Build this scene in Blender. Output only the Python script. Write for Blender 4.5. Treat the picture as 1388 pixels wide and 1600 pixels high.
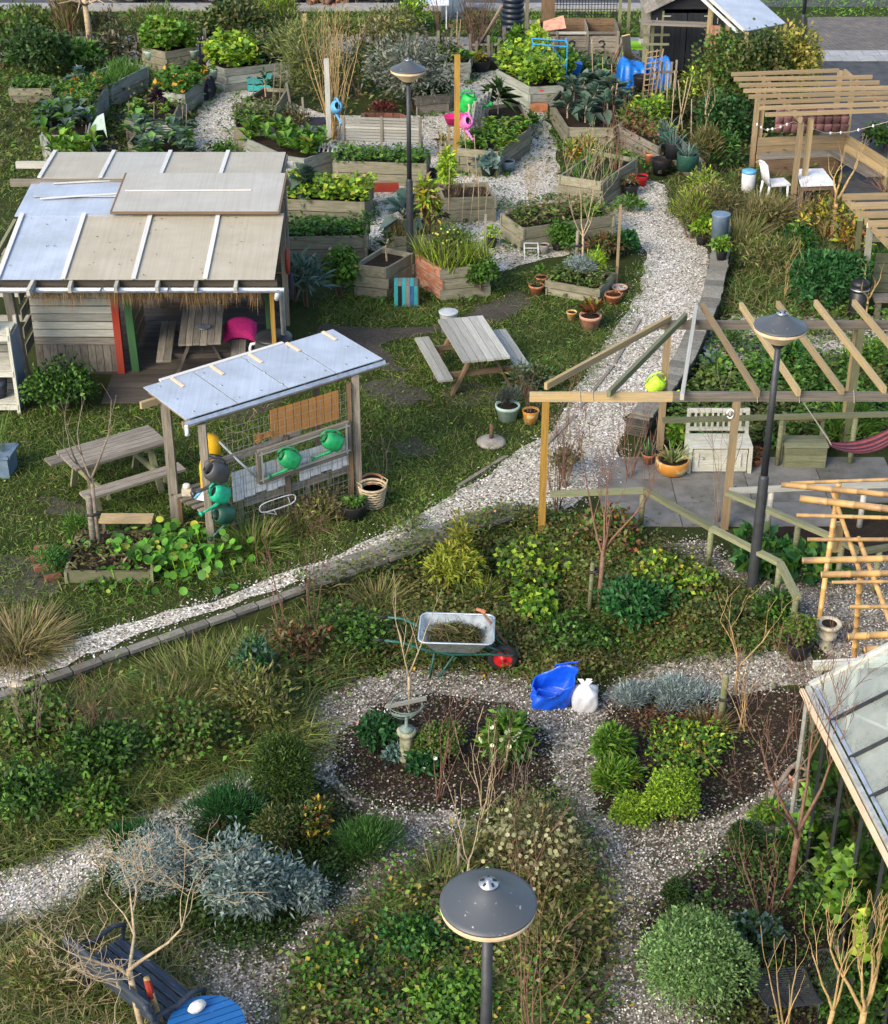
import bpy,math,random
import numpy as np
from mathutils import Vector,Matrix
for _o in list(bpy.data.objects):
 bpy.data.objects.remove(_o)
R=random.Random(7)
NR=np.random.default_rng(11)
SC=bpy.context.scene
COL=SC.collection
rad=math.radians
# --------- camera, sky, sun, exposure
CAM_H,PITCH,FPX=12.4,rad(30.0),2600.0
cam=bpy.data.cameras.new("camera")
cam_o=bpy.data.objects.new("camera",cam)
COL.objects.link(cam_o)
cam_o.location=(0,0,CAM_H)
cam_o.rotation_euler=(rad(90)-PITCH,0,0)
cam.sensor_fit='VERTICAL'
cam.sensor_height=24.0
cam.lens=24.0*FPX/1600.0
cam.clip_start,cam.clip_end=0.1,2000.0
SC.camera=cam_o
SUN_EL,SUN_AZ=rad(34),rad(222)
world=bpy.data.worlds.new("World")
SC.world=world
world.use_nodes=True
wn=world.node_tree
sky=wn.nodes.new("ShaderNodeTexSky")
sky.sky_type='NISHITA'
sky.sun_disc=False
sky.sun_elevation,sky.sun_rotation=SUN_EL,SUN_AZ
sky.air_density,sky.dust_density=1.0,2.0
wn.links.new(sky.outputs[0],wn.nodes["Background"].inputs[0])
wn.nodes["Background"].inputs[1].default_value=0.15
sun=bpy.data.lights.new("sun",'SUN')
sun.energy,sun.angle,sun.color=1.8,rad(30),(1.0,0.86,0.68)
sun_o=bpy.data.objects.new("sun",sun)
COL.objects.link(sun_o)
_sd=Vector((math.sin(SUN_AZ)*math.cos(SUN_EL),math.cos(SUN_AZ)*math.cos(SUN_EL),math.sin(SUN_EL)))
sun_o.rotation_euler=_sd.to_track_quat('Z','Y').to_euler()
sun_o.location=(-20,-20,30)
SC.view_settings.view_transform='Standard'
SC.view_settings.look='None'
SC.view_settings.exposure=1.15
SC.view_settings.gamma=1.0
SC.view_settings.use_curve_mapping=False
SC.cycles.max_bounces=6
SC.cycles.transparent_max_bounces=12
# --------- where things stand
_c,_s=math.cos(PITCH),math.sin(PITCH)
_LX=[-30,-5.55,1.10,1.6,2.4,3.2,4.4,30]
_LY=[0.2,16.84,21.4,21.1,20.2,19.2,18.2,17.0]
def gz(X,Y):
 """height of the ground: the near garden lies a step below the path"""
 X=np.asarray(X,float);Y=np.asarray(Y,float)
 dy=np.interp(X,_LX,_LY)-Y
 w=np.interp(X,[1.0,2.2],[0.14,2.5])
 t=np.clip(dy/w,0,1)
 return -0.3*t*t*(3-2*t)
def P(x,y,z):
 """point of the place seen at photo position x, y that lies at height z"""
 u,v=(x-694.0)/FPX,(800.0-y)/FPX
 dz=-_s+v*_c
 t=(z-CAM_H)/dz
 return Vector((u*t,(_c+v*_s)*t,z))
def G(x,y,h=0.0):
 z=0.0
 for _ in range(8):
  p=P(x,y,z+h)
  z=float(gz(p.x,p.y))
 return Vector((p.x,p.y,z+h))
def ppm(p):
 """photo pixels for one metre across, at point p"""
 return FPX/(p.y*_c+(CAM_H-p.z)*_s)
def HT(base,ytop):
 """height of an upright that starts at base and ends at photo row ytop"""
 v=(800.0-ytop)/FPX
 k=(-_s+v*_c)/(_c+v*_s)
 return CAM_H+k*base.y-base.z
def top_of(base,h):
 return Vector((base.x,base.y,base.z+h))
# --------- materials
MATS={}
def _newmat(name):
 m=bpy.data.materials.new(name)
 m.use_nodes=True
 nt=m.node_tree
 return m,nt,nt.nodes["Principled BSDF"]
def _ramp(nt,stops):
 r=nt.nodes.new("ShaderNodeValToRGB")
 e=r.color_ramp.elements
 while len(e)<len(stops):
  e.new(0.5)
 for i,(p,c) in enumerate(stops):
  e[i].position=p
  e[i].color=(*c,1)
 return r
def _noise(nt,vec,scale,detail=4,rough=0.6,dist=0.0):
 n=nt.nodes.new("ShaderNodeTexNoise")
 n.inputs["Scale"].default_value=scale
 n.inputs["Detail"].default_value=detail
 n.inputs["Roughness"].default_value=rough
 n.inputs["Distortion"].default_value=dist
 if vec is not None:
  nt.links.new(vec,n.inputs["Vector"])
 return n
def _objvec(nt,scale=(1,1,1),rnd=40.0):
 tc=nt.nodes.new("ShaderNodeTexCoord")
 oi=nt.nodes.new("ShaderNodeObjectInfo")
 mp=nt.nodes.new("ShaderNodeMapping")
 mp.inputs["Scale"].default_value=scale
 mu=nt.nodes.new("ShaderNodeMath");mu.operation='MULTIPLY'
 mu.inputs[1].default_value=rnd
 nt.links.new(oi.outputs["Random"],mu.inputs[0])
 nt.links.new(mu.outputs[0],mp.inputs["Location"])
 nt.links.new(tc.outputs["Object"],mp.inputs["Vector"])
 return mp.outputs[0],oi
def _mix(nt,a,b,fac,mode='MIX'):
 m=nt.nodes.new("ShaderNodeMix");m.data_type='RGBA';m.blend_type=mode
 for s,v in ((m.inputs[6],a),(m.inputs[7],b),(m.inputs[0],fac)):
  if isinstance(v,(int,float)):
   s.default_value=v
  elif isinstance(v,tuple):
   s.default_value=(*v,1) if len(v)==3 else v
  else:
   nt.links.new(v,s)
 return m.outputs[2]
def _bump(nt,b,h,strength,dist=0.01):
 bp=nt.nodes.new("ShaderNodeBump")
 bp.inputs["Strength"].default_value=strength
 bp.inputs["Distance"].default_value=dist
 nt.links.new(h,bp.inputs["Height"])
 nt.links.new(bp.outputs[0],b.inputs["Normal"])
def _valvar(nt,col,oi,var):
 mr=nt.nodes.new("ShaderNodeMapRange")
 mr.inputs[3].default_value=1-var
 mr.inputs[4].default_value=1+var
 nt.links.new(oi.outputs["Random"],mr.inputs[0])
 hs=nt.nodes.new("ShaderNodeHueSaturation")
 nt.links.new(mr.outputs[0],hs.inputs["Value"])
 nt.links.new(col,hs.inputs["Color"])
 return hs.outputs[0]
def wood(name,c1,c2,stain=(0.06,0.065,0.04),stain_amt=0.5,var=0.28,rough=0.8):
 """weathered timber: boards are unit boxes, grain runs along local x"""
 m,nt,b=_newmat(name)
 v,oi=_objvec(nt,(2.2,9,9))
 g=_noise(nt,v,2.0,6,0.65,0.6)
 col=_ramp(nt,[(0.3,c2),(0.62,c1)])
 nt.links.new(g.outputs[0],col.inputs[0])
 v2,_=_objvec(nt,(0.8,26,26),17.0)
 g2=_noise(nt,v2,3.0,3,0.6,0.3)
 r2=_ramp(nt,[(0.35,(0.34,0.31,0.28)),(0.58,(1,1,1))])
 nt.links.new(g2.outputs[0],r2.inputs[0])
 c=_mix(nt,col.outputs[0],r2.outputs[0],0.7,'MULTIPLY')
 v3,_=_objvec(nt,(3,2,2),9.0)
 g3=_noise(nt,v3,1.6,5,0.7)
 r3=_ramp(nt,[(0.45,(0,0,0)),(0.68,(min(1,stain_amt*1.3),)*3)])
 nt.links.new(g3.outputs[0],r3.inputs[0])
 c=_mix(nt,c,stain,r3.outputs[0])
 c=_valvar(nt,c,oi,var)
 nt.links.new(c,b.inputs["Base Color"])
 b.inputs["Roughness"].default_value=rough
 b.inputs["Specular IOR Level"].default_value=0.25
 _bump(nt,b,g2.outputs[0],0.35,0.006)
 MATS[name]=m
 return m
def plain(name,col,rough=0.5,metal=0.0,dirt=0.25,scale=6.0,spec=0.4,var=0.0,col2=None,bump=0.0,lo=0.42,hi=0.72):
 m,nt,b=_newmat(name)
 v,oi=_objvec(nt,(1,1,1))
 g=_noise(nt,v,scale,6,0.65)
 c2=col2 if col2 else tuple(x*(1-dirt)*0.75 for x in col)
 r=_ramp(nt,[(lo,col),(hi,c2)])
 nt.links.new(g.outputs[0],r.inputs[0])
 c=r.outputs[0]
 if var:
  c=_valvar(nt,c,oi,var)
 nt.links.new(c,b.inputs["Base Color"])
 rr=nt.nodes.new("ShaderNodeMapRange")
 rr.inputs[3].default_value=max(0.05,rough-0.1)
 rr.inputs[4].default_value=min(1.0,rough+0.15)
 nt.links.new(g.outputs[0],rr.inputs[0])
 nt.links.new(rr.outputs[0],b.inputs["Roughness"])
 b.inputs["Metallic"].default_value=metal
 b.inputs["Specular IOR Level"].default_value=spec
 if bump:
  _bump(nt,b,g.outputs[0],bump,0.01)
 MATS[name]=m
 return m
def foliage_mat():
 m,nt,b=_newmat("foliage")
 at=nt.nodes.new("ShaderNodeAttribute");at.attribute_name="Col"
 nt.links.new(at.outputs[0],b.inputs["Base Color"])
 b.inputs["Roughness"].default_value=0.55
 b.inputs["Specular IOR Level"].default_value=0.3
 tr=nt.nodes.new("ShaderNodeBsdfTranslucent")
 hs=nt.nodes.new("ShaderNodeHueSaturation")
 hs.inputs["Saturation"].default_value=1.1
 hs.inputs["Value"].default_value=1.2
 nt.links.new(at.outputs[0],hs.inputs["Color"])
 nt.links.new(hs.outputs[0],tr.inputs[0])
 mx=nt.nodes.new("ShaderNodeMixShader");mx.inputs[0].default_value=0.25
 nt.links.new(b.outputs[0],mx.inputs[1])
 nt.links.new(tr.outputs[0],mx.inputs[2])
 nt.links.new(mx.outputs[0],nt.nodes["Material Output"].inputs[0])
 MATS["foliage"]=m
 m2,nt,b=_newmat("vertex_tint")
 at=nt.nodes.new("ShaderNodeAttribute");at.attribute_name="Col"
 nt.links.new(at.outputs[0],b.inputs["Base Color"])
 b.inputs["Roughness"].default_value=0.7
 MATS["tint"]=m2
foliage_mat()
def gravel_mat(name,dirtc,dirt_lo,dirt_hi,bright=1.0,scale=42.0):
 m,nt,b=_newmat(name)
 tc=nt.nodes.new("ShaderNodeTexCoord")
 vo=nt.nodes.new("ShaderNodeTexVoronoi")
 vo.inputs["Scale"].default_value=scale
 nt.links.new(tc.outputs["Object"],vo.inputs["Vector"])
 sp=nt.nodes.new("ShaderNodeSeparateColor")
 nt.links.new(vo.outputs["Color"],sp.inputs[0])
 k=bright
 r=_ramp(nt,[(0.0,(0.07*k,0.06*k,0.05*k)),(0.3,(0.30*k,0.285*k,0.25*k)),(0.65,(0.52*k,0.50*k,0.46*k)),(1.0,(0.8*k,0.79*k,0.75*k))])
 nt.links.new(sp.outputs[0],r.inputs[0])
 n1=_noise(nt,tc.outputs["Object"],1.1,7,0.7)
 rr=_ramp(nt,[(dirt_lo,(0,0,0)),(dirt_hi,(1,1,1))])
 nt.links.new(n1.outputs[0],rr.inputs[0])
 n2=_noise(nt,tc.outputs["Object"],30,3,0.7)
 dc=_ramp(nt,[(0.35,tuple(x*0.5 for x in dirtc)),(0.65,tuple(x*1.7 for x in dirtc))])
 nt.links.new(n2.outputs[0],dc.inputs[0])
 c=_mix(nt,r.outputs[0],dc.outputs[0],rr.outputs[0])
 n3=_noise(nt,tc.outputs["Object"],0.55,4,0.6,0.5)
 r3=_ramp(nt,[(0.36,(0.70,0.67,0.60)),(0.6,(1.03,1.02,0.98))])
 nt.links.new(n3.outputs[0],r3.inputs[0])
 c=_mix(nt,c,r3.outputs[0],1.0,'MULTIPLY')
 nt.links.new(c,b.inputs["Base Color"])
 b.inputs["Roughness"].default_value=0.85
 b.inputs["Specular IOR Level"].default_value=0.2
 _bump(nt,b,sp.outputs[1],0.7,0.012)
 MATS[name]=m
def ground_mat(name,stops,s1,s2,bump=0.5):
 m,nt,b=_newmat(name)
 tc=nt.nodes.new("ShaderNodeTexCoord")
 n1=_noise(nt,tc.outputs["Object"],s1,8,0.7,0.4)
 n2=_noise(nt,tc.outputs["Object"],s2,4,0.75)
 ad=nt.nodes.new("ShaderNodeMath");ad.operation='MULTIPLY_ADD'
 ad.inputs[1].default_value=0.55
 nt.links.new(n2.outputs[0],ad.inputs[0])
 mu=nt.nodes.new("ShaderNodeMath");mu.operation='MULTIPLY';mu.inputs[1].default_value=0.45
 nt.links.new(n1.outputs[0],mu.inputs[0])
 nt.links.new(mu.outputs[0],ad.inputs[2])
 r=_ramp(nt,stops)
 nt.links.new(ad.outputs[0],r.inputs[0])
 nt.links.new(r.outputs[0],b.inputs["Base Color"])
 b.inputs["Roughness"].default_value=0.95
 b.inputs["Specular IOR Level"].default_value=0.1
 _bump(nt,b,n2.outputs[0],bump,0.03)
 MATS[name]=m
wood("planter_wood",(0.33,0.31,0.23),(0.19,0.18,0.125),(0.10,0.115,0.06),0.6)
wood("planter_pale",(0.37,0.40,0.36),(0.24,0.26,0.23),(0.10,0.12,0.08),0.5)  # cool pale copy of the planter timber; skylight is put into its tone
wood("grey_wood",(0.30,0.27,0.225),(0.155,0.14,0.115),(0.06,0.06,0.04),0.5)
wood("pale_wood",(0.46,0.46,0.42),(0.30,0.30,0.27),(0.2,0.22,0.15),0.4)
wood("warm_wood",(0.43,0.32,0.18),(0.26,0.185,0.105),(0.2,0.18,0.12),0.6)
wood("honey_wood",(0.52,0.39,0.19),(0.34,0.24,0.11),(0.24,0.215,0.16),0.65)
wood("yellow_wood",(0.54,0.33,0.06),(0.34,0.2,0.04),(0.2,0.13,0.06),0.6)
wood("brown_wood",(0.24,0.16,0.095),(0.12,0.08,0.05),(0.05,0.05,0.03),0.4)
wood("dark_wood",(0.11,0.095,0.08),(0.055,0.048,0.042),(0.03,0.03,0.02),0.4)
wood("green_wood",(0.24,0.25,0.15),(0.14,0.145,0.08),(0.1,0.12,0.05),0.5)
wood("orange_board",(0.55,0.27,0.08),(0.42,0.19,0.05),(0.3,0.16,0.06),0.3,0.1)
wood("red_paint",(0.42,0.055,0.03),(0.25,0.03,0.02),(0.15,0.06,0.04),0.4)
wood("green_paint",(0.04,0.12,0.045),(0.02,0.06,0.025),(0.03,0.04,0.02),0.4)
wood("peeling_orange",(0.48,0.17,0.09),(0.30,0.11,0.06),(0.36,0.32,0.25),0.9,0.1)
wood("white_wood",(0.66,0.66,0.60),(0.50,0.50,0.44),(0.30,0.33,0.18),0.5,0.08)
wood("blue_paint",(0.02,0.13,0.36),(0.012,0.08,0.24),(0.3,0.36,0.4),0.25,0.1,0.45)
wood("navy_paint",(0.035,0.05,0.075),(0.018,0.026,0.04),(0.2,0.22,0.24),0.25,0.15,0.5)
wood("black_paint",(0.022,0.026,0.034),(0.012,0.014,0.018),(0.03,0.03,0.03),0.3,0.15)
wood("teal_paint",(0.05,0.42,0.42),(0.03,0.3,0.3),(0.1,0.2,0.2),0.3)
wood("lime_paint",(0.20,0.50,0.03),(0.13,0.36,0.02),(0.1,0.2,0.03),0.2)
wood("bamboo",(0.62,0.37,0.11),(0.44,0.24,0.065),(0.5,0.36,0.22),0.5,0.25,0.45)
wood("brick_red",(0.30,0.12,0.07),(0.2,0.085,0.055),(0.12,0.09,0.07),0.5)
wood("slate_slab",(0.27,0.255,0.225),(0.18,0.17,0.15),(0.10,0.11,0.07),0.7,0.3)
wood("slate_edge",(0.105,0.1,0.088),(0.055,0.052,0.046),(0.05,0.055,0.035),0.5,0.3)
wood("paving_tile",(0.42,0.43,0.43),(0.32,0.33,0.33),(0.25,0.26,0.24),0.4,0.1)
wood("roof_lath",(0.72,0.72,0.70),(0.58,0.58,0.56),(0.4,0.4,0.36),0.3,0.06,0.5)
wood("reed",(0.30,0.20,0.10),(0.17,0.11,0.055),(0.09,0.06,0.03),0.5)
wood("roof_tile",(0.16,0.085,0.085),(0.09,0.05,0.055),(0.2,0.12,0.12),0.4)
plain("lamp_metal",(0.045,0.05,0.056),0.5,0.3,0.2,9)
plain("lamp_hood",(0.075,0.084,0.092),0.42,0.2,0.1,21,0.5,col2=(0.42,0.42,0.39),lo=0.655,hi=0.70)
plain("lamp_cream",(0.72,0.55,0.36),0.4,0,0.1,5)
plain("steel",(0.5,0.52,0.53),0.35,0.9,0.3,12)
plain("zinc",(0.55,0.60,0.66),0.3,0.55,0.2,7)
plain("alu",(0.62,0.62,0.56),0.4,0.5,0.25,8)
plain("wire",(0.35,0.34,0.32),0.5,0.6,0.3,10)
plain("dark_wire",(0.02,0.022,0.026),0.4,0.2,0.2,10)
plain("black_plastic",(0.016,0.017,0.02),0.42,0,0.2,6)
plain("tank_plastic",(0.012,0.02,0.035),0.35,0,0.2,6)
plain("butt_plastic",(0.035,0.04,0.038),0.4,0,0.2,4)
plain("white_plastic",(0.72,0.74,0.76),0.5,0,0.15,5)
plain("pvc_grey",(0.45,0.48,0.5),0.4,0,0.15,5)
plain("terracotta",(0.46,0.19,0.095),0.75,0,0.35,9,0.2,0.15,bump=0.2)
plain("terracotta_pink",(0.55,0.29,0.20),0.75,0,0.3,9,0.2,bump=0.2)
plain("ochre_glaze",(0.44,0.19,0.03),0.35,0,0.1,4,0.5,col2=(0.50,0.42,0.22),lo=0.5,hi=0.56)
plain("mint_pot",(0.36,0.50,0.43),0.5,0,0.2,6)
plain("blue_pot",(0.13,0.19,0.26),0.4,0,0.2,6)
plain("green_bag",(0.02,0.075,0.055),0.35,0,0.3,20,0.5,bump=0.6)
plain("can_green",(0.012,0.26,0.09),0.45,0,0.35,14,0.4,0.1)
plain("can_emerald",(0.015,0.37,0.21),0.45,0,0.35,14,0.4,0.1)
plain("can_dark_green",(0.015,0.075,0.05),0.4,0,0.15,5,0.5)
plain("can_grey",(0.055,0.057,0.062),0.4,0,0.2,5,0.5)
plain("can_bright",(0.01,0.42,0.06),0.45,0,0.35,14,0.4,0.1)
plain("can_pink",(0.75,0.18,0.52),0.45,0,0.35,14,0.4,0.1)
plain("can_blue",(0.12,0.38,0.62),0.45,0,0.35,14,0.4,0.1)
plain("can_lime",(0.42,0.70,0.04),0.45,0,0.35,14,0.4,0.1)
plain("hot_pink",(0.62,0.015,0.17),0.55,0,0.15,4)
plain("magenta_cloth",(0.42,0.02,0.15),0.8,0,0.3,30,0.2,bump=0.3)
plain("dark_cloth",(0.03,0.03,0.045),0.85,0,0.3,20,0.2,bump=0.3)
plain("yellow_plastic",(0.72,0.42,0.01),0.4,0,0.15,5)
plain("red_plastic",(0.55,0.015,0.02),0.4,0,0.15,5)
plain("blue_tarp",(0.008,0.16,0.60),0.35,0,0.2,14,0.5,bump=0.8)
plain("bag_blue",(0.006,0.085,0.62),0.3,0,0.15,22,0.5,bump=0.7)
plain("blue_bright",(0.03,0.30,0.62),0.4,0,0.15,5)
plain("tray_steel",(0.42,0.47,0.47),0.42,0.45,0.35,7)
plain("barrow_green",(0.02,0.11,0.09),0.4,0,0.2,7)
plain("rubber",(0.016,0.016,0.017),0.7,0,0.1,8)
plain("stone_pale",(0.50,0.45,0.34),0.85,0,0.4,12,0.15,bump=0.5)
plain("stone_mossy",(0.36,0.35,0.26),0.9,0,0.3,9,0.15,col2=(0.09,0.11,0.04),bump=0.6)
plain("verdigris",(0.17,0.23,0.20),0.7,0.2,0.4,14)
plain("concrete",(0.30,0.28,0.24),0.9,0,0.4,7,0.15,bump=0.4)
plain("white_stone",(0.74,0.72,0.66),0.85,0,0.3,18,0.2,bump=0.8)
plain("bark_brown",(0.13,0.085,0.06),0.85,0,0.4,25,0.15,bump=0.5)
plain("bark_red",(0.20,0.115,0.08),0.7,0,0.4,22,0.2,bump=0.4)
plain("bark_gold",(0.45,0.31,0.14),0.7,0,0.35,20,0.2,bump=0.4)
plain("bark_pale",(0.42,0.33,0.21),0.75,0,0.4,20,0.2,bump=0.4)
plain("bark_grey",(0.23,0.185,0.145),0.8,0,0.4,20,0.2,bump=0.4)
plain("hammock_red",(0.30,0.05,0.06),0.85,0,0.3,20,0.1)
plain("hammock_pink",(0.22,0.10,0.11),0.85,0,0.3,20,0.1)
plain("hammock_dark",(0.07,0.035,0.05),0.85,0,0.3,20,0.1)
plain("rope",(0.50,0.44,0.34),0.9,0,0.3,30,0.1)
plain("car_paint",(0.02,0.022,0.03),0.2,0.3,0.05,3,0.6)
plain("asphalt",(0.075,0.078,0.082),0.85,0,0.3,3,0.2,bump=0.3)
plain("terrace_slab",(0.175,0.172,0.162),0.8,0,0.3,2.6,0.25,0.14,col2=(0.085,0.085,0.07),bump=0.2)
plain("deck_floor",(0.13,0.125,0.118),0.8,0,0.4,3,0.2,0.2,bump=0.2)
plain("kerb_pale",(0.30,0.30,0.285),0.85,0,0.2,5,0.2)
plain("lettering",(0.02,0.02,0.025),0.6)
plain("wicker",(0.45,0.37,0.24),0.8,0,0.4,25,0.15,bump=0.5)
gravel_mat("shell_gravel",(0.15,0.135,0.105),0.54,0.8,1.08)
gravel_mat("shell_mulch",(0.07,0.056,0.038),0.38,0.62,0.8)
ground_mat("soil",[(0.3,(0.010,0.007,0.005)),(0.52,(0.032,0.023,0.016)),(0.7,(0.075,0.055,0.038))],3,38,0.9)
ground_mat("turf",[(0.32,(0.012,0.016,0.006)),(0.5,(0.03,0.042,0.011)),(0.68,(0.062,0.07,0.024))],1.2,24)  # kept dark to paint shade into the gaps between plants
ground_mat("mud",[(0.3,(0.03,0.027,0.022)),(0.52,(0.07,0.062,0.05)),(0.7,(0.12,0.11,0.09))],2,20)
def poly_mat(name,c1,c2,ribs):
 """twin-wall plastic sheet, weathered"""
 m,nt,b=_newmat(name)
 v,oi=_objvec(nt,(ribs,0.45,1),13)
 n=_noise(nt,v,2.0,1,0.4)
 v2,_=_objvec(nt,(1.2,1.6,1),29)
 n2=_noise(nt,v2,1.5,5,0.6)
 r=_ramp(nt,[(0.35,c1),(0.7,c2)])
 nt.links.new(n2.outputs[0],r.inputs[0])
 r2=_ramp(nt,[(0.32,(0.88,0.875,0.86)),(0.6,(1,1,1))])
 nt.links.new(n.outputs[0],r2.inputs[0])
 c=_mix(nt,r.outputs[0],r2.outputs[0],0.7,'MULTIPLY')
 nt.links.new(c,b.inputs["Base Color"])
 b.inputs["Roughness"].default_value=0.38
 b.inputs["Specular IOR Level"].default_value=0.55
 _bump(nt,b,n.outputs[0],0.15,0.004)
 tr=nt.nodes.new("ShaderNodeBsdfTranslucent")
 nt.links.new(c,tr.inputs[0])
 mx=nt.nodes.new("ShaderNodeMixShader");mx.inputs[0].default_value=0.22
 nt.links.new(b.outputs[0],mx.inputs[1]);nt.links.new(tr.outputs[0],mx.inputs[2])
 nt.links.new(mx.outputs[0],nt.nodes["Material Output"].inputs[0])
 MATS[name]=m
poly_mat("poly_beige",(0.50,0.465,0.365),(0.43,0.39,0.29),16)
poly_mat("poly_grey",(0.51,0.50,0.445),(0.45,0.43,0.365),16)
poly_mat("poly_blue",(0.50,0.58,0.69),(0.38,0.44,0.51),22)
poly_mat("white_bag",(0.80,0.81,0.84),(0.70,0.72,0.76),2)
def glass_mat():
 m,nt,b=_newmat("pane_glass")
 tc=nt.nodes.new("ShaderNodeTexCoord")
 n=_noise(nt,tc.outputs["Object"],2.5,5,0.6)
 gl=nt.nodes.new("ShaderNodeBsdfGlossy");gl.inputs["Roughness"].default_value=0.06
 tp=nt.nodes.new("ShaderNodeBsdfTransparent");tp.inputs[0].default_value=(0.88,0.93,0.90,1)
 df=nt.nodes.new("ShaderNodeBsdfDiffuse");df.inputs[0].default_value=(0.62,0.68,0.62,1)  # diffuse share whitens the panes, painting pale reflections into them
 fr=nt.nodes.new("ShaderNodeFresnel");fr.inputs[0].default_value=1.5
 mr=nt.nodes.new("ShaderNodeMapRange");mr.inputs[1].default_value=0.3;mr.inputs[2].default_value=0.75
 mr.inputs[3].default_value=0.22;mr.inputs[4].default_value=0.5
 nt.links.new(n.outputs[0],mr.inputs[0])
 m1=nt.nodes.new("ShaderNodeMixShader");m2=nt.nodes.new("ShaderNodeMixShader")
 nt.links.new(mr.outputs[0],m1.inputs[0]);nt.links.new(tp.outputs[0],m1.inputs[1]);nt.links.new(df.outputs[0],m1.inputs[2])
 nt.links.new(fr.outputs[0],m2.inputs[0]);nt.links.new(m1.outputs[0],m2.inputs[1]);nt.links.new(gl.outputs[0],m2.inputs[2])
 nt.links.new(m2.outputs[0],nt.nodes["Material Output"].inputs[0])
 MATS["pane_glass"]=m
 m,nt,b=_newmat("wall_glass")
 gl=nt.nodes.new("ShaderNodeBsdfGlossy");gl.inputs["Roughness"].default_value=0.04
 tp=nt.nodes.new("ShaderNodeBsdfTransparent");tp.inputs[0].default_value=(0.82,0.92,0.86,1)
 fr=nt.nodes.new("ShaderNodeFresnel");fr.inputs[0].default_value=1.5
 m2=nt.nodes.new("ShaderNodeMixShader")
 nt.links.new(fr.outputs[0],m2.inputs[0]);nt.links.new(tp.outputs[0],m2.inputs[1]);nt.links.new(gl.outputs[0],m2.inputs[2])
 nt.links.new(m2.outputs[0],nt.nodes["Material Output"].inputs[0])
 MATS["wall_glass"]=m
glass_mat()
def brick_road_mat():
 m,nt,b=_newmat("brick_road")
 tc=nt.nodes.new("ShaderNodeTexCoord")
 mp=nt.nodes.new("ShaderNodeMapping");mp.inputs["Rotation"].default_value=(0,0,rad(38))
 nt.links.new(tc.outputs["Object"],mp.inputs["Vector"])
 br=nt.nodes.new("ShaderNodeTexBrick")
 br.inputs["Scale"].default_value=2.6
 br.inputs["Color1"].default_value=(0.19,0.165,0.14,1)
 br.inputs["Color2"].default_value=(0.115,0.105,0.095,1)
 br.inputs["Mortar"].default_value=(0.045,0.042,0.038,1)
 br.inputs["Mortar Size"].default_value=0.022
 nt.links.new(mp.outputs[0],br.inputs["Vector"])
 n=_noise(nt,tc.outputs["Object"],0.8,6,0.7)
 r=_ramp(nt,[(0.35,(0.7,0.7,0.7)),(0.7,(1.15,1.12,1.05))])
 nt.links.new(n.outputs[0],r.inputs[0])
 c=_mix(nt,br.outputs[0],r.outputs[0],1.0,'MULTIPLY')
 nt.links.new(c,b.inputs["Base Color"])
 b.inputs["Roughness"].default_value=0.85
 MATS["brick_road"]=m
brick_road_mat()
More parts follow.
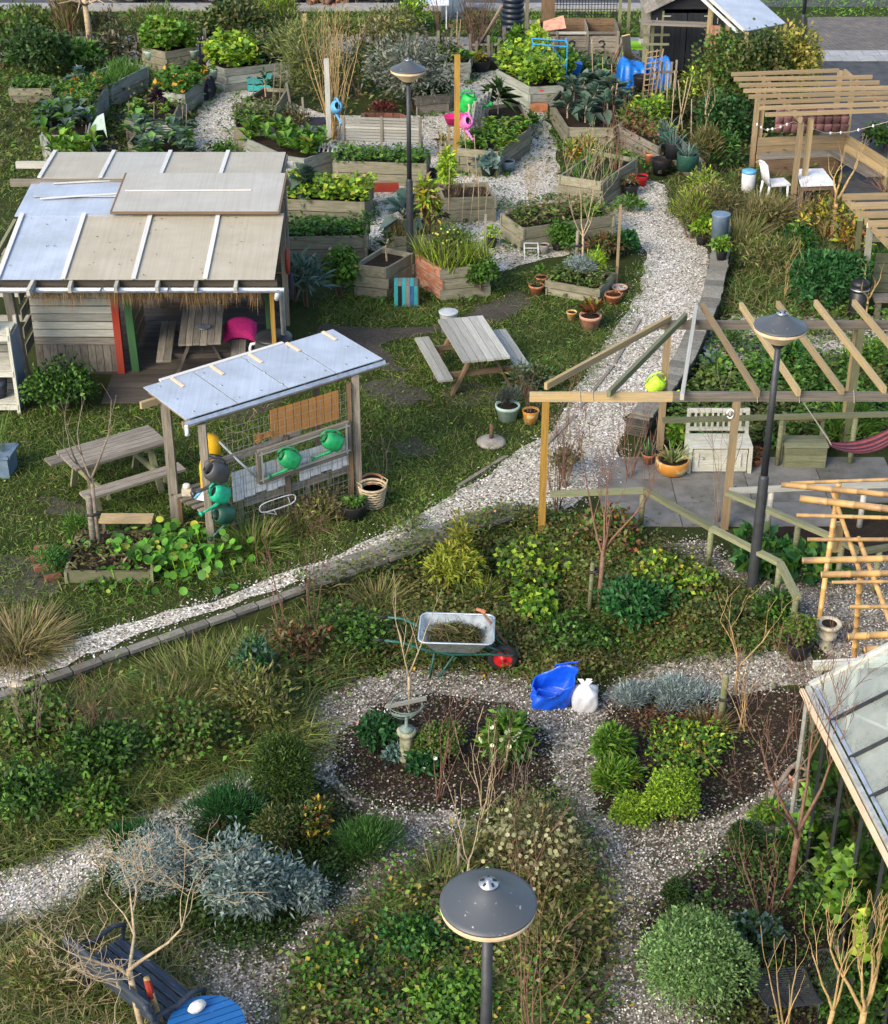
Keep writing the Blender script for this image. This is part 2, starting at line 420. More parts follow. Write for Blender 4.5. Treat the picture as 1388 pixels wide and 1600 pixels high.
# --------- objects
WLOC={}
def put(o,parent=None):
 COL.objects.link(o)
 if parent is not None:
  o.parent=parent
 return o
def thing(name,label,cat,loc,group=None,kind=None):
 o=bpy.data.objects.new(name,None)
 o.empty_display_size=0.1
 o.location=loc
 WLOC[o]=Vector(loc)
 COL.objects.link(o)
 tag(o,label,cat,group,kind)
 return o
def tag(o,label=None,cat=None,group=None,kind=None):
 if label:o["label"]=label
 if cat:o["category"]=cat
 if group:o["group"]=group
 if kind:o["kind"]=kind
 return o
def _wl(parent):
 return WLOC.get(parent,Vector((0,0,0))) if parent is not None else Vector((0,0,0))
class MB:
 """collects shapes in world space; build() links them as one mesh object"""
 def __init__(s):
  s.v,s.f=[],[]
 def add(s,vs,fs):
  n=len(s.v)
  s.v+=[tuple(v) for v in vs]
  s.f+=[tuple(i+n for i in f) for f in fs]
  return s
 def box(s,c,size,M=None):
  hx,hy,hz=(d/2 for d in size)
  vs=[Vector((x,y,z)) for z in (-hz,hz) for x,y in ((-hx,-hy),(hx,-hy),(hx,hy),(-hx,hy))]
  vs=[(M@v if M else v)+Vector(c) for v in vs]
  return s.add(vs,[(3,2,1,0),(4,5,6,7),(0,1,5,4),(1,2,6,5),(2,3,7,6),(3,0,4,7)])
 def bar(s,p0,p1,w,h,up=(0,0,1)):
  M,L,c=_bar_matrix(p0,p1,up)
  return s.box(c,(L,w,h),M)
 def tube(s,pts,radii,n=6,cap=True):
  pts=[Vector(p) for p in pts]
  if isinstance(radii,(int,float)):
   radii=[radii]*len(pts)
  vs,fs=[],[]
  ref=None
  for i,p in enumerate(pts):
   d=(pts[min(i+1,len(pts)-1)]-pts[max(i-1,0)])
   if d.length<1e-9:d=Vector((0,0,1))
   d.normalize()
   if ref is None:
    ref=Vector((0,0,1)) if abs(d.z)<0.9 else Vector((1,0,0))
   a=d.cross(ref);a.normalize()
   bb=d.cross(a);ref=-bb if False else ref
   for k in range(n):
    t=2*math.pi*k/n
    vs.append(p+(a*math.cos(t)+bb*math.sin(t))*radii[i])
  for i in range(len(pts)-1):
   for k in range(n):
    k2=(k+1)%n
    fs.append((i*n+k,i*n+k2,(i+1)*n+k2,(i+1)*n+k))
  if cap:
   fs.append(tuple(range(n-1,-1,-1)))
   fs.append(tuple((len(pts)-1)*n+k for k in range(n)))
  return s.add(vs,fs)
 def lathe(s,c,prof,n=16,M=None,sx=1.0,sy=1.0,cap=True):
  c=Vector(c);vs,fs=[],[]
  for r,z in prof:
   for k in range(n):
    t=2*math.pi*k/n
    v=Vector((r*sx*math.cos(t),r*sy*math.sin(t),z))
    vs.append((M@v if M else v)+c)
  for i in range(len(prof)-1):
   for k in range(n):
    k2=(k+1)%n
    fs.append((i*n+k,i*n+k2,(i+1)*n+k2,(i+1)*n+k))
  if cap and prof[0][0]>1e-4:fs.append(tuple(range(n-1,-1,-1)))
  if cap and prof[-1][0]>1e-4:fs.append(tuple((len(prof)-1)*n+k for k in range(n)))
  return s.add(vs,fs)
 def prism(s,poly,z0,z1):
  n=len(poly)
  vs=[(p[0],p[1],z0) for p in poly]+[(p[0],p[1],z1) for p in poly]
  fs=[tuple(range(n-1,-1,-1)),tuple(range(n,2*n))]
  fs+=[(i,(i+1)%n,n+(i+1)%n,n+i) for i in range(n)]
  return s.add(vs,fs)
 def slab(s,a,b,c,d,t):
  """sheet through four corners, thickness t downwards"""
  q=[Vector(p) for p in (a,b,c,d)]
  nn=(q[1]-q[0]).cross(q[3]-q[0]);nn.normalize()
  lo=[p-nn*t for p in q]
  return s.add(q+lo,[(0,1,2,3),(7,6,5,4),(0,4,5,1),(1,5,6,2),(2,6,7,3),(3,7,4,0)])
 def quad(s,a,b,c,d):
  return s.add([a,b,c,d],[(0,1,2,3)])
 def xform(s,M):
  s.v=[tuple(M@Vector(v)) for v in s.v]
  return s
 def build(s,name,mat,parent=None,smooth=False,origin=None):
  me=bpy.data.meshes.new(name)
  wl=_wl(parent)
  og=Vector(origin) if origin is not None else wl
  me.from_pydata([(v[0]-og.x,v[1]-og.y,v[2]-og.z) for v in s.v],[],s.f)
  if smooth:
   me.polygons.foreach_set("use_smooth",[True]*len(me.polygons))
  me.materials.append(MATS[mat])
  o=bpy.data.objects.new(name,me)
  o.location=og-wl
  WLOC[o]=og.copy()
  return put(o,parent)
def _bar_matrix(p0,p1,up=(0,0,1)):
 p0,p1=Vector(p0),Vector(p1)
 x=p1-p0
 L=x.length
 x.normalize()
 u=Vector(up)
 if abs(x.dot(u))>0.98:
  u=Vector((0,1,0))
 y=u.cross(x);y.normalize()
 z=x.cross(y)
 return Matrix((x,y,z)).transposed(),L,(p0+p1)/2
UNIT={}
def _unit(mat):
 if mat not in UNIT:
  b=MB();b.box((0,0,0),(1,1,1))
  me=bpy.data.meshes.new("board_"+mat)
  me.from_pydata(b.v,[],b.f)
  me.materials.append(MATS[mat])
  UNIT[mat]=me
 return UNIT[mat]
def board(name,p0,p1,w,h,mat,parent,up=(0,0,1),jit=0.0):
 """a straight timber from p0 to p1, w wide and h high; shares one mesh per material"""
 M,L,c=_bar_matrix(p0,p1,up)
 if jit:
  M=M@Matrix.Rotation(R.uniform(-jit,jit),3,'Z')@Matrix.Rotation(R.uniform(-jit,jit),3,'Y')
 o=bpy.data.objects.new(name,_unit(mat))
 sg=R.choice((-1,1))
 S=Matrix.Diagonal((L,w,h))
 M4=(M@S).to_4x4()
 if sg<0:
  M4=M4@Matrix.Rotation(math.pi,4,'Z')
 M4.translation=c-_wl(parent)
 put(o,parent)
 o.matrix_local=M4
 WLOC[o]=c.copy()
 return o
# --------- foliage in numpy
def _unitv(a):
 return a/np.maximum(np.linalg.norm(a,axis=1,keepdims=True),1e-9)
def np_mesh(name,V,F,col,mat,parent=None,smooth=False,origin=None):
 """V (n,3) world, F list of (faces array, sides), col (n,3)"""
 me=bpy.data.meshes.new(name)
 wl=np.array(_wl(parent))
 og=np.array(origin) if origin is not None else wl
 me.vertices.add(len(V))
 me.vertices.foreach_set("co",(V-og).astype(np.float32).ravel())
 loops=np.concatenate([f.ravel() for f in F]).astype(np.int32)
 sizes=np.concatenate([np.full(len(f),f.shape[1]) for f in F])
 starts=np.concatenate([[0],np.cumsum(sizes)[:-1]]).astype(np.int32)
 me.loops.add(len(loops));me.loops.foreach_set("vertex_index",loops)
 me.polygons.add(len(sizes));me.polygons.foreach_set("loop_start",starts)
 me.update(calc_edges=True)
 ca=me.color_attributes.new("Col",'FLOAT_COLOR','POINT')
 c4=np.ones((len(V),4),np.float32);c4[:,:3]=np.clip(col,0.001,1)
 ca.data.foreach_set("color",c4.ravel())
 me.materials.append(MATS[mat])
 o=bpy.data.objects.new(name,me)
 o.location=Vector(og-wl)
 WLOC[o]=Vector(og)
 return put(o,parent)
class Leaves:
 def __init__(s):
  s.V,s.C,s.T,s.n=[],[],[],0
 def _push(s,V,C,T):
  s.V.append(V);s.C.append(C);s.T.append(T+s.n);s.n+=len(V)
 def leaf(s,p,d,nrm,L,W,col,cup=0.18,droop=0.15):
  N=len(p)
  if N==0:return s
  L=np.broadcast_to(np.asarray(L,float),(N,))[:,None];W=np.broadcast_to(np.asarray(W,float),(N,))[:,None]
  d=_unitv(d);sd=np.cross(d,nrm);sd=_unitv(sd);up=np.cross(sd,d)
  m=p+d*L*0.45
  tip=p+d*L+np.array([0,0,-1.0])*L*droop
  a=m+sd*W*0.5+up*W*cup;b=m-sd*W*0.5+up*W*cup
  V=np.stack([p,a,tip,b],1).reshape(-1,3)
  i=np.arange(N)[:,None]*4
  T=np.concatenate([i+np.array([[0,1,2]]),i+np.array([[0,2,3]])])
  s._push(V,np.repeat(col,4,0),T)
  return s
 def round(s,p,nrm,r,col,k=7,cup=0.15):
  N=len(p)
  if N==0:return s
  r=np.broadcast_to(np.asarray(r,float),(N,))[:,None]
  nrm=_unitv(nrm)
  ref=np.where(np.abs(nrm[:,:1])>0.8,np.array([[0,1.0,0]]),np.array([[1.0,0,0]]))
  a=_unitv(np.cross(nrm,ref));b=np.cross(nrm,a)
  ring=[p+(a*math.cos(t)+b*math.sin(t))*r+nrm*r*cup for t in np.linspace(0,2*math.pi,k,endpoint=False)]
  V=np.stack([p]+ring,1).reshape(-1,3)
  i=np.arange(N)[:,None]*(k+1)
  T=np.concatenate([i+np.array([[0,1+j,1+(j+1)%k]]) for j in range(k)])
  c=np.repeat(col,k+1,0)
  s._push(V,c,T)
  return s
 def blade(s,p,d,L,W,col,bend=0.5,bdir=None,seg=2):
  """curved strips of grass"""
  N=len(p)
  if N==0:return s
  L=np.broadcast_to(np.asarray(L,float),(N,))[:,None];W=np.broadcast_to(np.asarray(W,float),(N,))[:,None]
  d=_unitv(d)
  if bdir is None:
   bdir=NR.normal(size=(N,3));bdir[:,2]=0
  bdir=_unitv(bdir)
  bend=np.broadcast_to(np.asarray(bend,float),(N,))[:,None]
  sd=_unitv(np.cross(d,bdir)+1e-4)
  rows=[]
  for k in range(seg):
   t=k/seg
   c=p+d*L*t+(bdir*0.8-np.array([0,0,0.6]))*L*bend*t*t
   rows+=[c-sd*W*0.5*(1-t*0.4),c+sd*W*0.5*(1-t*0.4)]
  rows.append(p+d*L+(bdir*0.8-np.array([0,0,0.6]))*L*bend)
  V=np.stack(rows,1).reshape(-1,3)
  m=2*seg+1
  i=np.arange(N)[:,None]*m
  T=[]
  for k in range(seg-1):
   a=2*k
   T+=[i+np.array([[a,a+1,a+3]]),i+np.array([[a,a+3,a+2]])]
  a=2*(seg-1)
  T.append(i+np.array([[a,a+1,a+2]]))
  s._push(V,np.repeat(col,m,0),np.concatenate(T))
  return s
 def build(s,name,parent=None,mat="foliage",origin=None):
  return np_mesh(name,np.concatenate(s.V),[np.concatenate(s.T)],np.concatenate(s.C),mat,parent,origin=origin)
def pal(n,cols,jitter=0.25):
 """n leaf colours drawn from a palette of (weight, (r,g,b))"""
 w=np.array([c[0] for c in cols],float);w/=w.sum()
 k=NR.choice(len(cols),n,p=w)
 c=np.array([c[1] for c in cols])[k]
 gain=np.where((c[:,1:2]>c[:,:1]*1.05)&(c[:,2:]<c[:,1:2]*0.62),np.array([[1.22,1.3,1.0]]),1.05)
 return c*gain*NR.uniform(1-jitter,1+jitter*1.2,(n,1))*NR.uniform(0.92,1.08,(n,3))
GRASS=[(5,(0.066,0.118,0.02)),(3,(0.09,0.15,0.028)),(2,(0.04,0.075,0.015)),(1.2,(0.17,0.15,0.06))]
DRY=[(4,(0.24,0.19,0.09)),(2,(0.16,0.13,0.06)),(2,(0.10,0.11,0.03))]
SEDGE=[(4,(0.13,0.15,0.045)),(3,(0.075,0.10,0.025)),(2,(0.22,0.19,0.08))]
MIDG=[(4,(0.05,0.115,0.02)),(3,(0.075,0.155,0.028)),(2,(0.03,0.066,0.014))]
BRIGHT=[(4,(0.08,0.165,0.024)),(3,(0.115,0.205,0.03)),(2.5,(0.05,0.105,0.018)),(0.7,(0.2,0.2,0.04))]
LIME=[(4,(0.20,0.30,0.03)),(3,(0.28,0.34,0.045)),(2,(0.12,0.20,0.02))]
DARKG=[(4,(0.022,0.05,0.014)),(3,(0.035,0.07,0.02)),(2,(0.014,0.03,0.009))]
DEEPG=[(4,(0.02,0.075,0.025)),(3,(0.03,0.105,0.035)),(2,(0.012,0.042,0.014))]
KALE=[(4,(0.075,0.125,0.085)),(3,(0.10,0.16,0.11)),(2,(0.045,0.075,0.05))]
BLUEG=[(4,(0.11,0.19,0.165)),(2,(0.16,0.24,0.22)),(2,(0.06,0.11,0.09))]
SILVER=[(4,(0.22,0.28,0.27)),(3,(0.30,0.36,0.35)),(2.5,(0.12,0.16,0.15))]
SAGE=[(4,(0.16,0.22,0.20)),(3,(0.22,0.28,0.26)),(2.5,(0.08,0.115,0.095))]
OLIVE=[(4,(0.085,0.09,0.03)),(3,(0.13,0.13,0.05)),(2,(0.05,0.055,0.02))]
PURPLE=[(4,(0.028,0.018,0.026)),(2,(0.05,0.03,0.045))]
YELLOW=[(4,(0.42,0.34,0.03)),(3,(0.24,0.26,0.03)),(1,(0.38,0.20,0.03))]
RUST=[(3,(0.22,0.07,0.03)),(3,(0.12,0.06,0.03)),(2,(0.10,0.10,0.03))]
BROWN=[(3,(0.12,0.085,0.05)),(3,(0.07,0.05,0.032)),(1,(0.18,0.14,0.08))]
def blob_points(n,c,rx,ry,h,k=7,spread=0.55,shell=0.55,tight=False):
 """points and outward directions on a lumpy mound of k lobes over centre c (at ground)"""
 c=np.array(c)
 th=NR.uniform(0,2*math.pi,k);rr=np.sqrt(NR.uniform(0,1,k))*spread*1.15
 cz=NR.uniform(0.25,0.62,k)
 cx=np.stack([np.cos(th)*rr*rx,np.sin(th)*rr*ry,cz*h],1)
 cx[0]=(0,0,h*0.5)
 sr=NR.uniform(0.3,0.64,k)
 sr[0]=0.58
 if tight:
  sr=NR.uniform(0.5,0.66,k);cx[:,:2]*=0.78;cx[:,2]=h*NR.uniform(0.3,0.5,k)
 i=NR.integers(0,k,n)
 d=_unitv(NR.normal(size=(n,3)))
 d[:,2]=np.abs(d[:,2])*0.9-0.2*(NR.uniform(size=n)<0.35)
 d=_unitv(d)
 f=NR.uniform(shell,1.0,n)**0.7
 f=np.where(NR.uniform(size=n)<(0.02 if tight else 0.09),NR.uniform(1.0,1.3,n),f)
 q=cx[i]+d*np.stack([rx*sr[i],ry*sr[i],np.minimum(h*0.62*sr[i]/0.6,h-cx[i][:,2])],1)*f[:,None]
 q[:,2]=np.maximum(q[:,2],0.015)
 return q+c,d,i
def bush(name,label,cat,base,w,h,n,L,W,cols,depth=None,k=7,stems=5,group=None,shell=0.55,up=0.15,rnd=0.7,cup=0.18,stem_mat="bark_brown",droop=0.15,parent=None,part="foliage",flowers=None,tight=False):
 """a shrub: leaf faces spread through lumpy lobes, on a few woody stems; w, h metres"""
 base=Vector(base)
 rx,ry=w/2,(depth if depth else w*0.9)/2
 t=thing(name,label,cat,base,group) if parent is None else parent
 p,d,i=blob_points(n,base,rx,ry,h,k,shell=shell,tight=tight)
 dd=d+NR.normal(size=(n,3))*rnd+np.array([0,0,up])
 col=pal(n,cols)
 lobe=NR.uniform(0.8,1.22,k)[i][:,None]
 lf=Leaves()
 lf.leaf(p,dd,d+NR.normal(size=(n,3))*0.4,L*NR.uniform(0.65,1.25,n),W*NR.uniform(0.7,1.2,n),col*lobe,cup,droop)
 if flowers:
  fn,fr,fc=flowers
  fp,fd,_=blob_points(fn,base,rx*1.04,ry*1.04,h*1.04,k,shell=0.97)
  lf.round(fp,fd,fr,pal(fn,fc),6)
 lf.build(part,t)
 if stems:
  b=MB()
  for _ in range(stems):
   a=R.uniform(0,6.28);q=R.uniform(0.2,0.7)
   e=base+Vector((math.cos(a)*rx*q,math.sin(a)*ry*q,h*R.uniform(0.55,0.85)))
   m=base.lerp(e,0.5)+Vector((R.uniform(-.1,.1)*rx,R.uniform(-.1,.1)*ry,0.05*h))
   b.tube([base+Vector((math.cos(a)*0.04,math.sin(a)*0.04,-0.02)),m,e],[0.012+0.01*h,0.009+0.006*h,0.004],5)
  b.build("stem",stem_mat,t)
 return t
def grass_tuft(name,label,cat,base,r,h,n,cols,W=0.012,bend=0.6,group=None,seg=3,lean=0.35,dead=None):
 base=Vector(base)
 a=NR.uniform(0,6.283,n);q=np.sqrt(NR.uniform(0,1,n))*r*0.45
 o=np.stack([np.cos(a),np.sin(a),np.zeros(n)],1)
 p=np.array(base)+o*q[:,None]
 d=o*NR.uniform(0,lean*2,(n,1))+np.array([0,0,1.0])+NR.normal(size=(n,3))*0.15
 lf=Leaves()
 lf.blade(p,d,h*NR.uniform(0.55,1.15,n),W,pal(n,cols),NR.uniform(0.2,1.0,n)*bend,o+NR.normal(size=(n,3))*0.5,seg)
 ob=lf.build(name,origin=base)
 tag(ob,label,cat,group)
 return ob
def rosette(lf,c,n,L,W,cols,tilt=(0.2,0.9),up=0.0,stalk=0.0):
 """n leaves radiating from point c"""
 c=np.array(c)
 a=NR.uniform(0,6.283,n);e=NR.uniform(tilt[0],tilt[1],n)
 d=np.stack([np.cos(a)*np.cos(e),np.sin(a)*np.cos(e),np.sin(e)],1)
 nr=np.stack([-np.cos(a)*np.sin(e),-np.sin(a)*np.sin(e),np.cos(e)],1)
 s=NR.uniform(0.6,1.15,n)
 p=c+d*(L*0.12*s)[:,None]+np.stack([np.zeros(n),np.zeros(n),NR.uniform(0,1,n)*up],1)
 lf.leaf(p,d,nr,L*s,W*s,pal(n,cols),0.16,0.3)
def pip(px,py,poly):
 """points inside a polygon"""
 inside=np.zeros(len(px),bool)
 n=len(poly);j=n-1
 for i in range(n):
  xi,yi=poly[i][0],poly[i][1];xj,yj=poly[j][0],poly[j][1]
  c=((yi>py)!=(yj>py))&(px<(xj-xi)*(py-yi)/(yj-yi+1e-12)+xi)
  inside^=c
  j=i
 return inside
def WP(pts,h=0.0):
 """photo outline -> outline on the ground"""
 return [tuple(G(x,y,h))[:2] for x,y in pts]
def scatter(poly,density,holes=(),cap=400000):
 """random ground points inside a world outline"""
 a=np.array(poly)
 lo,hi=a.min(0),a.max(0)
 n=int(min(cap*3,density*np.prod(hi-lo)))
 q=NR.uniform(lo,hi,(n,2))
 k=pip(q[:,0],q[:,1],poly)
 for h in holes:
  k&=~pip(q[:,0],q[:,1],h)
 q=q[k]
 return np.column_stack([q,gz(q[:,0],q[:,1])])
def vnoise(x,y,s=1.0,seed=0):
 """cheap smooth noise in 0..1"""
 return 0.5+0.25*(np.sin(x*1.7*s+seed)*np.cos(y*2.1*s-seed*1.3)+np.sin((x+y)*0.9*s+seed*2.1)+np.sin(x*3.9*s-y*2.7*s+seed*0.7)*0.6)/1.3
def wiggle(poly,step=0.35,amp=0.08):
 """break a straight outline into an uneven one"""
 out=[]
 n=len(poly)
 for i in range(n):
  a,b=Vector((*poly[i][:2],0)),Vector((*poly[(i+1)%n][:2],0))
  m=max(1,int((b-a).length/step))
  for k in range(m):
   p=a.lerp(b,k/m)
   out.append((p.x+R.uniform(-amp,amp),p.y+R.uniform(-amp,amp)))
 return out
# ========= THE SETTING
import bmesh
def sheet(name,poly,off,mat,cut=None,kind="structure"):
 """a flat area laid over the ground, off metres above it; poly in world metres"""
 bm=bmesh.new()
 vs=[bm.verts.new((x,y,0)) for x,y in poly]
 bm.faces.new(vs)
 bmesh.ops.triangulate(bm,faces=bm.faces[:])
 if cut:
  a=np.array(poly);lo,hi=a.min(0),a.max(0)
  for ax in (0,1):
   for t in np.arange(lo[ax]+cut,hi[ax],cut):
    co=Vector((0,0,0));co[ax]=t
    no=Vector((0,0,0));no[ax]=1
    bmesh.ops.bisect_plane(bm,geom=bm.verts[:]+bm.edges[:]+bm.faces[:],plane_co=co,plane_no=no)
 for v in bm.verts:
  v.co.z=float(gz(v.co.x,v.co.y))+off
 bmesh.ops.recalc_face_normals(bm,faces=bm.faces[:])
 if bm.faces and sum(f.normal.z for f in bm.faces)<0:
  bmesh.ops.reverse_faces(bm,faces=bm.faces[:])
 me=bpy.data.meshes.new(name)
 bm.to_mesh(me);bm.free()
 me.materials.append(MATS[mat])
 o=bpy.data.objects.new(name,me)
 put(o)
 if kind:o["kind"]=kind
 WLOC[o]=Vector((0,0,0))
 return o
def make_ground():
 xs=np.unique(np.round(np.concatenate([np.linspace(-400,-8,20),np.arange(-8,6.01,0.2),np.linspace(6,400,20)]),3))
 ys=np.unique(np.round(np.concatenate([np.linspace(-60,9,10),np.arange(9,23.01,0.2),np.linspace(23,60,12),np.linspace(60,700,12)]),3))
 X,Y=np.meshgrid(xs,ys)
 V=np.column_stack([X.ravel(),Y.ravel(),gz(X.ravel(),Y.ravel())-0.004])
 nx,ny=len(xs),len(ys)
 i=(np.arange(ny-1)[:,None]*nx+np.arange(nx-1)[None,:]).ravel()
 F=np.stack([i,i+1,i+nx+1,i+nx],1)
 o=np_mesh("ground",V,[F],np.full((len(V),3),0.1),"turf")
 o["kind"]="structure"
make_ground()
# ---- outlines (photo positions laid out on the ground)
MAIN_PATH=[(-40,1052),(150,990),(330,938),(500,878),(600,833),(700,780),(800,715),(862,672),(905,600),(955,530),(1000,455),(1012,405),(985,352),(955,318),(1000,280),(1040,290),(1048,330),(1100,385),(1110,430),(1096,480),(1048,585),(978,655),(960,735),(900,790),(850,812),(810,806),(480,934),(200,1030),(-40,1108)]
ALLOT=[(296,246),(312,168),(345,132),(420,150),(520,180),(650,180),(690,120),(800,108),(840,150),(868,220),(880,300),(985,300),(1000,352),(900,395),(860,405),(770,425),(740,378),(590,392),(455,380),(440,246)]
MUD=[(500,508),(600,512),(690,505),(790,470),(820,460),(815,490),(740,512),(640,528),(600,545),(640,580),(560,570),(500,530)]
MUD_FRONT=[(190,560),(440,545),(470,610),(400,660),(250,640),(200,610)]
LOW_RING=[(458,1120),(520,1072),(640,1042),(780,1052),(870,1070),(950,1100),(930,1200),(930,1268),(1020,1290),(1110,1282),(1190,1245),(1228,1200),(1262,1290),(1150,1312),(1048,1385),(1000,1425),(1012,1510),(1110,1580),(1130,1640),(905,1640),(945,1500),(940,1380),(905,1300),(872,1240),(855,1150),(800,1100),(690,1084),(590,1098),(530,1150),(520,1215),(590,1262),(700,1268),(770,1300),(700,1335),(610,1390),(545,1445),(480,1520),(420,1640),(310,1640),(400,1510),(520,1400),(600,1330),(560,1262),(490,1210)]
LEFT_PATH=[(-30,1372),(120,1318),(250,1252),(340,1212),(430,1190),(440,1225),(320,1285),(200,1338),(130,1400),(60,1440),(-30,1462)]
BENCH_PATH=[(260,1470),(420,1470),(420,1520),(330,1600),(240,1570)]
RIGHT_STRIP=[(935,1095),(1000,1040),(1120,1022),(1262,1016),(1290,1070),(1180,1082),(1080,1095),(1010,1082),(960,1110)]
BAMBOO_GRAVEL=[(1030,852),(1095,842),(1180,905),(1260,885),(1400,872),(1400,1035),(1300,1035),(1255,975),(1160,920),(1090,880)]
PERGOLA_GRAVEL=[(1150,490),(1400,495),(1400,560),(1240,575),(1110,560),(1085,540)]
BED_ROUND=[(530,1155),(590,1102),(690,1088),(800,1104),(850,1150),(868,1215),(820,1262),(700,1264),(600,1256),(525,1215)]
BED_RIGHT=[(948,1105),(1080,1098),(1180,1085),(1280,1082),(1262,1180),(1190,1240),(1110,1276),(1020,1282),(940,1260),(936,1190)]
BED_LOW=[(1010,1420),(1060,1385),(1160,1318),(1262,1295),(1320,1400),(1400,1500),(1400,1640),(1140,1640),(1020,1510)]
TERRACE=[(905,800),(992,722),(1060,704),(1400,698),(1400,800),(1250,812),(1180,838),(1080,838),(1000,832),(940,815)]
def area(name,px,off,mat,cut=None,amp=0.07,step=0.3):
 return sheet(name,wiggle(WP(px),step,amp),off,mat,cut)
def wall_side(poly):
 """keep an outline on the path's side of the retaining wall"""
 return [(x,max(y,float(np.interp(x,_LX,_LY))+0.06)) if x<1.1 else (x,y) for x,y in poly]
sheet("gravel_path",wall_side(wiggle(WP(MAIN_PATH),0.3,0.06)),0.010,"shell_gravel",0.3)
area("gravel_yard",ALLOT,0.006,"shell_gravel")
area("bare_earth",MUD,0.004,"mud",None,0.15)
area("trodden_earth",MUD_FRONT,0.004,"mud",None,0.12)
area("garden_path",LOW_RING,0.008,"shell_mulch",0.3,0.06,0.2)
area("side_path",LEFT_PATH,0.008,"shell_gravel",0.3,0.05,0.2)
area("bench_path",BENCH_PATH,0.006,"shell_mulch",None,0.06)
area("shell_strip",RIGHT_STRIP,0.008,"shell_mulch",0.25,0.05)
area("shell_ground",BAMBOO_GRAVEL,0.008,"shell_mulch",0.25,0.05)
area("pergola_gravel",PERGOLA_GRAVEL,0.006,"shell_gravel",None,0.1)
area("soil_bed",BED_ROUND,0.014,"soil",0.3,0.06,0.2)
area("planting_bed",BED_RIGHT,0.014,"soil",0.3,0.06,0.2)
area("rose_bed",BED_LOW,0.004,"soil",0.3,0.06,0.2)
area("terrace_bed",[(1090,560),(1400,540),(1400,700),(1060,702),(1000,715),(1030,660)],0.003,"soil",None,0.05)
area("hosta_bed",[(1150,845),(1250,815),(1400,802),(1400,870),(1260,884),(1180,900)],0.005,"soil",0.25,0.04)
area("trodden_patch",[(-20,870),(60,868),(95,900),(80,935),(-20,940)],0.004,"mud",None,0.1)
area("lawn_scuff",[(740,480),(815,455),(830,478),(760,500)],0.006,"mud",None,0.08)
# terrace of large slabs
terr=thing("terrace",None,None,(0,0,0),kind="structure")
tp=WP(TERRACE)
ta=np.array(tp)
bm_slab=1.15
for ix in range(10):
 for iy in range(6):
  x0=1.2+ix*bm_slab;y0=19.6+iy*0.72
  cx,cy=x0+bm_slab/2,y0+0.36
  if not pip(np.array([cx]),np.array([cy]),tp)[0]:continue
  dz=R.uniform(0,0.004)
  zc=float(gz(cx,cy))-0.025+dz
  M=Matrix.Rotation(R.uniform(-.006,.006),3,'Z')
  b=MB();b.box((cx,cy,zc),(bm_slab-0.012,0.708,0.07),M)
  b.build("slab","terrace_slab",terr,origin=(cx,cy,zc))
# the streets beyond the garden
def pw(*pts):return [tuple(P(x,y,0))[:2] for x,y in pts]
sheet("footpath",[(-60,47.0),(8.6,46.8),(8.6,49.4),(-60,50.0)],0.004,"kerb_pale")
sheet("street",[(-300,53.2),(300,53.2),(300,64),(-300,64)],0.003,"asphalt")
kb=MB();kb.box((-40,52.95,0.04),(98,0.6,0.16));kb.build("kerb","kerb_pale")["kind"]="structure"
rp=[P(1262,27,0),P(1700,24,0),P(1700,80,0),P(1262,80,0)]
sheet("brick_road",[(p.x,p.y) for p in rp],0.006,"brick_road")
rp2=[P(1268,96,0),P(1700,92,0),P(1700,330,0),P(1330,330,0),P(1300,240,0),P(1262,180,0)]
sheet("side_pavement",[(p.x,p.y) for p in rp2],0.005,"asphalt")
ts=thing("tile_strip",None,None,P(1270,88,0),kind="structure")
for row in range(2):
 for k in range(30):
  a=P(1264,96,0);y=a.y+row*0.56;x=a.x+k*0.48+row*0.24
  b=MB();b.box((x+0.24,y+0.28,R.uniform(0,.004)),(0.465,0.545,0.05))
  b.build("tile","paving_tile",ts,origin=(x+0.24,y+0.28,0))
# ---- the slab-topped retaining wall along the main path
def wall_run(t,pts,capw,caph,ztop,zbot,caplen,side=1.0,courses=5,face=True):
 """capstones in a row over thin slate courses on the outer side"""
 pts=[Vector(p) for p in pts]
 for a,b in zip(pts[:-1],pts[1:]):
  d=(b-a);L=d.length;d.normalize()
  nrm=Vector((d.y,-d.x,0))*side
  s=0.0
  while s<L-0.02:
   l=min(caplen*R.uniform(0.85,1.15),L-s)
   p0=a+d*(s+0.011);p1=a+d*(s+l-0.011)
   z=ztop-caph/2+R.uniform(-0.006,0.006)
   o=-nrm*(capw/2-0.03+R.uniform(-.012,.012))
   board("capstone",(p0+o).to_3d().xy.to_3d()+Vector((0,0,z)),(p1+o).xy.to_3d()+Vector((0,0,z)),capw,caph,"slate_slab",t,jit=0.012)
   s+=l
  if face:
   hc=(ztop-caph-zbot)/courses
   for c in range(courses):
    s=-R.uniform(0,0.2)
    while s<L:
     l=R.uniform(0.28,0.55)
     s0,s1=max(0,s),min(L,s+l)
     if s1-s0>0.03:
      z=zbot+hc*(c+0.5)
      o=-nrm*(0.10+R.uniform(-0.014,0.014))
      board("slate",(a+d*(s0+.004)+o).xy.to_3d()+Vector((0,0,z)),(a+d*(s1-.004)+o).xy.to_3d()+Vector((0,0,z)),0.2,hc-0.008,"slate_edge",t,jit=0.01)
     s+=l
w1=thing("retaining_wall","low dry stone wall with grey capstones edging the long shell path","wall",G(480,934))
wa,wb=Vector((-7.3,15.65,0)),Vector((1.10,21.40,0))
wm=Vector((-1.75,19.449,0))
wall_run(w1,[wa,wm],0.13,0.05,0.02,-0.34,0.4,1.0)
wall_run(w1,[wm,wb],0.42,0.05,0.035,-0.34,0.58,1.0)
w2=thing("curved_wall","curved narrow stone wall with short slabs beside the shell path","wall",G(1060,590))
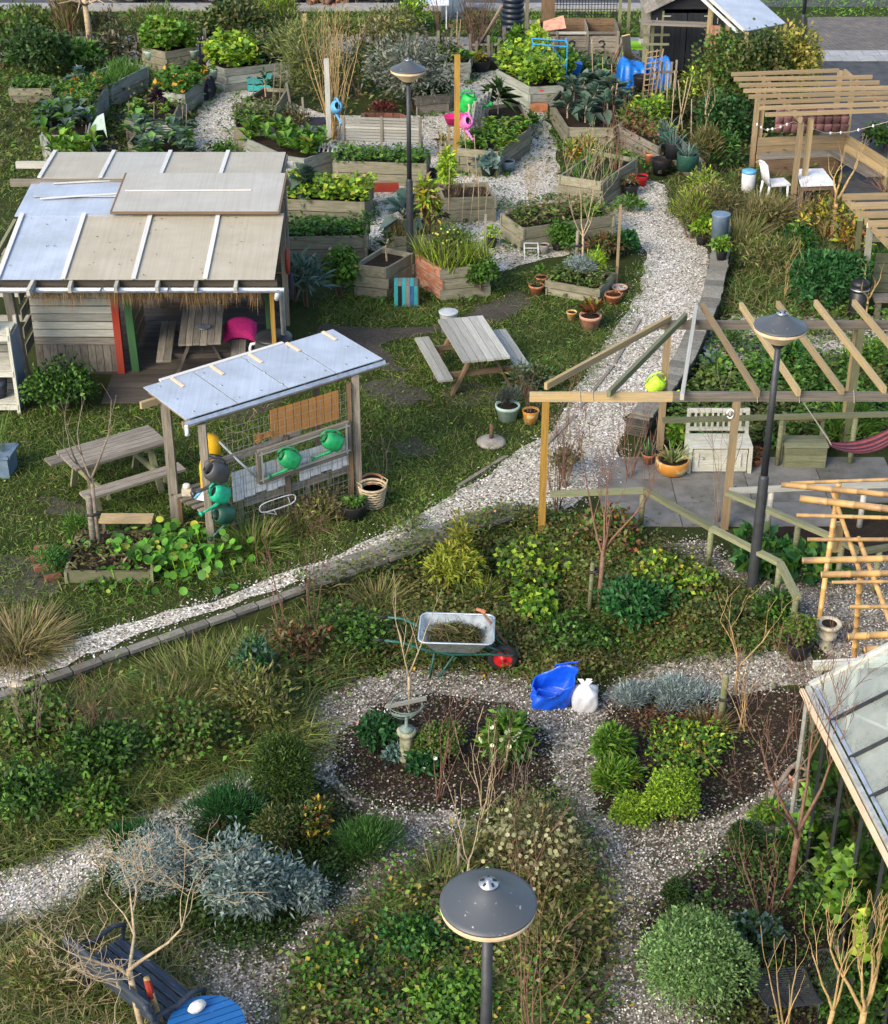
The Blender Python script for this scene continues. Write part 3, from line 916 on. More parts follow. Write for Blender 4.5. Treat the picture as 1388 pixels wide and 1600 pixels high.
cw=[G(x,y) for x,y in [(1137,372),(1137,405),(1133,440),(1122,490),(1103,535),(1082,582),(1052,628),(1016,676)]]
wall_run(w2,cw,0.36,0.05,0.32,0.0,0.27,-1.0,4)
wall_run(w2,[cw[-1],cw[-1]+(cw[-2]-cw[-1]).normalized().cross(Vector((0,0,1)))*-0.36],0.1,0.04,0.27,0.0,0.36,1.0,6)
# plank along the inner side of the curved wall, timber edging of the lawn
ed=thing("timber_edging","dark timber edging sunk between lawn and shell path","edging",G(940,600))
for a,b in [((1000,500),(960,570)),((958,573),(905,640)),((900,650),(850,700)),((790,715),(716,762))]:
 board("plank",G(*a,0.0),G(*b,0.0),0.06,0.07,"grey_wood",ed)
# ========= GROUND COVER (stuff nobody could count)
ARE={k:WP(v) for k,v in dict(MAIN=MAIN_PATH,ALLOT=ALLOT,RING=LOW_RING,LEFT=LEFT_PATH,MUD=MUD,MUDF=MUD_FRONT,ROUND=BED_ROUND,RIGHT=BED_RIGHT,LOW=BED_LOW,TERR=TERRACE,BAMB=BAMBOO_GRAVEL,STRIP=RIGHT_STRIP,BP=BENCH_PATH,PERG=PERGOLA_GRAVEL).items()}
SHEL=[tuple(p.xy) for p in (P(40,600,0),P(420,545,0),P(450,330,0),P(20,330,0))]
SHEL=[(-6.9,25.3),(-2.3,25.3),(-2.3,30.6),(-7.2,30.6)]
def grass_area(name,label,poly,dens,h,W,cols,holes=(),bend=0.5,lean=0.5,seg=2,clump=True,cap=200000):
 q=scatter(poly,dens,[ARE.get(k,k) if isinstance(k,str) else k for k in holes],cap)
 q[:,:2]+=NR.normal(size=(len(q),2))*0.1;q[:,2]=gz(q[:,0],q[:,1])
 if clump:
  v=vnoise(q[:,0],q[:,1],1.3,3)*0.6+vnoise(q[:,0],q[:,1],4.0,8)*0.4
  q=q[NR.uniform(size=len(q))<np.clip(v*2.2-0.25,0.1,1)]
 n=len(q)
 v=vnoise(q[:,0],q[:,1],0.9,5)*0.5+vnoise(q[:,0],q[:,1],3.1,2)*0.5
 d=NR.normal(size=(n,3))*lean+np.array([0,0,1.0])
 d[:,2]=np.abs(d[:,2])+0.15
 col=pal(n,cols)*(0.62+0.8*v)[:,None]
 lf=Leaves()
 lf.blade(q-np.array([0,0,0.01]),d,h*NR.uniform(0.5,1.3,n)*(0.6+0.8*v),W*NR.uniform(0.7,1.3,n),col,bend,None,seg)
 o=lf.build(name)
 tag(o,label,"grass",None,"stuff")
 return o
def leaf_area(name,label,poly,dens,L,W,cols,h=0.18,holes=(),cat="ground cover",clump=True,rnd=False,gap=0.25,cap=120000,mat="foliage"):
 q=scatter(poly,dens,[ARE.get(k,k) if isinstance(k,str) else k for k in holes],cap)
 q[:,:2]+=NR.normal(size=(len(q),2))*0.15;q[:,2]=gz(q[:,0],q[:,1])
 v=vnoise(q[:,0],q[:,1],1.9,1)*0.5+vnoise(q[:,0],q[:,1],5.2,4)*0.5
 if clump:
  k=NR.uniform(size=len(q))<np.clip(v*2.4-gap,0.06,1)
  q,v=q[k],v[k]
 n=len(q)
 q[:,2]+=NR.uniform(0,1,n)**1.5*h*(0.15+1.6*vnoise(q[:,0],q[:,1],3.3,6))
 d=NR.normal(size=(n,3));d[:,2]=d[:,2]*0.35+0.12
 nr=NR.normal(size=(n,3))*0.45+np.array([0,0,1.0])
 col=pal(n,cols,0.35)*(0.6+0.85*vnoise(q[:,0],q[:,1],2.3,9))[:,None]
 hu=np.clip(vnoise(q[:,0],q[:,1],1.4,13)*2.6-1.1,0,1)[:,None]*0.6
 col=col*(1-hu)+hu*col.mean(1,keepdims=True)*np.array([1.75,1.5,0.5])
 lf=Leaves()
 if rnd:
  lf.round(q,nr,L*NR.uniform(0.5,1.2,n),col,6)
 else:
  lf.leaf(q,d,nr,L*NR.uniform(0.6,1.3,n),W*NR.uniform(0.6,1.3,n),col)
 o=lf.build(name,None,mat)
 tag(o,label,cat,None,"stuff")
 return o
LAWN_C=WP([(455,470),(560,455),(760,440),(850,420),(940,455),(1012,405),(1000,480),(945,560),(890,630),(815,712),(700,780),(600,835),(500,872),(330,930),(150,980),(-40,1040),(-40,650),(60,640),(200,640),(250,600),(440,500)])
LAWN_L=WP([(-60,100),(330,95),(345,140),(300,250),(100,250),(60,300),(-60,420)])
grass_area("lawn_grass","short green lawn between the shelter, the picnic tables and the path",LAWN_C,1900,0.09,0.012,GRASS,("MUD","MUDF",SHEL),0.5,0.7,1,cap=170000)
grass_area("lawn_tufts","longer grass tufts growing through the middle lawn",LAWN_C,380,0.2,0.012,[(3,(0.09,0.13,0.026)),(2,(0.06,0.085,0.02)),(1.5,(0.2,0.175,0.075))],("MUD",SHEL),0.9,0.7,2,cap=60000)
leaf_area("lawn_clover","clover and broad weeds in the middle lawn",LAWN_C,90,0.06,0.04,MIDG+BRIGHT,0.05,("MUD","MUDF",SHEL),gap=0.7)
for px in ([(560,600),(640,590),(680,625),(600,640)],[(690,600),(760,600),(800,625),(740,640),(690,625)],[(60,780),(150,790),(140,815),(70,805)],[(600,690),(660,685),(690,705),(620,715)]):
 area("worn_patch",px,0.005,"mud",None,0.14,0.2)
grass_area("meadow_grass","sunlit yellowish grass around the planters behind the shelter",LAWN_L,420,0.17,0.02,[(3,(0.075,0.11,0.025)),(2,(0.12,0.13,0.04)),(1,(0.05,0.08,0.02))],("ALLOT",),0.7,0.6,1,cap=90000)  # yellowish blade colours carry the sunlight falling on this grass
WILD_R=WP([(1045,285),(1180,270),(1340,330),(1345,500),(1120,495),(1140,400),(1100,380),(1045,330)])
grass_area("wild_grass","long wild grass on the slope right of the curved wall",WILD_R,650,0.38,0.016,[(4,(0.06,0.10,0.022)),(2,(0.14,0.135,0.045)),(1,(0.2,0.17,0.08))],(),0.8,0.5,2,cap=40000)
WILD_L=WP([(-60,1150),(200,1078),(480,975),(620,962),(540,1050),(462,1112),(500,1190),(430,1190),(340,1210),(120,1315),(-60,1380)])
grass_area("rough_grass","tangled rough grass below the retaining wall at the left",WILD_L,2900,0.5,0.012,[(4,(0.075,0.11,0.025)),(3,(0.12,0.135,0.04)),(2,(0.20,0.18,0.075)),(1,(0.03,0.05,0.014))],(),0.9,0.6,2,cap=60000)
leaf_area("weed_cover","dark green weeds and bramble leaves among the rough grass",WILD_L,900,0.075,0.05,MIDG+[(1,(0.1,0.14,0.04))],0.3,(),gap=0.75)
WILD_B=WP([(-60,1464),(60,1440),(130,1400),(260,1470),(330,1600),(310,1660),(-60,1660)])
grass_area("dry_grass","dry straw coloured long grass in the near left corner",WILD_B,2400,0.42,0.011,[(3,(0.24,0.20,0.10)),(3,(0.10,0.12,0.035)),(2,(0.055,0.085,0.02))],(),0.9,0.6,2,cap=40000)
CENT=WP([(540,1446),(610,1390),(700,1335),(770,1300),(870,1240),(905,1300),(942,1380),(946,1500),(905,1660),(415,1660),(480,1520)])
leaf_area("strawberry_cover","leafy green ground cover round the nearest lamp post",CENT,2300,0.068,0.045,MIDG+BROWN+[(2,(0.10,0.13,0.03)),(0.6,(0.28,0.22,0.03))],0.3,(),gap=0.45)
grass_area("cover_grass","thin grass growing through the near ground cover",CENT,1500,0.34,0.011,GRASS+[(3,(0.2,0.17,0.08))],(),0.9,0.5,2,cap=20000)
SAGEB=WP([(170,1345),(320,1288),(440,1228),(500,1215),(600,1330),(520,1400),(400,1510),(300,1480),(140,1400)])
leaf_area("dark_cover","small dark leaves covering the ground under the sage bushes",SAGEB,2400,0.05,0.035,DARKG+[(2,(0.05,0.085,0.02))],0.12,(),gap=0.1)
MID=WP([(478,950),(600,905),(810,820),(905,812),(1000,838),(1040,860),(1110,900),(1200,950),(1262,1014),(1110,1024),(1000,1042),(870,1068),(780,1050),(640,1040),(540,1060),(478,1080)])
leaf_area("ivy_cover","low ivy and strawberry leaves round the wheelbarrow",MID,2300,0.065,0.045,[(4,(0.04,0.075,0.018)),(3,(0.06,0.105,0.026)),(3,(0.09,0.095,0.028)),(2.5,(0.12,0.08,0.035))],0.2,(),gap=0.2)
grass_area("bed_grass","thin grass among the ivy below the path",MID,1100,0.28,0.011,GRASS+[(3,(0.18,0.15,0.07)),(2,(0.09,0.06,0.03))],(),0.9,0.5,2,cap=20000)
leaf_area("autumn_leaves","fallen yellow and orange leaves on the garden beds",MID,55,0.06,0.045,[(3,(0.50,0.30,0.02)),(2,(0.40,0.18,0.03)),(1,(0.28,0.16,0.06))],0.16,(),"leaf",True,gap=0.5)
leaf_area("fallen_leaves","yellow leaves lying among the near ground cover",CENT,40,0.06,0.045,[(3,(0.5,0.34,0.03)),(1,(0.35,0.16,0.04))],0.2,(),"leaf",True,gap=0.5)
leaf_area("rose_bed_cover","scattered small weeds on the dark soil by the greenhouse",ARE["LOW"],1100,0.055,0.04,DARKG+MIDG,0.22,(),gap=0.5)
leaf_area("soil_weeds","sparse seedlings on the round soil bed",ARE["ROUND"],130,0.045,0.03,MIDG+BROWN,0.06,(),gap=0.3)
leaf_area("bed_weeds","sparse small weeds on the right planting bed",ARE["RIGHT"],160,0.05,0.03,MIDG+BROWN,0.08,(),gap=0.4)
TBED=WP([(1092,575),(1400,560),(1400,690),(1062,698),(1035,668)])
leaf_area("terrace_cover","dense leafy bed behind the terrace rail",TBED,850,0.10,0.06,MIDG+[(2,(0.08,0.15,0.03))],0.3,(),gap=0.3)
PBED=WP([(1100,505),(1400,490),(1400,600),(1085,600)])
leaf_area("pergola_cover","patchy weeds and leaves under the open pergola",PBED,420,0.11,0.06,MIDG+[(1.5,(0.13,0.14,0.04)),(1,(0.09,0.07,0.04))],0.25,(),gap=0.6)
FAR_T=[(-26,49.6),(8,49.6),(8,53.2),(-26,53.2)]
grass_area("verge_grass","green grass verge between the footpath and the street",FAR_T,130,0.2,0.045,[(3,(0.075,0.14,0.025)),(2,(0.10,0.16,0.03))],(),0.6,0.6,1,cap=30000)
FAR_R=[(8.6,51.9),(40,51.9),(40,58),(8.6,58)]
grass_area("roadside_grass","bright mown grass strip beyond the brick road",FAR_R,90,0.16,0.05,[(3,(0.07,0.15,0.022)),(2,(0.10,0.18,0.03))],(),0.6,0.6,1,cap=30000)
UND=[(-20,36.5),(9,36.5),(9,47),(-20,47)]
leaf_area("hedge_bottom","mixed weeds at the foot of the back fence",UND,70,0.14,0.08,MIDG+OLIVE+BROWN,0.4,("ALLOT",),gap=0.35)
leaf_area("terrace_litter","dead leaves blown across the terrace",ARE["TERR"],26,0.06,0.04,BROWN+OLIVE,0.01,(),"leaf",False)
leaf_area("yard_weeds","small weeds sprouting in the shell yard between planters",ARE["ALLOT"],60,0.09,0.05,MIDG+OLIVE,0.12,(),gap=0.75)
leaf_area("path_weeds","weeds and leaf litter scattered along the long path",ARE["MAIN"],60,0.06,0.035,MIDG+OLIVE+BROWN,0.05,(),gap=0.7)
leaf_area("path_litter","brown leaf litter on the winding lower path",ARE["RING"],420,0.05,0.03,BROWN+BROWN+OLIVE+MIDG,0.04,(),gap=0.85)
# loose shells and bark chips on the paths: small flat flakes
def flakes(name,label,poly,dens,cols,size,cap,amp=0.12):
 big=[(x,y) for x,y in poly]
 q=scatter(big,dens,(),cap)
 q[:,:2]+=NR.normal(size=(len(q),2))*amp
 q[:,2]=gz(q[:,0],q[:,1])+0.012+NR.uniform(0,0.012,len(q))
 n=len(q)
 d=NR.normal(size=(n,3));d[:,2]*=0.25
 nr=NR.normal(size=(n,3))*0.35+np.array([0,0,1.0])
 lf=Leaves()
 lf.leaf(q,d,nr,size*NR.uniform(0.5,1.4,n),size*0.7*NR.uniform(0.5,1.3,n),pal(n,cols),0.2,0.0)
 tag(lf.build(name,None,"tint"),label,"shells",None,"stuff")
SHELLC=[(4,(0.56,0.54,0.49)),(3,(0.40,0.38,0.34)),(2,(0.2,0.18,0.15)),(1,(0.74,0.72,0.68))]
MULCHC=[(2.8,(0.46,0.44,0.39)),(3,(0.26,0.24,0.20)),(3.2,(0.095,0.082,0.062)),(0.8,(0.66,0.63,0.56))]
flakes("loose_shells","crushed white shells lying on the long path",ARE["MAIN"],700,SHELLC,0.035,60000)
flakes("path_shells","shell and bark fragments on the winding lower path",ARE["RING"],2200,MULCHC,0.034,60000,0.16)
flakes("side_path_shells","shells spilled along the narrow left path",ARE["LEFT"],1600,SHELLC,0.033,20000,0.12)
flakes("strip_shells","shells on the strip before the greenhouse",ARE["STRIP"],1600,MULCHC,0.034,12000,0.12)
flakes("bamboo_shells","shells on the ground under the bamboo frame",ARE["BAMB"],1400,MULCHC,0.034,15000,0.12)
flakes("bench_shells","shells before the dark bench",ARE["BP"],1600,MULCHC,0.034,9000,0.15)
flakes("bed_chips","bark chips on the round soil bed",ARE["ROUND"],900,[(4,(0.03,0.022,0.015)),(2,(0.09,0.065,0.045)),(1,(0.25,0.2,0.15))],0.04,12000,0.05)
flakes("planting_chips","bark chips on the planting bed by the greenhouse",ARE["RIGHT"],900,[(4,(0.03,0.022,0.015)),(2,(0.09,0.065,0.045)),(1,(0.25,0.2,0.15))],0.04,12000,0.05)
flakes("rose_chips","bark chips on the bed under the bare trees",ARE["LOW"],700,[(4,(0.03,0.022,0.015)),(2,(0.10,0.07,0.05)),(1,(0.25,0.2,0.15))],0.04,12000,0.05)
# ========= LAMPS
def lamp(label,X,Y,zr,zb=0.0,r=0.335):
 t=thing("street_lamp",label,"lamp",(X,Y,zb),"conical street lamps")
 c=Vector((X,Y,zr))
 MB().tube([(X,Y,zb-0.05),(X,Y,zb+0.03),(X,Y,zb+1.75),(X,Y,zb+1.8)],[0.078,0.075,0.068,0.052],14).build("pole_sleeve","lamp_metal",t,True)
 MB().tube([(X,Y,zb+1.78),(X,Y,zr-0.22)],[0.049,0.04],14).build("pole","lamp_metal",t,True)
 MB().lathe(c,[(0.055,-0.30),(0.07,-0.29),(0.075,-0.25),(0.105,-0.235)],20).build("collar","lamp_metal",t,True)
 MB().lathe(c,[(0.10,-0.24),(0.12,-0.232),(r-0.035,-0.075),(r-0.004,-0.062),(r+0.002,-0.035),(r-0.012,-0.03),(r-0.012,-0.02)],40).build("diffuser","lamp_cream",t)
 MB().lathe(c,[(r-0.02,-0.022),(r,-0.020),(r+0.004,-0.008),(r,0.0),(r-0.03,0.012),(r*0.62,0.062),(r*0.34,0.115),(0.06,0.162),(0.0,0.166)],48).build("hood","lamp_hood",t,True)
 k=MB().lathe(c+Vector((0,0,0.158)),[(0.074,0.0),(0.070,0.012),(0.030,0.03),(0.018,0.046),(0.0,0.048)],20).build("vent_cap","steel",t,True)
 for i in range(5):
  a=i*1.2566+0.3
  MB().box(c+Vector((math.cos(a)*0.047,math.sin(a)*0.047,0.183)),(0.028,0.016,0.012),Matrix.Rotation(a,3,'Z')@Matrix.Rotation(0.6,3,'Y')).build("vent_slot","black_plastic",k)
 return t
p=P(1220,508,3.95);lamp("dark lamp with cream underside above the open pergola on the right",p.x,p.y,3.95)
p=P(638,107,3.95);lamp("lamp on a slim dark post standing among the wooden planters",p.x,p.y,3.95)
p=P(763,1408,4.25);lamp("nearest lamp, its grey cone seen from above at the bottom",p.x,p.y,4.25,-0.3,0.338)
p=G(1245,128);lamp("lamp post beside the ivy hedge, its head above the picture",p.x,p.y,4.4)
# ========= PICNIC TABLES
def picnic(label,c4,zt,n,mat,legmat,benches=(-1,1),gap=0.2,bw=0.26,zbn=0.45,nb=2,over=0.0,name="picnic_table"):
 """c4: near-left, near-right, far-right, far-left corners of the top in the photo; the length runs near to far"""
 a,b,c,d=(P(x,y,zt) for x,y in c4)
 nr,fr=(a+b)/2,(c+d)/2
 ax=fr-nr;L=ax.length;ax.normalize()
 sd=Vector((ax.y,-ax.x,0))
 W=((b-a).length+(c-d).length)/2*abs((b-a).normalized().dot(sd))
 ctr=(nr+fr)/2
 t=thing(name,label,"picnic table",(ctr.x,ctr.y,0),"picnic tables")
 pw_=W/n
 for i in range(n):
  o=sd*(-W/2+pw_*(i+0.5))
  e=R.uniform(-.012,.012)
  board("tabletop_plank",nr+o+ax*e-Vector((0,0,0.02)),fr+o+ax*e-Vector((0,0,0.02)),pw_-0.009,0.04,mat,t,jit=0.002)
 for s in benches:
  for i in range(nb):
   o=sd*s*(W/2+gap+bw/nb*(i+0.5))
   z=Vector((0,0,zbn-zt-0.02))
   board("bench_plank",nr+o-ax*over+z,fr+o+ax*over+z,bw/nb-0.008,0.04,mat,t,jit=0.002)
 for e in (0.16,0.84):
  q=nr.lerp(fr,e)
  for s in (-1,1):
   top=q+sd*s*(W*0.22);top.z=zt-0.05
   bot=q+sd*s*(W/2+gap*0.75);bot.z=0.0
   board("leg",top,bot,0.045,0.095,legmat,t,up=ax)
  q2=q+ax*(0.055 if e<0.5 else -0.055)
  q3=q2.copy();q3.z=zbn-0.085
  r_=W/2+gap+bw
  board("crossbar",q3-sd*(r_ if -1 in benches else W*0.4),q3+sd*(r_ if 1 in benches else W*0.4),0.045,0.09,legmat,t)
  q4=q2.copy();q4.z=zt-0.085
  board("top_support",q4-sd*W*0.42,q4+sd*W*0.42,0.045,0.08,legmat,t)
 m=nr.lerp(fr,0.5)
 board("brace",Vector((nr.lerp(fr,0.22).x,nr.lerp(fr,0.22).y,zbn-0.06)),Vector((m.x,m.y,zt-0.06)),0.045,0.07,legmat,t)
 return t
picnic("picnic table with skylit pale top and warm lit legs on the middle lawn",[(718,562),(803,560),(753,495),(686,497)],0.75,6,"pale_wood","brown_wood",gap=0.16)  # pale top and brown legs paint in sky sheen and warm light
picnic("grey mossy picnic table left of the watering can stand",[(118,735),(88,703),(236,664),(259,690)],0.74,6,"grey_wood","green_wood",gap=0.16,over=0.05)
picnic("dark picnic table standing under the shelter roof",[(275,537),(349,536),(346,476),(289,476)],0.74,6,"grey_wood","dark_wood",gap=0.14)
# ========= GARDEN SHELTER
sh=thing("garden_shelter","large open shelter with beige plastic roof and reed fringe","shelter",(-5.0,27.5,0))
XB=[-7.32,-6.22,-5.07,-3.9,-2.76]
def rpanel(x0,x1,y0,z0,y1,z1,mat,th=0.016):
 c=Vector(((x0+x1)/2,(y0+y1)/2,(z0+z1)/2))
 MB().slab((x0,y0,z0),(x1,y0,z0),(x1,y1,z1),(x0,y1,z1),th).build("roof_panel",mat,sh,origin=c)
FM=["poly_blue","poly_beige","poly_beige","poly_beige"]
for i in range(4):
 rpanel(XB[i]+.012,XB[i+1]-.012,25.45,2.10,27.55,2.47,FM[i])
for i in range(4):
 board("roof_strip",(XB[i]+(0.03 if i==0 else 0),25.42,2.122),(XB[i]+(0.03 if i==0 else 0),27.5,2.49),0.075,0.022,"roof_lath",sh)
XR=[-7.28,-6.18,-5.12,-4.04,-2.95]
RM=["poly_beige","poly_grey","poly_beige","poly_beige"]
for i in range(4):
 rpanel(XR[i]+.012,XR[i+1]-.012,28.95,2.63,30.35,2.66,RM[i])
 board("roof_strip",(XR[i],28.92,2.652),(XR[i],30.38,2.682),0.07,0.022,"roof_lath",sh)
rpanel(-7.42,-5.4,27.45,2.46,28.95,2.56,"poly_blue")
rpanel(-7.25,-5.4,28.2,2.55,28.98,2.585,"poly_blue")
board("roof_strip",(-7.1,28.08,2.55),(-5.45,28.35,2.575),0.05,0.015,"roof_lath",sh)
board("roof_strip",(-7.0,28.74,2.60),(-5.35,28.98,2.61),0.05,0.015,"roof_lath",sh)
rpanel(-5.72,-2.86,27.42,2.55,29.05,2.69,"poly_grey",0.02)
board("roof_strip",(-5.62,28.25,2.635),(-3.4,28.28,2.638),0.04,0.015,"roof_lath",sh)
for a,b in (((-5.74,27.4,2.53),(-2.84,27.4,2.53)),((-5.74,27.4,2.53),(-5.74,29.06,2.67)),((-2.84,27.4,2.53),(-2.84,29.06,2.67))):
 board("panel_edge",a,b,0.03,0.04,"brown_wood",sh)
for x in (-7.6,-7.45,-6.75,-6.1,-5.35,-4.68,-4.05,-3.4):
 board("rafter",(x,25.16 if x<-6.5 else 25.28,1.98),(x+(0.2 if x<-6.5 else 0),27.4,2.37),0.055,0.11,"pale_wood" if x>-7 else "green_wood",sh)
for x in (-7.3,-6.2,-5.1,-4.0,-2.95):
 board("rafter",(x,27.45,2.38),(x,30.3,2.58),0.055,0.11,"grey_wood",sh)
board("fascia",(-7.3,25.55,2.0),(-2.74,25.55,2.0),0.03,0.13,"dark_wood",sh)  # brown board under the eave; its shadow is put into the darker wood
board("ridge_beam",(-7.8,28.9,2.56),(-2.75,28.9,2.56),0.08,0.12,"grey_wood",sh)
board("rear_beam",(-7.95,30.0,2.53),(-2.8,30.0,2.53),0.08,0.12,"pale_wood",sh)
board("middle_beam",(-7.35,27.45,2.36),(-2.8,27.45,2.36),0.08,0.13,"dark_wood",sh)
g=MB()
gp=[]
n=9
for x in (-7.55,-2.62):
 for k in range(n):
  a=math.pi*k/(n-1)
  gp.append((x,25.36-0.065*math.cos(a),1.96-0.06*math.sin(a)))
g.add(gp,[(k,k+1,n+k+1,n+k) for k in range(n-1)])
g.build("gutter","zinc",sh,True)
for x in (-6.7,-5.6,-4.5,-3.4):
 board("gutter_bracket",(x,25.28,1.955),(x,25.46,1.965),0.03,0.01,"steel",sh)
def post(t,name,x,y,h,w,mat,lean=(0,0),z0=0.0):
 return board(name,(x,y,z0),(x+lean[0],y+lean[1],z0+h),w,w,mat,t)
post(sh,"post",-7.16,25.85,1.95,0.15,"grey_wood",(-0.12,0))
post(sh,"post",-5.60,26.28,1.95,0.12,"red_paint")
post(sh,"post",-5.36,26.35,1.95,0.13,"green_paint",(-0.05,0))
post(sh,"post",-5.62,28.3,2.1,0.14,"yellow_wood")
post(sh,"post",-3.0,26.5,1.95,0.13,"green_paint")
post(sh,"post",-2.86,25.72,2.05,0.07,"yellow_wood")
post(sh,"post",-2.9,28.4,2.4,0.1,"grey_wood");post(sh,"post",-7.2,30.0,2.5,0.1,"grey_wood");post(sh,"post",-3.0,30.0,2.5,0.1,"grey_wood")
for i in range(8):
 z=0.62+i*0.145
 board("wall_board",(-7.05,26.3+R.uniform(-.01,.01),z),(-5.66,26.3+R.uniform(-.01,.01),z),0.025,0.125,"pale_wood" if i else "grey_wood",sh,jit=0.004)
for i in range(11):
 x=-7.0+i*0.13
 board("wall_plank",(x,26.32,0.0),(x,26.32,0.55+R.uniform(-.02,.02)),0.12,0.02,"grey_wood",sh,up=(0,1,0))
for i in range(5):
 board("side_board",(-7.25,26.4,0.4+i*0.32),(-7.25,29.9,0.4+i*0.32),0.02,0.2,"grey_wood",sh)
for i in range(6):
 board("inner_wall_board",(-5.5,26.9,0.2+i*0.25),(-5.5,28.2,0.2+i*0.25),0.025,0.2,"brown_wood",sh)
for i in range(5):
 board("rear_wall_board",(-5.5,29.6,0.85+i*0.26),(-2.95,29.6,0.85+i*0.26),0.025,0.235,"brown_wood",sh)
for i in range(4):
 board("pallet_slat",(-5.4,29.15,0.1+i*0.17),(-3.05,29.15,0.1+i*0.17),0.03,0.1,"dark_wood",sh)
for x in (-5.3,-4.75,-4.15,-3.6,-3.1):
 board("pallet_block",(x,29.3,0),(x,29.3,0.68),0.1,0.28,"dark_wood",sh)
board("pallet_top",(-5.45,29.38,0.72),(-3.0,29.38,0.72),0.42,0.04,"brown_wood",sh)
for i in range(24):
 y=25.2+i*0.19
 board("floor_board",(-5.75 if y<26.3 else -7.1,y,0.02),(-2.95,y,0.02),0.175,0.03,"dark_wood",sh,jit=0.001)
# reed fringe hanging under the front roof
lf=Leaves();n=2600
q=np.column_stack([NR.uniform(-6.95,-3.05,n),25.8+NR.uniform(-.05,.05,n),NR.uniform(1.86,1.95,n)])
d=NR.normal(size=(n,3))*0.14+np.array([0,0,-1.0])
lf.blade(q,d,NR.uniform(0.22,0.5,n)*(0.6+0.6*vnoise(q[:,0]*3,q[:,1],2,1)),0.013,pal(n,[(3,(0.30,0.19,0.085)),(2,(0.19,0.115,0.05)),(1,(0.40,0.28,0.14))]),0.1,None,1)
tag(lf.build("reed_fringe",sh,"tint"),kind="stuff")
lf=Leaves();n=45
q=np.column_stack([NR.uniform(-7.2,-2.8,n),NR.uniform(25.5,27.4,n),np.zeros(n)]);q[:,2]=2.12+(q[:,1]-25.45)*.1762
lf.leaf(q,NR.normal(size=(n,3))*np.array([1,1,.1]),np.tile([0,-.17,1.0],(n,1)),NR.uniform(.02,.07,n),.025,pal(n,BROWN+OLIVE),.1,0)
tag(lf.build("roof_litter",sh,"tint"),kind="stuff")
# downpipe and water butt
MB().tube([(-2.72,25.36,1.93),(-2.74,25.36,1.8),(-2.72,25.95,1.7),(-2.72,25.98,0.88)],0.045,10).build("downpipe","pvc_grey",sh,True)
wbp=Vector((-2.90,26.0,0))
t=thing("water_butt","black round water butt under the shelter's downpipe","water butt",wbp)
MB().lathe(wbp,[(0.25,0),(0.31,0.1),(0.345,0.4),(0.335,0.68),(0.30,0.80)],28).build("barrel","butt_plastic",t,True)
MB().lathe(wbp,[(0.315,0.80),(0.325,0.82),(0.31,0.85),(0.18,0.885),(0.0,0.895)],28).build("lid","black_plastic",t,True)
MB().tube([wbp+Vector(v) for v in ((-0.40,-0.06,0.30),(-0.40,-0.06,0.66),(-0.38,-0.06,0.72),(-0.28,-0.05,0.73))],0.028,8).build("overflow_pipe","white_plastic",t,True)
# magenta cushion and things on the shelter bench
cp=P(376,512,0.62)
b=MB()
nx,ny=12,8
for s in (1,-1):
 vs,fs=[],[]
 for j in range(ny+1):
  for i in range(nx+1):
   u,v=i/nx*2-1,j/ny*2-1
   e=max(0,(1-u**4))*max(0,(1-v**4))
   vs.append(cp+Vector((u*0.28,v*0.2-0.06*u*u,s*0.085*math.sqrt(e)+0.10*v-0.07*u*u)))
 for j in range(ny):
  for i in range(nx):
   k=j*(nx+1)+i
   fs.append((k,k+1,k+nx+2,k+nx+1)[::s])
 b.add(vs,fs)
tag(b.build("cushion","magenta_cloth",None,True,origin=cp),"large magenta cushion on the bench under the shelter","cushion")
tp_=P(318,512,0.755)
tag(MB().lathe(tp_,[(0.05,0),(0.10,0.006),(0.12,0.022),(0.11,0.022),(0.05,0.01),(0,0.01)],18).build("ashtray","steel",None,True,origin=tp_),"small round metal dish on the table under the shelter","dish")
# old tyre/clutter hanging on the right side of the shelter
for i,(x,z,m,lb) in enumerate([(-2.72,1.7,"red_paint","red plastic tub hanging at the shelter's right side"),(-2.62,1.45,"dark_cloth","dark grey bag hanging below the red tub on the shelter")]):
 q=Vector((x,27.2-i*0.5,z-0.2))
 tag(MB().lathe(q,[(0.06,0),(0.13,0.04),(0.16,0.2),(0.13,0.4),(0.05,0.46)],12,sx=0.3).build("tub" if i==0 else "bag",m,None,True,origin=q),lb,"tub" if i==0 else "bag")
# rails left of the shelter
rf=thing("rail_fence","grey horizontal rails running left behind the shelter","fence",(-7.9,27.6,0))
for z,y in ((0.35,27.9),(0.75,28.1),(1.05,28.6),(1.25,28.9)):
 board("rail",(-9.2,y,z),(-7.25,y,z),0.04,0.12,"pale_wood",rf)
board("post",(-7.95,28.2,0),(-7.95,28.2,1.3),0.08,0.08,"grey_wood",rf)
board("post",(-9.1,28.2,0),(-9.1,28.2,1.3),0.08,0.08,"grey_wood",rf)
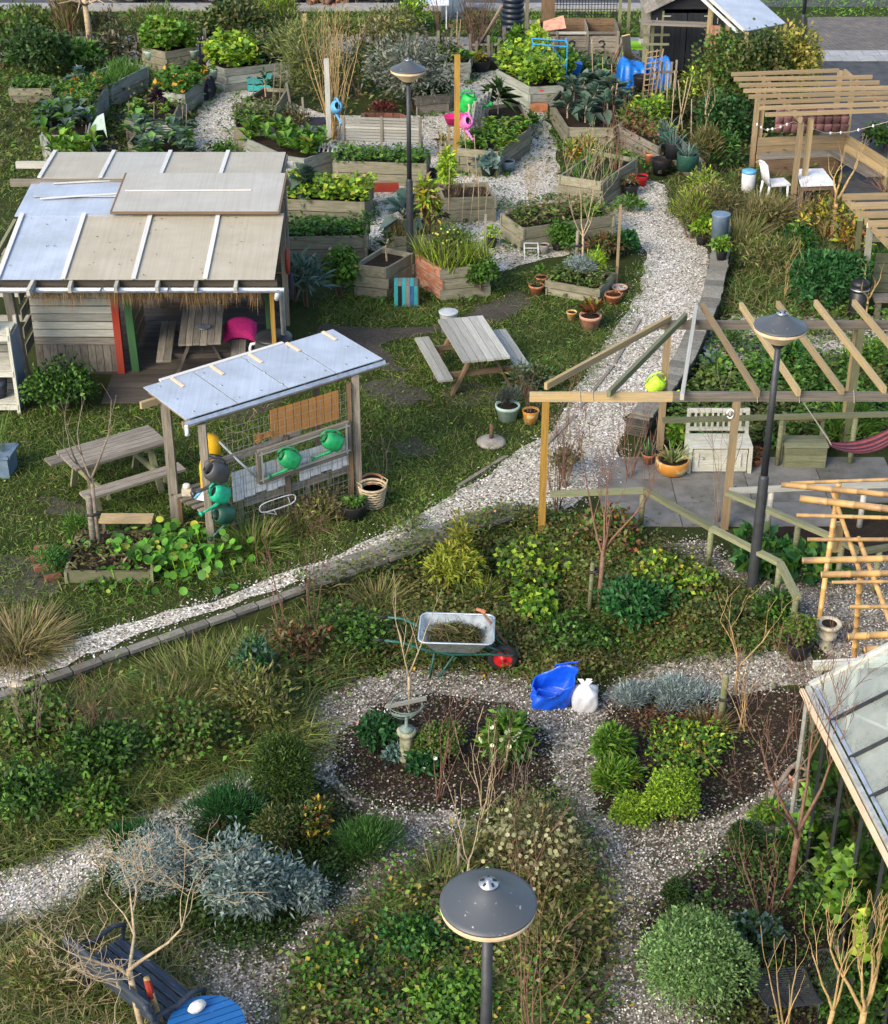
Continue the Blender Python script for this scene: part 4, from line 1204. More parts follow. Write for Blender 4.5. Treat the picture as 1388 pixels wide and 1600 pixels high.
# white shelf unit at the left edge
so=G(18,640)
ws=thing("shelf_unit","white painted wooden shelf unit at the left edge beside the shelter","shelf",so)
x0,x1,y0,y1=so.x-0.75,so.x+0.17,so.y-0.15,so.y+0.35
for x in (x0,x1):
 for y in (y0,y1):
  board("leg",(x,y,0),(x,y,1.55),0.055,0.055,"white_wood",ws)
for z in (0.18,0.78,1.42):
 for i in range(4):
  board("shelf_slat",(x0,y0+0.06+i*0.125,z),(x1,y0+0.06+i*0.125,z),0.11,0.025,"white_wood",ws)
 board("apron",(x0,y0-0.03,z-0.05),(x1,y0-0.03,z-0.05),0.02,0.09,"white_wood",ws)
for i in range(9):
 board("back_board",(x0,y1+0.03,0.25+i*0.14),(x1,y1+0.03,0.25+i*0.14),0.015,0.12,"pale_wood",ws)
board("side_panel",(x1+0.035,y0,0.75),(x1+0.035,y1,0.75),0.015,1.3,"blue_pot",ws)
q=Vector((so.x-0.2,so.y+0.1,0.2))
tag(MB().lathe(q,[(0.12,0),(0.16,0.2),(0.17,0.3),(0.15,0.3)],14).build("bucket","navy_paint",None,True,origin=q),"dark blue bucket on the lower shelf of the white unit","bucket")
q=Vector((so.x-0.35,so.y+0.1,1.45))
tag(MB().slab(q+Vector((-.3,-.2,0.0)),q+Vector((.3,-.2,.02)),q+Vector((.25,.3,.45)),q+Vector((-.3,.3,.45)),0.012).build("glass_sheet","pane_glass",None,origin=q),"sheet of old glass leaning above the white shelf unit","glass")
# ========= WATERING CAN STAND
wz_f,wz_b=2.05,2.20
FL,FR_,BR_,BL=P(291,655,wz_f),P(599,560,wz_f+.02),P(521,514,wz_b),P(224,605,wz_b)
st=thing("watering_stand","wooden stand with blue plastic roof where watering cans hang","shelter",((FL.x+FR_.x)/2,(FL.y+FR_.y)/2,0))
def ed_(a,b,t):return a.lerp(b,t)
for i in range(4):
 a,b=i/4+(0.003 if i else 0),(i+1)/4-0.003
 q=[ed_(FL,FR_,a),ed_(FL,FR_,b),ed_(BL,BR_,b),ed_(BL,BR_,a)]
 c=(q[0]+q[2])/2
 MB().slab(*q,0.012).build("roof_panel","poly_blue",st,origin=c)
for i in range(9):
 a=0.06+i*0.11
 for b in (0.12,0.5,0.9):
  q=ed_(ed_(FL,FR_,a),ed_(BL,BR_,a),b)
  if i%2==0 or b==0.12:
   MB().lathe(q,[(0.02,0),(0.018,0.006),(0.006,0.012)],8).build("screw_cap","steel",st)
for i in range(5):
 a=0.14+i*0.2
 q0,q1=ed_(ed_(FL,FR_,a),ed_(BL,BR_,a),1.0),ed_(ed_(FL,FR_,a),ed_(BL,BR_,a),0.72)
 board("roof_clip",q0+Vector((0,0,.012)),q1+Vector((0,0,.012)),0.05,0.012,"poly_beige" if False else "lamp_cream",st)
board("flashing",ed_(BL,BR_,0.08)+Vector((0,0.05,0.0)),ed_(BL,BR_,0.72)+Vector((0,0.05,0.0)),0.07,0.03,"roof_lath",st)
dn=Vector((0,0,-0.09))
fdir=(FR_-FL).normalized();bdir=Vector((-fdir.y,fdir.x,0))
for i in range(6):
 a=0.03+i*0.188
 q0=ed_(FL,FR_,a)+Vector((0,0,-0.075));q1=ed_(BL,BR_,a)+Vector((0,0,-0.075))
 board("rafter",q0+(q1-q0)*0.03,q1,0.05,0.09,"grey_wood",st)
board("eave_beam",FL+fdir*0.02+bdir*0.16+Vector((0,0,-0.17)),FR_+bdir*0.16+Vector((0,0,-0.17)),0.06,0.10,"warm_wood",st)
board("back_beam",BL-fdir*0.15-bdir*0.18+Vector((0,0,-0.17)),BR_-bdir*0.18+Vector((0,0,-0.17)),0.06,0.10,"warm_wood",st)
gp=[]
for q in (FL-fdir*0.02,FR_+fdir*0.05):
 for k in range(n:=8):
  a=math.pi*k/7
  gp.append(q+bdir*(-0.055*math.cos(a)-0.03)+Vector((0,0,-0.05-0.055*math.sin(a))))
MB().add(gp,[(k,k+1,8+k+1,8+k) for k in range(7)]).build("gutter","zinc",st,True)
MB().tube([FL+Vector((0,0,-.09)),FL+Vector((0.0,-.02,-.2)),FL+Vector((0,-.02,-.24))],[0.03,0.03,0.034],8).build("gutter_spout","white_plastic",st,True)
# posts: back-left, front-left, front-right, back-right
pBL,pFL,pFR,pBR=G(276,815),G(331,848),G(561,772),G(500,742)
for q,h,w in ((pBL,2.05,0.13),(pFL,1.93,0.11),(pFR,1.97,0.11),(pBR,2.05,0.1)):
 post(st,"post",q.x,q.y,h,w,"grey_wood")
pr2=pFR+(pFL-pFR).normalized()*0.12
post(st,"post",pr2.x,pr2.y,1.9,0.07,"brown_wood")
pm=pFL.lerp(pFR,0.52)
post(st,"post",pm.x,pm.y,1.35,0.08,"dark_wood")
wx=(pFR-pFL).normalized();wn_=Vector((wx.y,-wx.x,0))
def FP(a,z,o=0.0):
 """point on the stand's front: a 0..1 along, height z, o metres out"""
 return pFL.lerp(pFR,a)+wn_*o+Vector((0,0,z))
board("middle_rail",FP(0.0,1.22,-.03),FP(0.62,1.30,-.03),0.03,0.12,"grey_wood",st)
for i in range(9):
 a=0.46+i*0.051
 board("cladding_board",FP(a,1.34,-.05),FP(a,1.80,-.05),0.112,0.02,"orange_board",st,up=wn_)
for i in range(11):
 a=0.20+i*0.0735
 if i==5:continue
 board("white_board",FP(a,0.52+0.02*(i%3),-.04),FP(a,1.0,-.04),0.168,0.02,"white_plastic",st,up=wn_)
for i in range(6):
 a=0.22+i*0.15
 board("lower_slat",FP(a,0.0,-.09),FP(a,0.62,-.09),0.07,0.02,"grey_wood" if i%2 else "green_wood",st,up=wn_)
board("lower_rail",FP(0.25,0.4,-.1),FP(0.98,0.42,-.1),0.03,0.1,"grey_wood",st)
# wire mesh across the front
for i in range(26):
 a=0.14+i*0.034
 b=MB();b.tube([FP(a,0.05,.02),FP(a,1.78,.02)],0.003,4);b.build("mesh_wire","wire",st)
for i in range(15):
 z=0.08+i*0.12
 b=MB();b.tube([FP(0.12,z,.022),FP(0.99,z,.022)],0.003,4);b.build("mesh_wire","wire",st)
# picture-frame window
fw=[]
for a0,z0,a1,z1 in ((0.32,0.76,0.93,0.80),(0.32,1.26,0.93,1.30),(0.32,0.76,0.32,1.26),(0.93,0.80,0.93,1.30)):
 board("window_frame",FP(a0,z0,.06),FP(a1,z1,.06),0.05,0.05,"grey_wood",st,up=wn_)
 board("inner_frame",FP(a0+(.02 if a0==a1==.32 else (-.02 if a0==a1 else 0)),z0+(.045 if z0<.9 and a0!=a1 else (-.045 if a0!=a1 else 0)),.075),FP(a1+(.02 if a0==a1==.32 else (-.02 if a0==a1 else 0)),z1+(.045 if z1<.9 and a0!=a1 else (-.045 if a0!=a1 else 0)),.075),0.022,0.022,"alu",st,up=wn_)
# work shelf at the left end
sc=pBL.lerp(pFL,0.5)
for i in range(6):
 o=(pFL-pBL)*(0.02+i*0.165)+pBL+Vector((0,0,0.50))
 board("shelf_plank",o-wx*0.08,o+wx*0.42,0.085,0.025,"grey_wood",st)
board("shelf_leg",pFL+wx*0.36+Vector((0,0.05,0)),pFL+wx*0.36+Vector((0,0.05,0.48)),0.05,0.05,"brown_wood",st)
board("shelf_leg",pBL+wx*0.1+Vector((0,-.1,0)),pBL+wx*0.1+Vector((0,-.1,0.48)),0.06,0.06,"brown_wood",st)
# wooden hand cut-out
hd=FP(0.40,1.46,.0)
b=MB()
b.box(hd,(0.16,0.015,0.09),Matrix.Rotation(math.atan2(wx.y,wx.x),3,'Z'))
for k in range(5):
 a=2.5+k*0.32
 d=wx*math.cos(a)+Vector((0,0,math.sin(a)))
 b.bar(hd-wx*0.05,hd-wx*0.05+d*(0.16 if k else 0.12),0.015,0.025)
b.build("hand_sign","orange_board",st)
# ------- watering cans
def can(label,pos,yaw,tip,mat,s=1.0,roll=0.0):
 """spout points along local +x; tip turns it downwards"""
 pos=Vector(pos)
 t=thing("watering_can",label,"watering can",pos,"watering cans")
 M=Matrix.Translation(pos)@Matrix.Rotation(yaw,4,'Z')@Matrix.Rotation(roll,4,'X')@Matrix.Rotation(tip,4,'Y')@Matrix.Scale(s,4)
 bd_=MB().lathe((0,0,-0.12),[(0.0,0),(0.092,0.0),(0.10,0.01),(0.106,0.03),(0.108,0.17),(0.102,0.205),(0.08,0.235),(0.066,0.245),(0.06,0.235),(0.052,0.20)],22,sx=1.12,sy=0.92).xform(M);bd_=bd_.build("body",mat,t,True)
 MB().lathe((0.0,0,-0.12),[(0.0,0.214),(0.054,0.214)],16,sx=1.1,sy=0.9).xform(M).build("mouth_shade","black_plastic",bd_)  # dark disc painting the shade inside the can's mouth
 sp_=MB().tube([(0.08,0,-0.07),(0.16,0,-0.03),(0.25,0,0.06),(0.31,0,0.115)],[0.034,0.026,0.017,0.014],10).xform(M).build("spout",mat,t,True)
 MB().tube([(0.30,0,0.105),(0.325,0,0.13),(0.335,0,0.14)],[0.015,0.034,0.036],12).xform(M).build("rose",mat,sp_,True)
 MB().tube([(0.055,0,0.10),(0.04,0,0.17),(-0.03,0,0.20),(-0.11,0,0.16),(-0.155,0,0.06),(-0.15,0,-0.03),(-0.115,0,-0.06)],0.0135,8).xform(M).build("handle",mat,t,True)
 return t
yw=math.atan2(-wx.y,-wx.x)
can("mid green watering can hanging on the mesh, left of its twin",FP(0.50,1.06,.17),yw-0.25,1.0,"can_green",1.12)
can("mid green watering can hanging highest, near the stand's right post",FP(0.79,1.13,.17),yw-0.25,1.0,"can_green",1.12)
can("charcoal watering can with long spout, topmost on the stand's left post",FP(0.035,1.2,.15),yw+0.1,0.85,"can_grey",1.3)
can("bright emerald watering can hanging below the charcoal one",FP(0.04,0.86,.17),yw+0.1,0.95,"can_emerald",1.12)
can("dark green watering can hanging lowest on the stand's left post",FP(0.06,0.50,.17),yw+0.1,1.25,"can_dark_green",1.15)
# yellow sprayer between the posts
yp=pBL.lerp(pFL,0.62)+wx*0.30
t=thing("garden_sprayer","yellow plastic sprayer with black strap hanging behind the cans","sprayer",yp+Vector((0,0,0.75)))
MB().lathe(yp+Vector((0,0,0.62)),[(0.0,0),(0.12,0.0),(0.15,0.05),(0.15,0.42),(0.12,0.55),(0.13,0.62),(0.12,0.86),(0.07,0.93),(0,0.94)],18,sx=1.2,sy=0.8).build("tank","yellow_plastic",t,True)
MB().tube([yp+Vector(v) for v in ((0.0,-.12,1.28),(0.2,-.12,1.24),(0.26,-.06,1.12))],0.028,6).build("strap","black_plastic",t,True)
MB().tube([yp+wx*0.1+Vector((0,-.05,1.5)),FP(0.2,1.2,.05),FP(0.30,0.88,.06)],0.018,8).build("lance","pvc_grey",t,True)
# on the shelf
q=pBL.lerp(pFL,0.25)+wx*0.08+Vector((0,0,0.52))
t=thing("stone_jar","small pale stone jar with lid on the stand's work shelf","jar",q)
MB().box(q+Vector((0,0,0.055)),(0.14,0.12,0.11)).build("block","stone_pale",t)
MB().lathe(q+Vector((0,0,0.11)),[(0.05,0),(0.055,0.05),(0.03,0.065),(0,0.065)],12).build("lid","white_stone",t,True)
q=pBL.lerp(pFL,0.55)+wx*0.2+Vector((0,0,0.53))
t=thing("dustpan","blue and white dustpan leaning on the work shelf","dustpan",q)
MB().slab(q+Vector((-.14,-.05,0.0)),q+Vector((.06,-.12,0)),q+Vector((.12,.05,.22)),q+Vector((.02,.1,.22)),0.01).build("pan","white_plastic",t)
MB().tube([q+Vector((-.15,-.06,.02)),q+Vector((-.02,.02,.14)),q+Vector((.06,.06,.26)),q+Vector((.12,.04,.24))],0.02,8).build("edge","can_blue",t,True)
# white wire loop on the mesh
b=MB();pts=[]
for k in range(25):
 a=2*math.pi*k/24
 ca,sa=math.cos(a),math.sin(a)
 pts.append(FP(0.43+0.12*abs(ca)**0.6*(1 if ca>0 else -1),0.33+0.085*abs(sa)**0.6*(1 if sa>0 else -1),.06))
b.tube(pts,0.008,5)
b.tube([FP(.40,.25,.06),FP(.42,.15,.06),FP(.33,.27,.06)],0.006,5);b.tube([FP(.5,.38,.06),FP(.52,.22,.06)],0.006,5)
tag(b.build("wire_basket","white_plastic",None,origin=FP(.43,.33,.06)),"white bent wire rack hanging low on the mesh","wire rack")
# ========= RAISED PLANTERS
def planter(label,rim,h=0.6,n=3,mat="planter_wood",soil=0.1,mats=None,group="raised wooden planters",name="raised_planter",soilmat="soil",zrim=None):
 """rim: outline of the top edge in the photo; walls are planks stacked n high"""
 z=h if zrim is None else zrim
 pts=[P(x,y,z) for x,y in rim]
 pts=[Vector((p.x,p.y,0)) for p in pts]
 c=sum(pts,Vector())/len(pts)
 area2=sum(pts[i].x*pts[(i+1)%len(pts)].y-pts[(i+1)%len(pts)].x*pts[i].y for i in range(len(pts)))
 if area2<0:pts.reverse();mats={len(pts)-2-k if k<len(pts)-1 else k:v for k,v in mats.items()} if mats else None
 t=thing(name,label,"planter",c,group)
 hp=h/n
 m=len(pts)
 th=0.04
 for i in range(m):
  a,b=pts[i],pts[(i+1)%m]
  d=(b-a).normalized()
  inn=Vector((-d.y,d.x,0))
  mm=(mats or {}).get(i,mat)
  for k in range(n):
   zc=hp*(k+0.5)
   e=0.02 if (i+k)%2 else -0.012
   o=inn*(th/2+R.uniform(0,0.014))
   board("plank",a-d*e+o+Vector((0,0,zc)),b+d*e+o+Vector((0,0,zc)),th,hp-0.016,mm,t,jit=0.003)
  board("corner_post",a+(c-a).normalized()*0.075,a+(c-a).normalized()*0.075+Vector((0,0,h-0.01)),0.06,0.06,mat,t)
 ins=[p+(c-p).normalized()*0.055 for p in pts]
 bb=MB();bb.prism([(p.x,p.y) for p in ins],0.02,h-soil)
 bb.build("soil",soilmat,t)
 return dict(t=t,c=Vector((c.x,c.y,h-soil)),poly=[(p.x,p.y) for p in ins],h=h-soil)
def crop(name,label,pl,kind,n=40,L=0.2,W=0.09,cols=BRIGHT,h=0.25,cat="plant",tilt=(0.25,1.0),leaves=9,sub=None,grp=None):
 """plants growing over a whole planter: rosettes, shoots or spikes"""
 poly=pl["poly"] if sub is None else sub
 cc_=np.array(poly).mean(0);poly=[tuple(cc_+(np.array(p_)-cc_)*1.09) for p_ in poly];h*=1.25;n=int(n*1.35)
 q=scatter(poly,400,(),4000)
 if len(q)==0:return
 q=q[:n] if len(q)>=n else q
 lf=Leaves()
 if kind=="rosette":
  for p in q:
   rosette(lf,(p[0],p[1],pl["h"]+NR.uniform(0,h*0.4)),leaves,L,W,cols,tilt,h*0.7)
 elif kind=="mass":
  m=n*leaves
  qq=scatter(poly,6000,(),40000)
  qq=qq[:m];m=len(qq)
  bump=0.5+0.7*vnoise(qq[:,0],qq[:,1],5,NR.uniform(0,9))
  qq[:,2]=pl["h"]+NR.uniform(0.1,1,m)**0.7*h*bump
  d=NR.normal(size=(m,3));d[:,2]=np.abs(d[:,2])*0.6
  lf.leaf(qq,d,NR.normal(size=(m,3))*0.5+np.array([0,0,1.0]),L*NR.uniform(.6,1.2,m),W*NR.uniform(.6,1.2,m),pal(m,cols))
 elif kind=="spike":
  for p in q:
   m=leaves
   d=NR.normal(size=(m,3))*0.3+np.array([0,0,1.0])
   lf.blade(np.tile([p[0],p[1],pl["h"]],(m,1))+NR.normal(size=(m,3))*np.array([.02,.02,0]),d,h*NR.uniform(.6,1.2,m),W,pal(m,cols),0.3,None,2)
 o=lf.build(name,origin=Vector((pl["c"].x,pl["c"].y,pl["h"])))
 tag(o,label,cat,grp,"stuff")
 return o
def kale(label,base,h,n,L,W,cols,group="kale plants",stalk="bark_pale",name="kale_plant",tilt=(-0.25,0.9),cat="plant"):
 """tall cabbage: a stalk with a crown of big drooping leaves"""
 base=Vector(base)
 t=thing(name,label,cat,base,group)
 MB().tube([base-Vector((0,0,.05)),base+Vector((R.uniform(-.04,.04),R.uniform(-.04,.04),h*0.6)),base+Vector((R.uniform(-.06,.06),0,h))],[0.022,0.018,0.014],6).build("stalk",stalk,t)
 lf=Leaves()
 for k in range(3):
  rosette(lf,tuple(base+Vector((0,0,h*(0.55+0.22*k)))),n//3+1,L*(1-0.15*k),W*(1-.15*k),cols,(tilt[0]+0.3*k,tilt[1]+0.2*k),0.05)
 lf.build("leaves",t)
 return t
def at_z(x,y,z):return P(x,y,z)
PL={}
PL["small"]=planter("small low planter alone on the grass at the far left",[(14,138),(79,138),(86,121),(19,121)],0.4,2)
PL["A"]=planter("pale planter with long side board at the back left",[(150,132),(172,132),(231,103),(190,94),(148,111)],0.62,2,"planter_pale")
PL["B"]=planter("pale planter with cool skylight in its colour, left of the trodden cloth",[(112,170),(141,171),(168,134),(137,125),(105,142)],0.66,2,"planter_pale")
PL["C"]=planter("broad planter crowded with cabbages at the left",[(63,211),(138,212),(146,178),(110,170),(70,176)],0.6,2,"planter_pale")
PL["D"]=planter("planter with bright chard right behind the shelter roof",[(84,247),(158,247),(144,223),(67,219)],0.6,3,"planter_pale")
PL["E"]=planter("planter holding purple kale and lettuce left of centre",[(195,188),(268,190),(282,160),(210,153)],0.5,2)
PL["F"]=planter("planter with squash beside a black cloth bag",[(242,141),(287,148),(327,118),(272,110),(244,128)],0.55,2,"planter_pale")
PL["G"]=planter("low planter of pale cabbages behind the shelter roof",[(199,222),(228,246),(300,246),(290,205),(215,203)],0.4,2)
PL["H"]=planter("tall corner planter with pots hung on it at the back fence",[(221,73),(259,81),(309,72),(288,62),(240,60)],0.62,3)
PL["I"]=planter("long grey planter by the back fence with a pot on its side",[(322,98),(352,108),(454,96),(440,80),(335,82)],0.62,3,"planter_pale")
PL["J"]=planter("shallow planter with dark soil left of the willow",[(377,157),(432,166),(450,138),(412,136)],0.35,1)
PL["K"]=planter("square planter with sparse herbs beside the shell yard",[(366,199),(424,200),(434,165),(366,163)],0.6,2)
PL["L"]=planter("boat shaped planter full of leafy greens behind the shelter",[(380,214),(444,243),(476,248),(526,232),(480,214),(400,203)],0.55,2,"planter_pale")
PL["M"]=planter("planter standing behind the slatted bench",[(521,251),(665,256),(672,238),(529,231)],0.55,2)
PL["N"]=planter("planter with rhubarb and a red clip on its edge",[(436,311),(568,316),(583,292),(450,286)],0.5,2)
PL["O"]=planter("grey planter with low herbs right of the shelter",[(436,371),(574,368),(577,344),(442,345)],0.55,2)
PL["P"]=planter("corner planter with bare dark soil and one palm-like kale",[(553,413),(605,419),(647,395),(598,385)],0.66,3)
PL["Q"]=planter("planter with one orange peeling side above the lawn",[(648,395),(690,421),(766,414),(760,390),(700,384)],0.64,3,mats={4:"peeling_orange",0:"peeling_orange"})
PL["R"]=planter("planter wrapped in wire round the lamp post's foot",[(600,356),(615,371),(692,366),(690,342),(612,342)],0.4,2)
PL["T"]=planter("planter with cane frame beside the shell yard",[(692,310),(776,307),(761,283),(682,287)],0.55,2)
PL["U"]=planter("five sided planter full of bright salad beside the yellow post",[(714,231),(779,237),(830,199),(823,188),(766,191)],0.58,3)
PL["V"]=planter("dark planter with spiky black kale behind the salad planter",[(750,166),(768,190),(830,187),(812,158)],0.5,2)
PL["W"]=planter("pale planter with long diagonal side under the climbing beans",[(775,108),(828,136),(880,133),(862,112),(800,98)],0.62,3,"planter_pale")
PL["X"]=planter("large planter overflowing with big blue green kale",[(860,157),(886,199),(960,200),(1000,170),(965,135),(880,132)],0.5,2)
PL["Y"]=planter("half empty planter behind the bare forked sapling",[(873,274),(941,284),(997,247),(931,235)],0.62,3)
PL["Z"]=planter("long planter with dried stalks where the path forks",[(782,333),(816,357),(962,335),(928,314),(832,318)],0.5,2)
PL["AA"]=planter("low herb planter with terracotta pots round it on the lawn",[(853,438),(936,453),(961,425),(877,415)],0.3,2,soil=0.06)
PL["BK"]=planter("grey planter against the back fence right of the silver shrub",[(676,99),(735,98),(738,87),(684,86)],0.55,2,"planter_pale")
PL["BK2"]=planter("weathered planter in the shade behind the pink bench",[(650,150),(702,146),(712,134),(660,132)],0.5,2,"grey_wood")
PL["LOWB"]=planter("low board bed with nasturtiums beside the mossy picnic table",[(100,893),(240,893),(244,828),(120,828)],0.2,1,"green_wood",0.04)
PL["DG"]=planter("dark plank bed running behind the row of leek bags",[(965,195),(1030,230),(1045,214),(990,178)],0.5,3,"grey_wood")
# bench board over the low bed
board_t=thing("low_bench","short plank seat at the back of the nasturtium bed","bench",G(202,836))
a,b_=G(160,838),G(242,838)
board("plank",a+Vector((0,0,0.30)),b_+Vector((0,0,0.30)),0.24,0.035,"honey_wood",board_t)
for q in (a.lerp(b_,.08),a.lerp(b_,.92)):
 board("leg",q,q+Vector((0,0,.28)),0.05,0.2,"grey_wood",board_t)
# brick fire pit
fp0=planter_pts=[P(x,y,0.3) for x,y in ((565,192),(633,192),(628,175),(568,174))]
t=thing("brick_pit","square brick fire pit behind the slatted bench","fire pit",(sum(fp0,Vector())/4).xy.to_3d())
for i in range(4):
 a,b_=fp0[i],fp0[(i+1)%4]
 L=(b_-a).length;d=(b_-a).normalized()
 for k in range(3):
  s=-0.1*(k%2)
  while s<L:
   s0,s1=max(0,s),min(L,s+0.22)
   if s1-s0>0.04:
    z=Vector((0,0,0.05+k*0.085-0.3+0.0))
    board("brick",a+d*s0+z+Vector((0,0,0)),a+d*(s1-0.012)+z,0.11,0.075,"brick_red",t,jit=0.01)
   s+=0.225
for i in range(5):
 q=sum(fp0,Vector())/4+Vector((R.uniform(-.3,.3),R.uniform(-.15,.15),-0.22))
 board("charred_log",q,q+Vector((R.uniform(-.3,.3),R.uniform(-.2,.2),0.05)),0.07,0.07,"brick_red" if i%2 else "dark_wood",t)
# ------- crops
crop("herb_crop","low weeds in the small far left planter",PL["small"],"mass",30,0.14,0.07,MIDG,0.2)
crop("herb_crop","grassy herbs in the pale back left planter",PL["A"],"spike",60,0,0.018,MIDG,0.32,leaves=10)
crop("vegetable_crop","mixed marigolds and leaves in the cool skylit planter",PL["B"],"mass",60,0.16,0.08,MIDG+[(1,(0.45,0.2,0.02))],0.35)
crop("cabbage_crop","dense cabbage leaves in the broad left planter",PL["C"],"rosette",14,0.34,0.22,KALE+MIDG,0.3,tilt=(0.1,1.0),leaves=10)
crop("chard_crop","bright green chard behind the shelter roof",PL["D"],"rosette",12,0.38,0.17,BRIGHT,0.3,tilt=(0.5,1.3),leaves=9)
crop("lettuce_crop","light green lettuce in front of the purple kale",PL["E"],"rosette",18,0.2,0.12,BRIGHT,0.15,leaves=9)
crop("squash_crop","squash leaves beside the black cloth bag",PL["F"],"mass",40,0.2,0.15,MIDG+[(1,(0.5,0.25,0.03))],0.25)
crop("cabbage_crop","pale loose cabbages just behind the shelter roof",PL["G"],"rosette",14,0.36,0.2,KALE+[(3,(0.10,0.2,0.06))],0.35,leaves=11)
crop("nasturtium_crop","bright nasturtium mound spilling over the tall corner planter",PL["H"],"mass",110,0.2,0.17,BRIGHT,0.6)
crop("bean_crop","bushy yellow green beans at the left of the long grey planter",PL["I"],"mass",100,0.2,0.16,LIME+BRIGHT,0.55,sub=PL["I"]["poly"][:2]+[((PL["I"]["poly"][1][0]+PL["I"]["poly"][2][0])/2,(PL["I"]["poly"][1][1]+PL["I"]["poly"][2][1])/2),((PL["I"]["poly"][3][0]+PL["I"]["poly"][4][0])/2,(PL["I"]["poly"][3][1]+PL["I"]["poly"][4][1])/2),PL["I"]["poly"][4]])
crop("artichoke_crop","grey green tangle at the right of the long grey planter",PL["I"],"mass",70,0.16,0.06,OLIVE+DARKG,0.6,sub=[((PL["I"]["poly"][1][0]+PL["I"]["poly"][2][0])/2,(PL["I"]["poly"][1][1]+PL["I"]["poly"][2][1])/2)]+PL["I"]["poly"][2:4]+[((PL["I"]["poly"][3][0]+PL["I"]["poly"][4][0])/2,(PL["I"]["poly"][3][1]+PL["I"]["poly"][4][1])/2)])
crop("herb_crop","sparse olive herbs in the square planter",PL["K"],"mass",45,0.12,0.06,OLIVE+MIDG,0.3)
crop("sorrel_crop","leafy greens heaped in the boat shaped planter",PL["L"],"rosette",30,0.32,0.15,BRIGHT+MIDG,0.3,tilt=(0.4,1.3),leaves=9)
crop("parsley_crop","dark curly greens behind the slatted bench",PL["M"],"mass",60,0.12,0.08,MIDG,0.22)
crop("celery_crop","yellowing celery in the planter with the red clip",PL["N"],"mass",90,0.16,0.11,BRIGHT+LIME+[(1,(0.35,0.3,0.04))],0.32)
crop("herb_crop","trailing low herbs in the planter right of the shelter",PL["O"],"mass",60,0.13,0.08,MIDG,0.22)
crop("dill_crop","feathery yellow flowered herbs in the orange sided planter",PL["Q"],"spike",60,0,0.014,OLIVE+LIME,0.55,leaves=12)
crop("straw_crop","brown stems and straw in the wire wrapped planter",PL["R"],"spike",45,0,0.012,DRY,0.35,leaves=8)
crop("stalk_crop","dry litter in the planter with the cane frame",PL["T"],"spike",30,0,0.012,BROWN,0.2,leaves=8)
crop("salad_crop","bright green salad filling the five sided planter",PL["U"],"rosette",55,0.2,0.085,BRIGHT+[(1,(0.12,0.2,0.03))],0.18,leaves=9)
crop("bean_crop","yellow green bean plants rising from the diagonal sided planter",PL["W"],"mass",130,0.17,0.14,LIME+BRIGHT,0.6)
crop("weed_crop","fine green weeds in the half empty planter",PL["Y"],"spike",26,0,0.014,MIDG,0.3,leaves=9)
crop("herb_crop","dried grassy stalks in the planter at the path fork",PL["Z"],"mass",90,0.13,0.05,OLIVE+MIDG+DRY,0.28)
crop("herb_crop","mixed herbs in the low planter ringed by pots",PL["AA"],"mass",60,0.1,0.05,OLIVE+MIDG,0.2)
crop("herb_crop","small leafy herbs in the planter at the back fence",PL["BK"],"rosette",10,0.25,0.15,BRIGHT,0.2)
crop("weed_crop","dull weeds in the shaded planter behind the pink bench",PL["BK2"],"mass",30,0.14,0.07,DARKG,0.25)
crop("marigold_crop","dying orange flowers in the dark plank bed",PL["DG"],"mass",30,0.14,0.06,OLIVE+RUST,0.3)
crop("litter_crop","brown stems on the soil of the nasturtium bed",PL["LOWB"],"mass",40,0.12,0.04,BROWN+OLIVE,0.1)
# single recognisable vegetables
def pk(key,fx,fy):
 a=np.array(PL[key]["poly"]);lo,hi=a.min(0),a.max(0)
 return Vector((lo[0]+(hi[0]-lo[0])*fx,lo[1]+(hi[1]-lo[1])*fy,PL[key]["h"]))
for lb,k,fx,fy,h,n,L,W,c in [("blue grey kale head at the back of the left cabbage planter","B",.25,.75,.5,30,.36,.2,BLUEG),("dark green kale leaning out of the left cabbage planter","C",.0,.75,.35,24,.3,.16,DARKG),("wide cabbage at the front of the broad left planter","C",.75,.5,.2,22,.42,.3,BLUEG),("dark purple curly kale in the planter left of centre","E",.55,.75,.35,60,.3,.2,PURPLE),("leafy green squash plant at the right end of its planter","F",.7,.8,.3,26,.3,.24,MIDG),("dark palm kale beside the shelter's back roof edge","G",1.0,.1,.15,26,.36,.16,DARKG),("big leaved rhubarb in the planter with the red clip","N",.25,.55,.45,30,.5,.32,KALE),("palm-like kale on a thin stalk in the bare corner planter","P",.55,.55,.5,22,.26,.07,DARKG),("huge blue green cabbage beside the lamp post","R",.3,.55,.55,36,.6,.34,BLUEG),("spiky black kale behind the salad planter","V",.35,.55,.6,60,.6,.09,DARKG),("small dark kale next to the dying stems by the lamp","R",.95,.7,.35,22,.3,.16,DARKG),("tall thin kale beside the blue crate","J",.5,.7,.55,18,.3,.1,DARKG)]:
 kale(lb,pk(k,fx,fy),h,n,L,W,c,tilt=(-0.3,1.1))
spots=[(.15,.3),(.35,.2),(.6,.25),(.8,.4),(.25,.6),(.5,.55),(.72,.68),(.42,.85),(.62,.9)]
names=["nearest left","front","front right","right hand","left","middle","right rear","rear left","rear"]
for (fx,fy),nm in zip(spots,names):
 kale("large kale with blue green leaves, %s one of the overflowing planter"%nm,pk("X",fx,fy),R.uniform(.3,.5),26,.52,.24,KALE,"kale crowding the large planter",tilt=(-0.2,1.0))
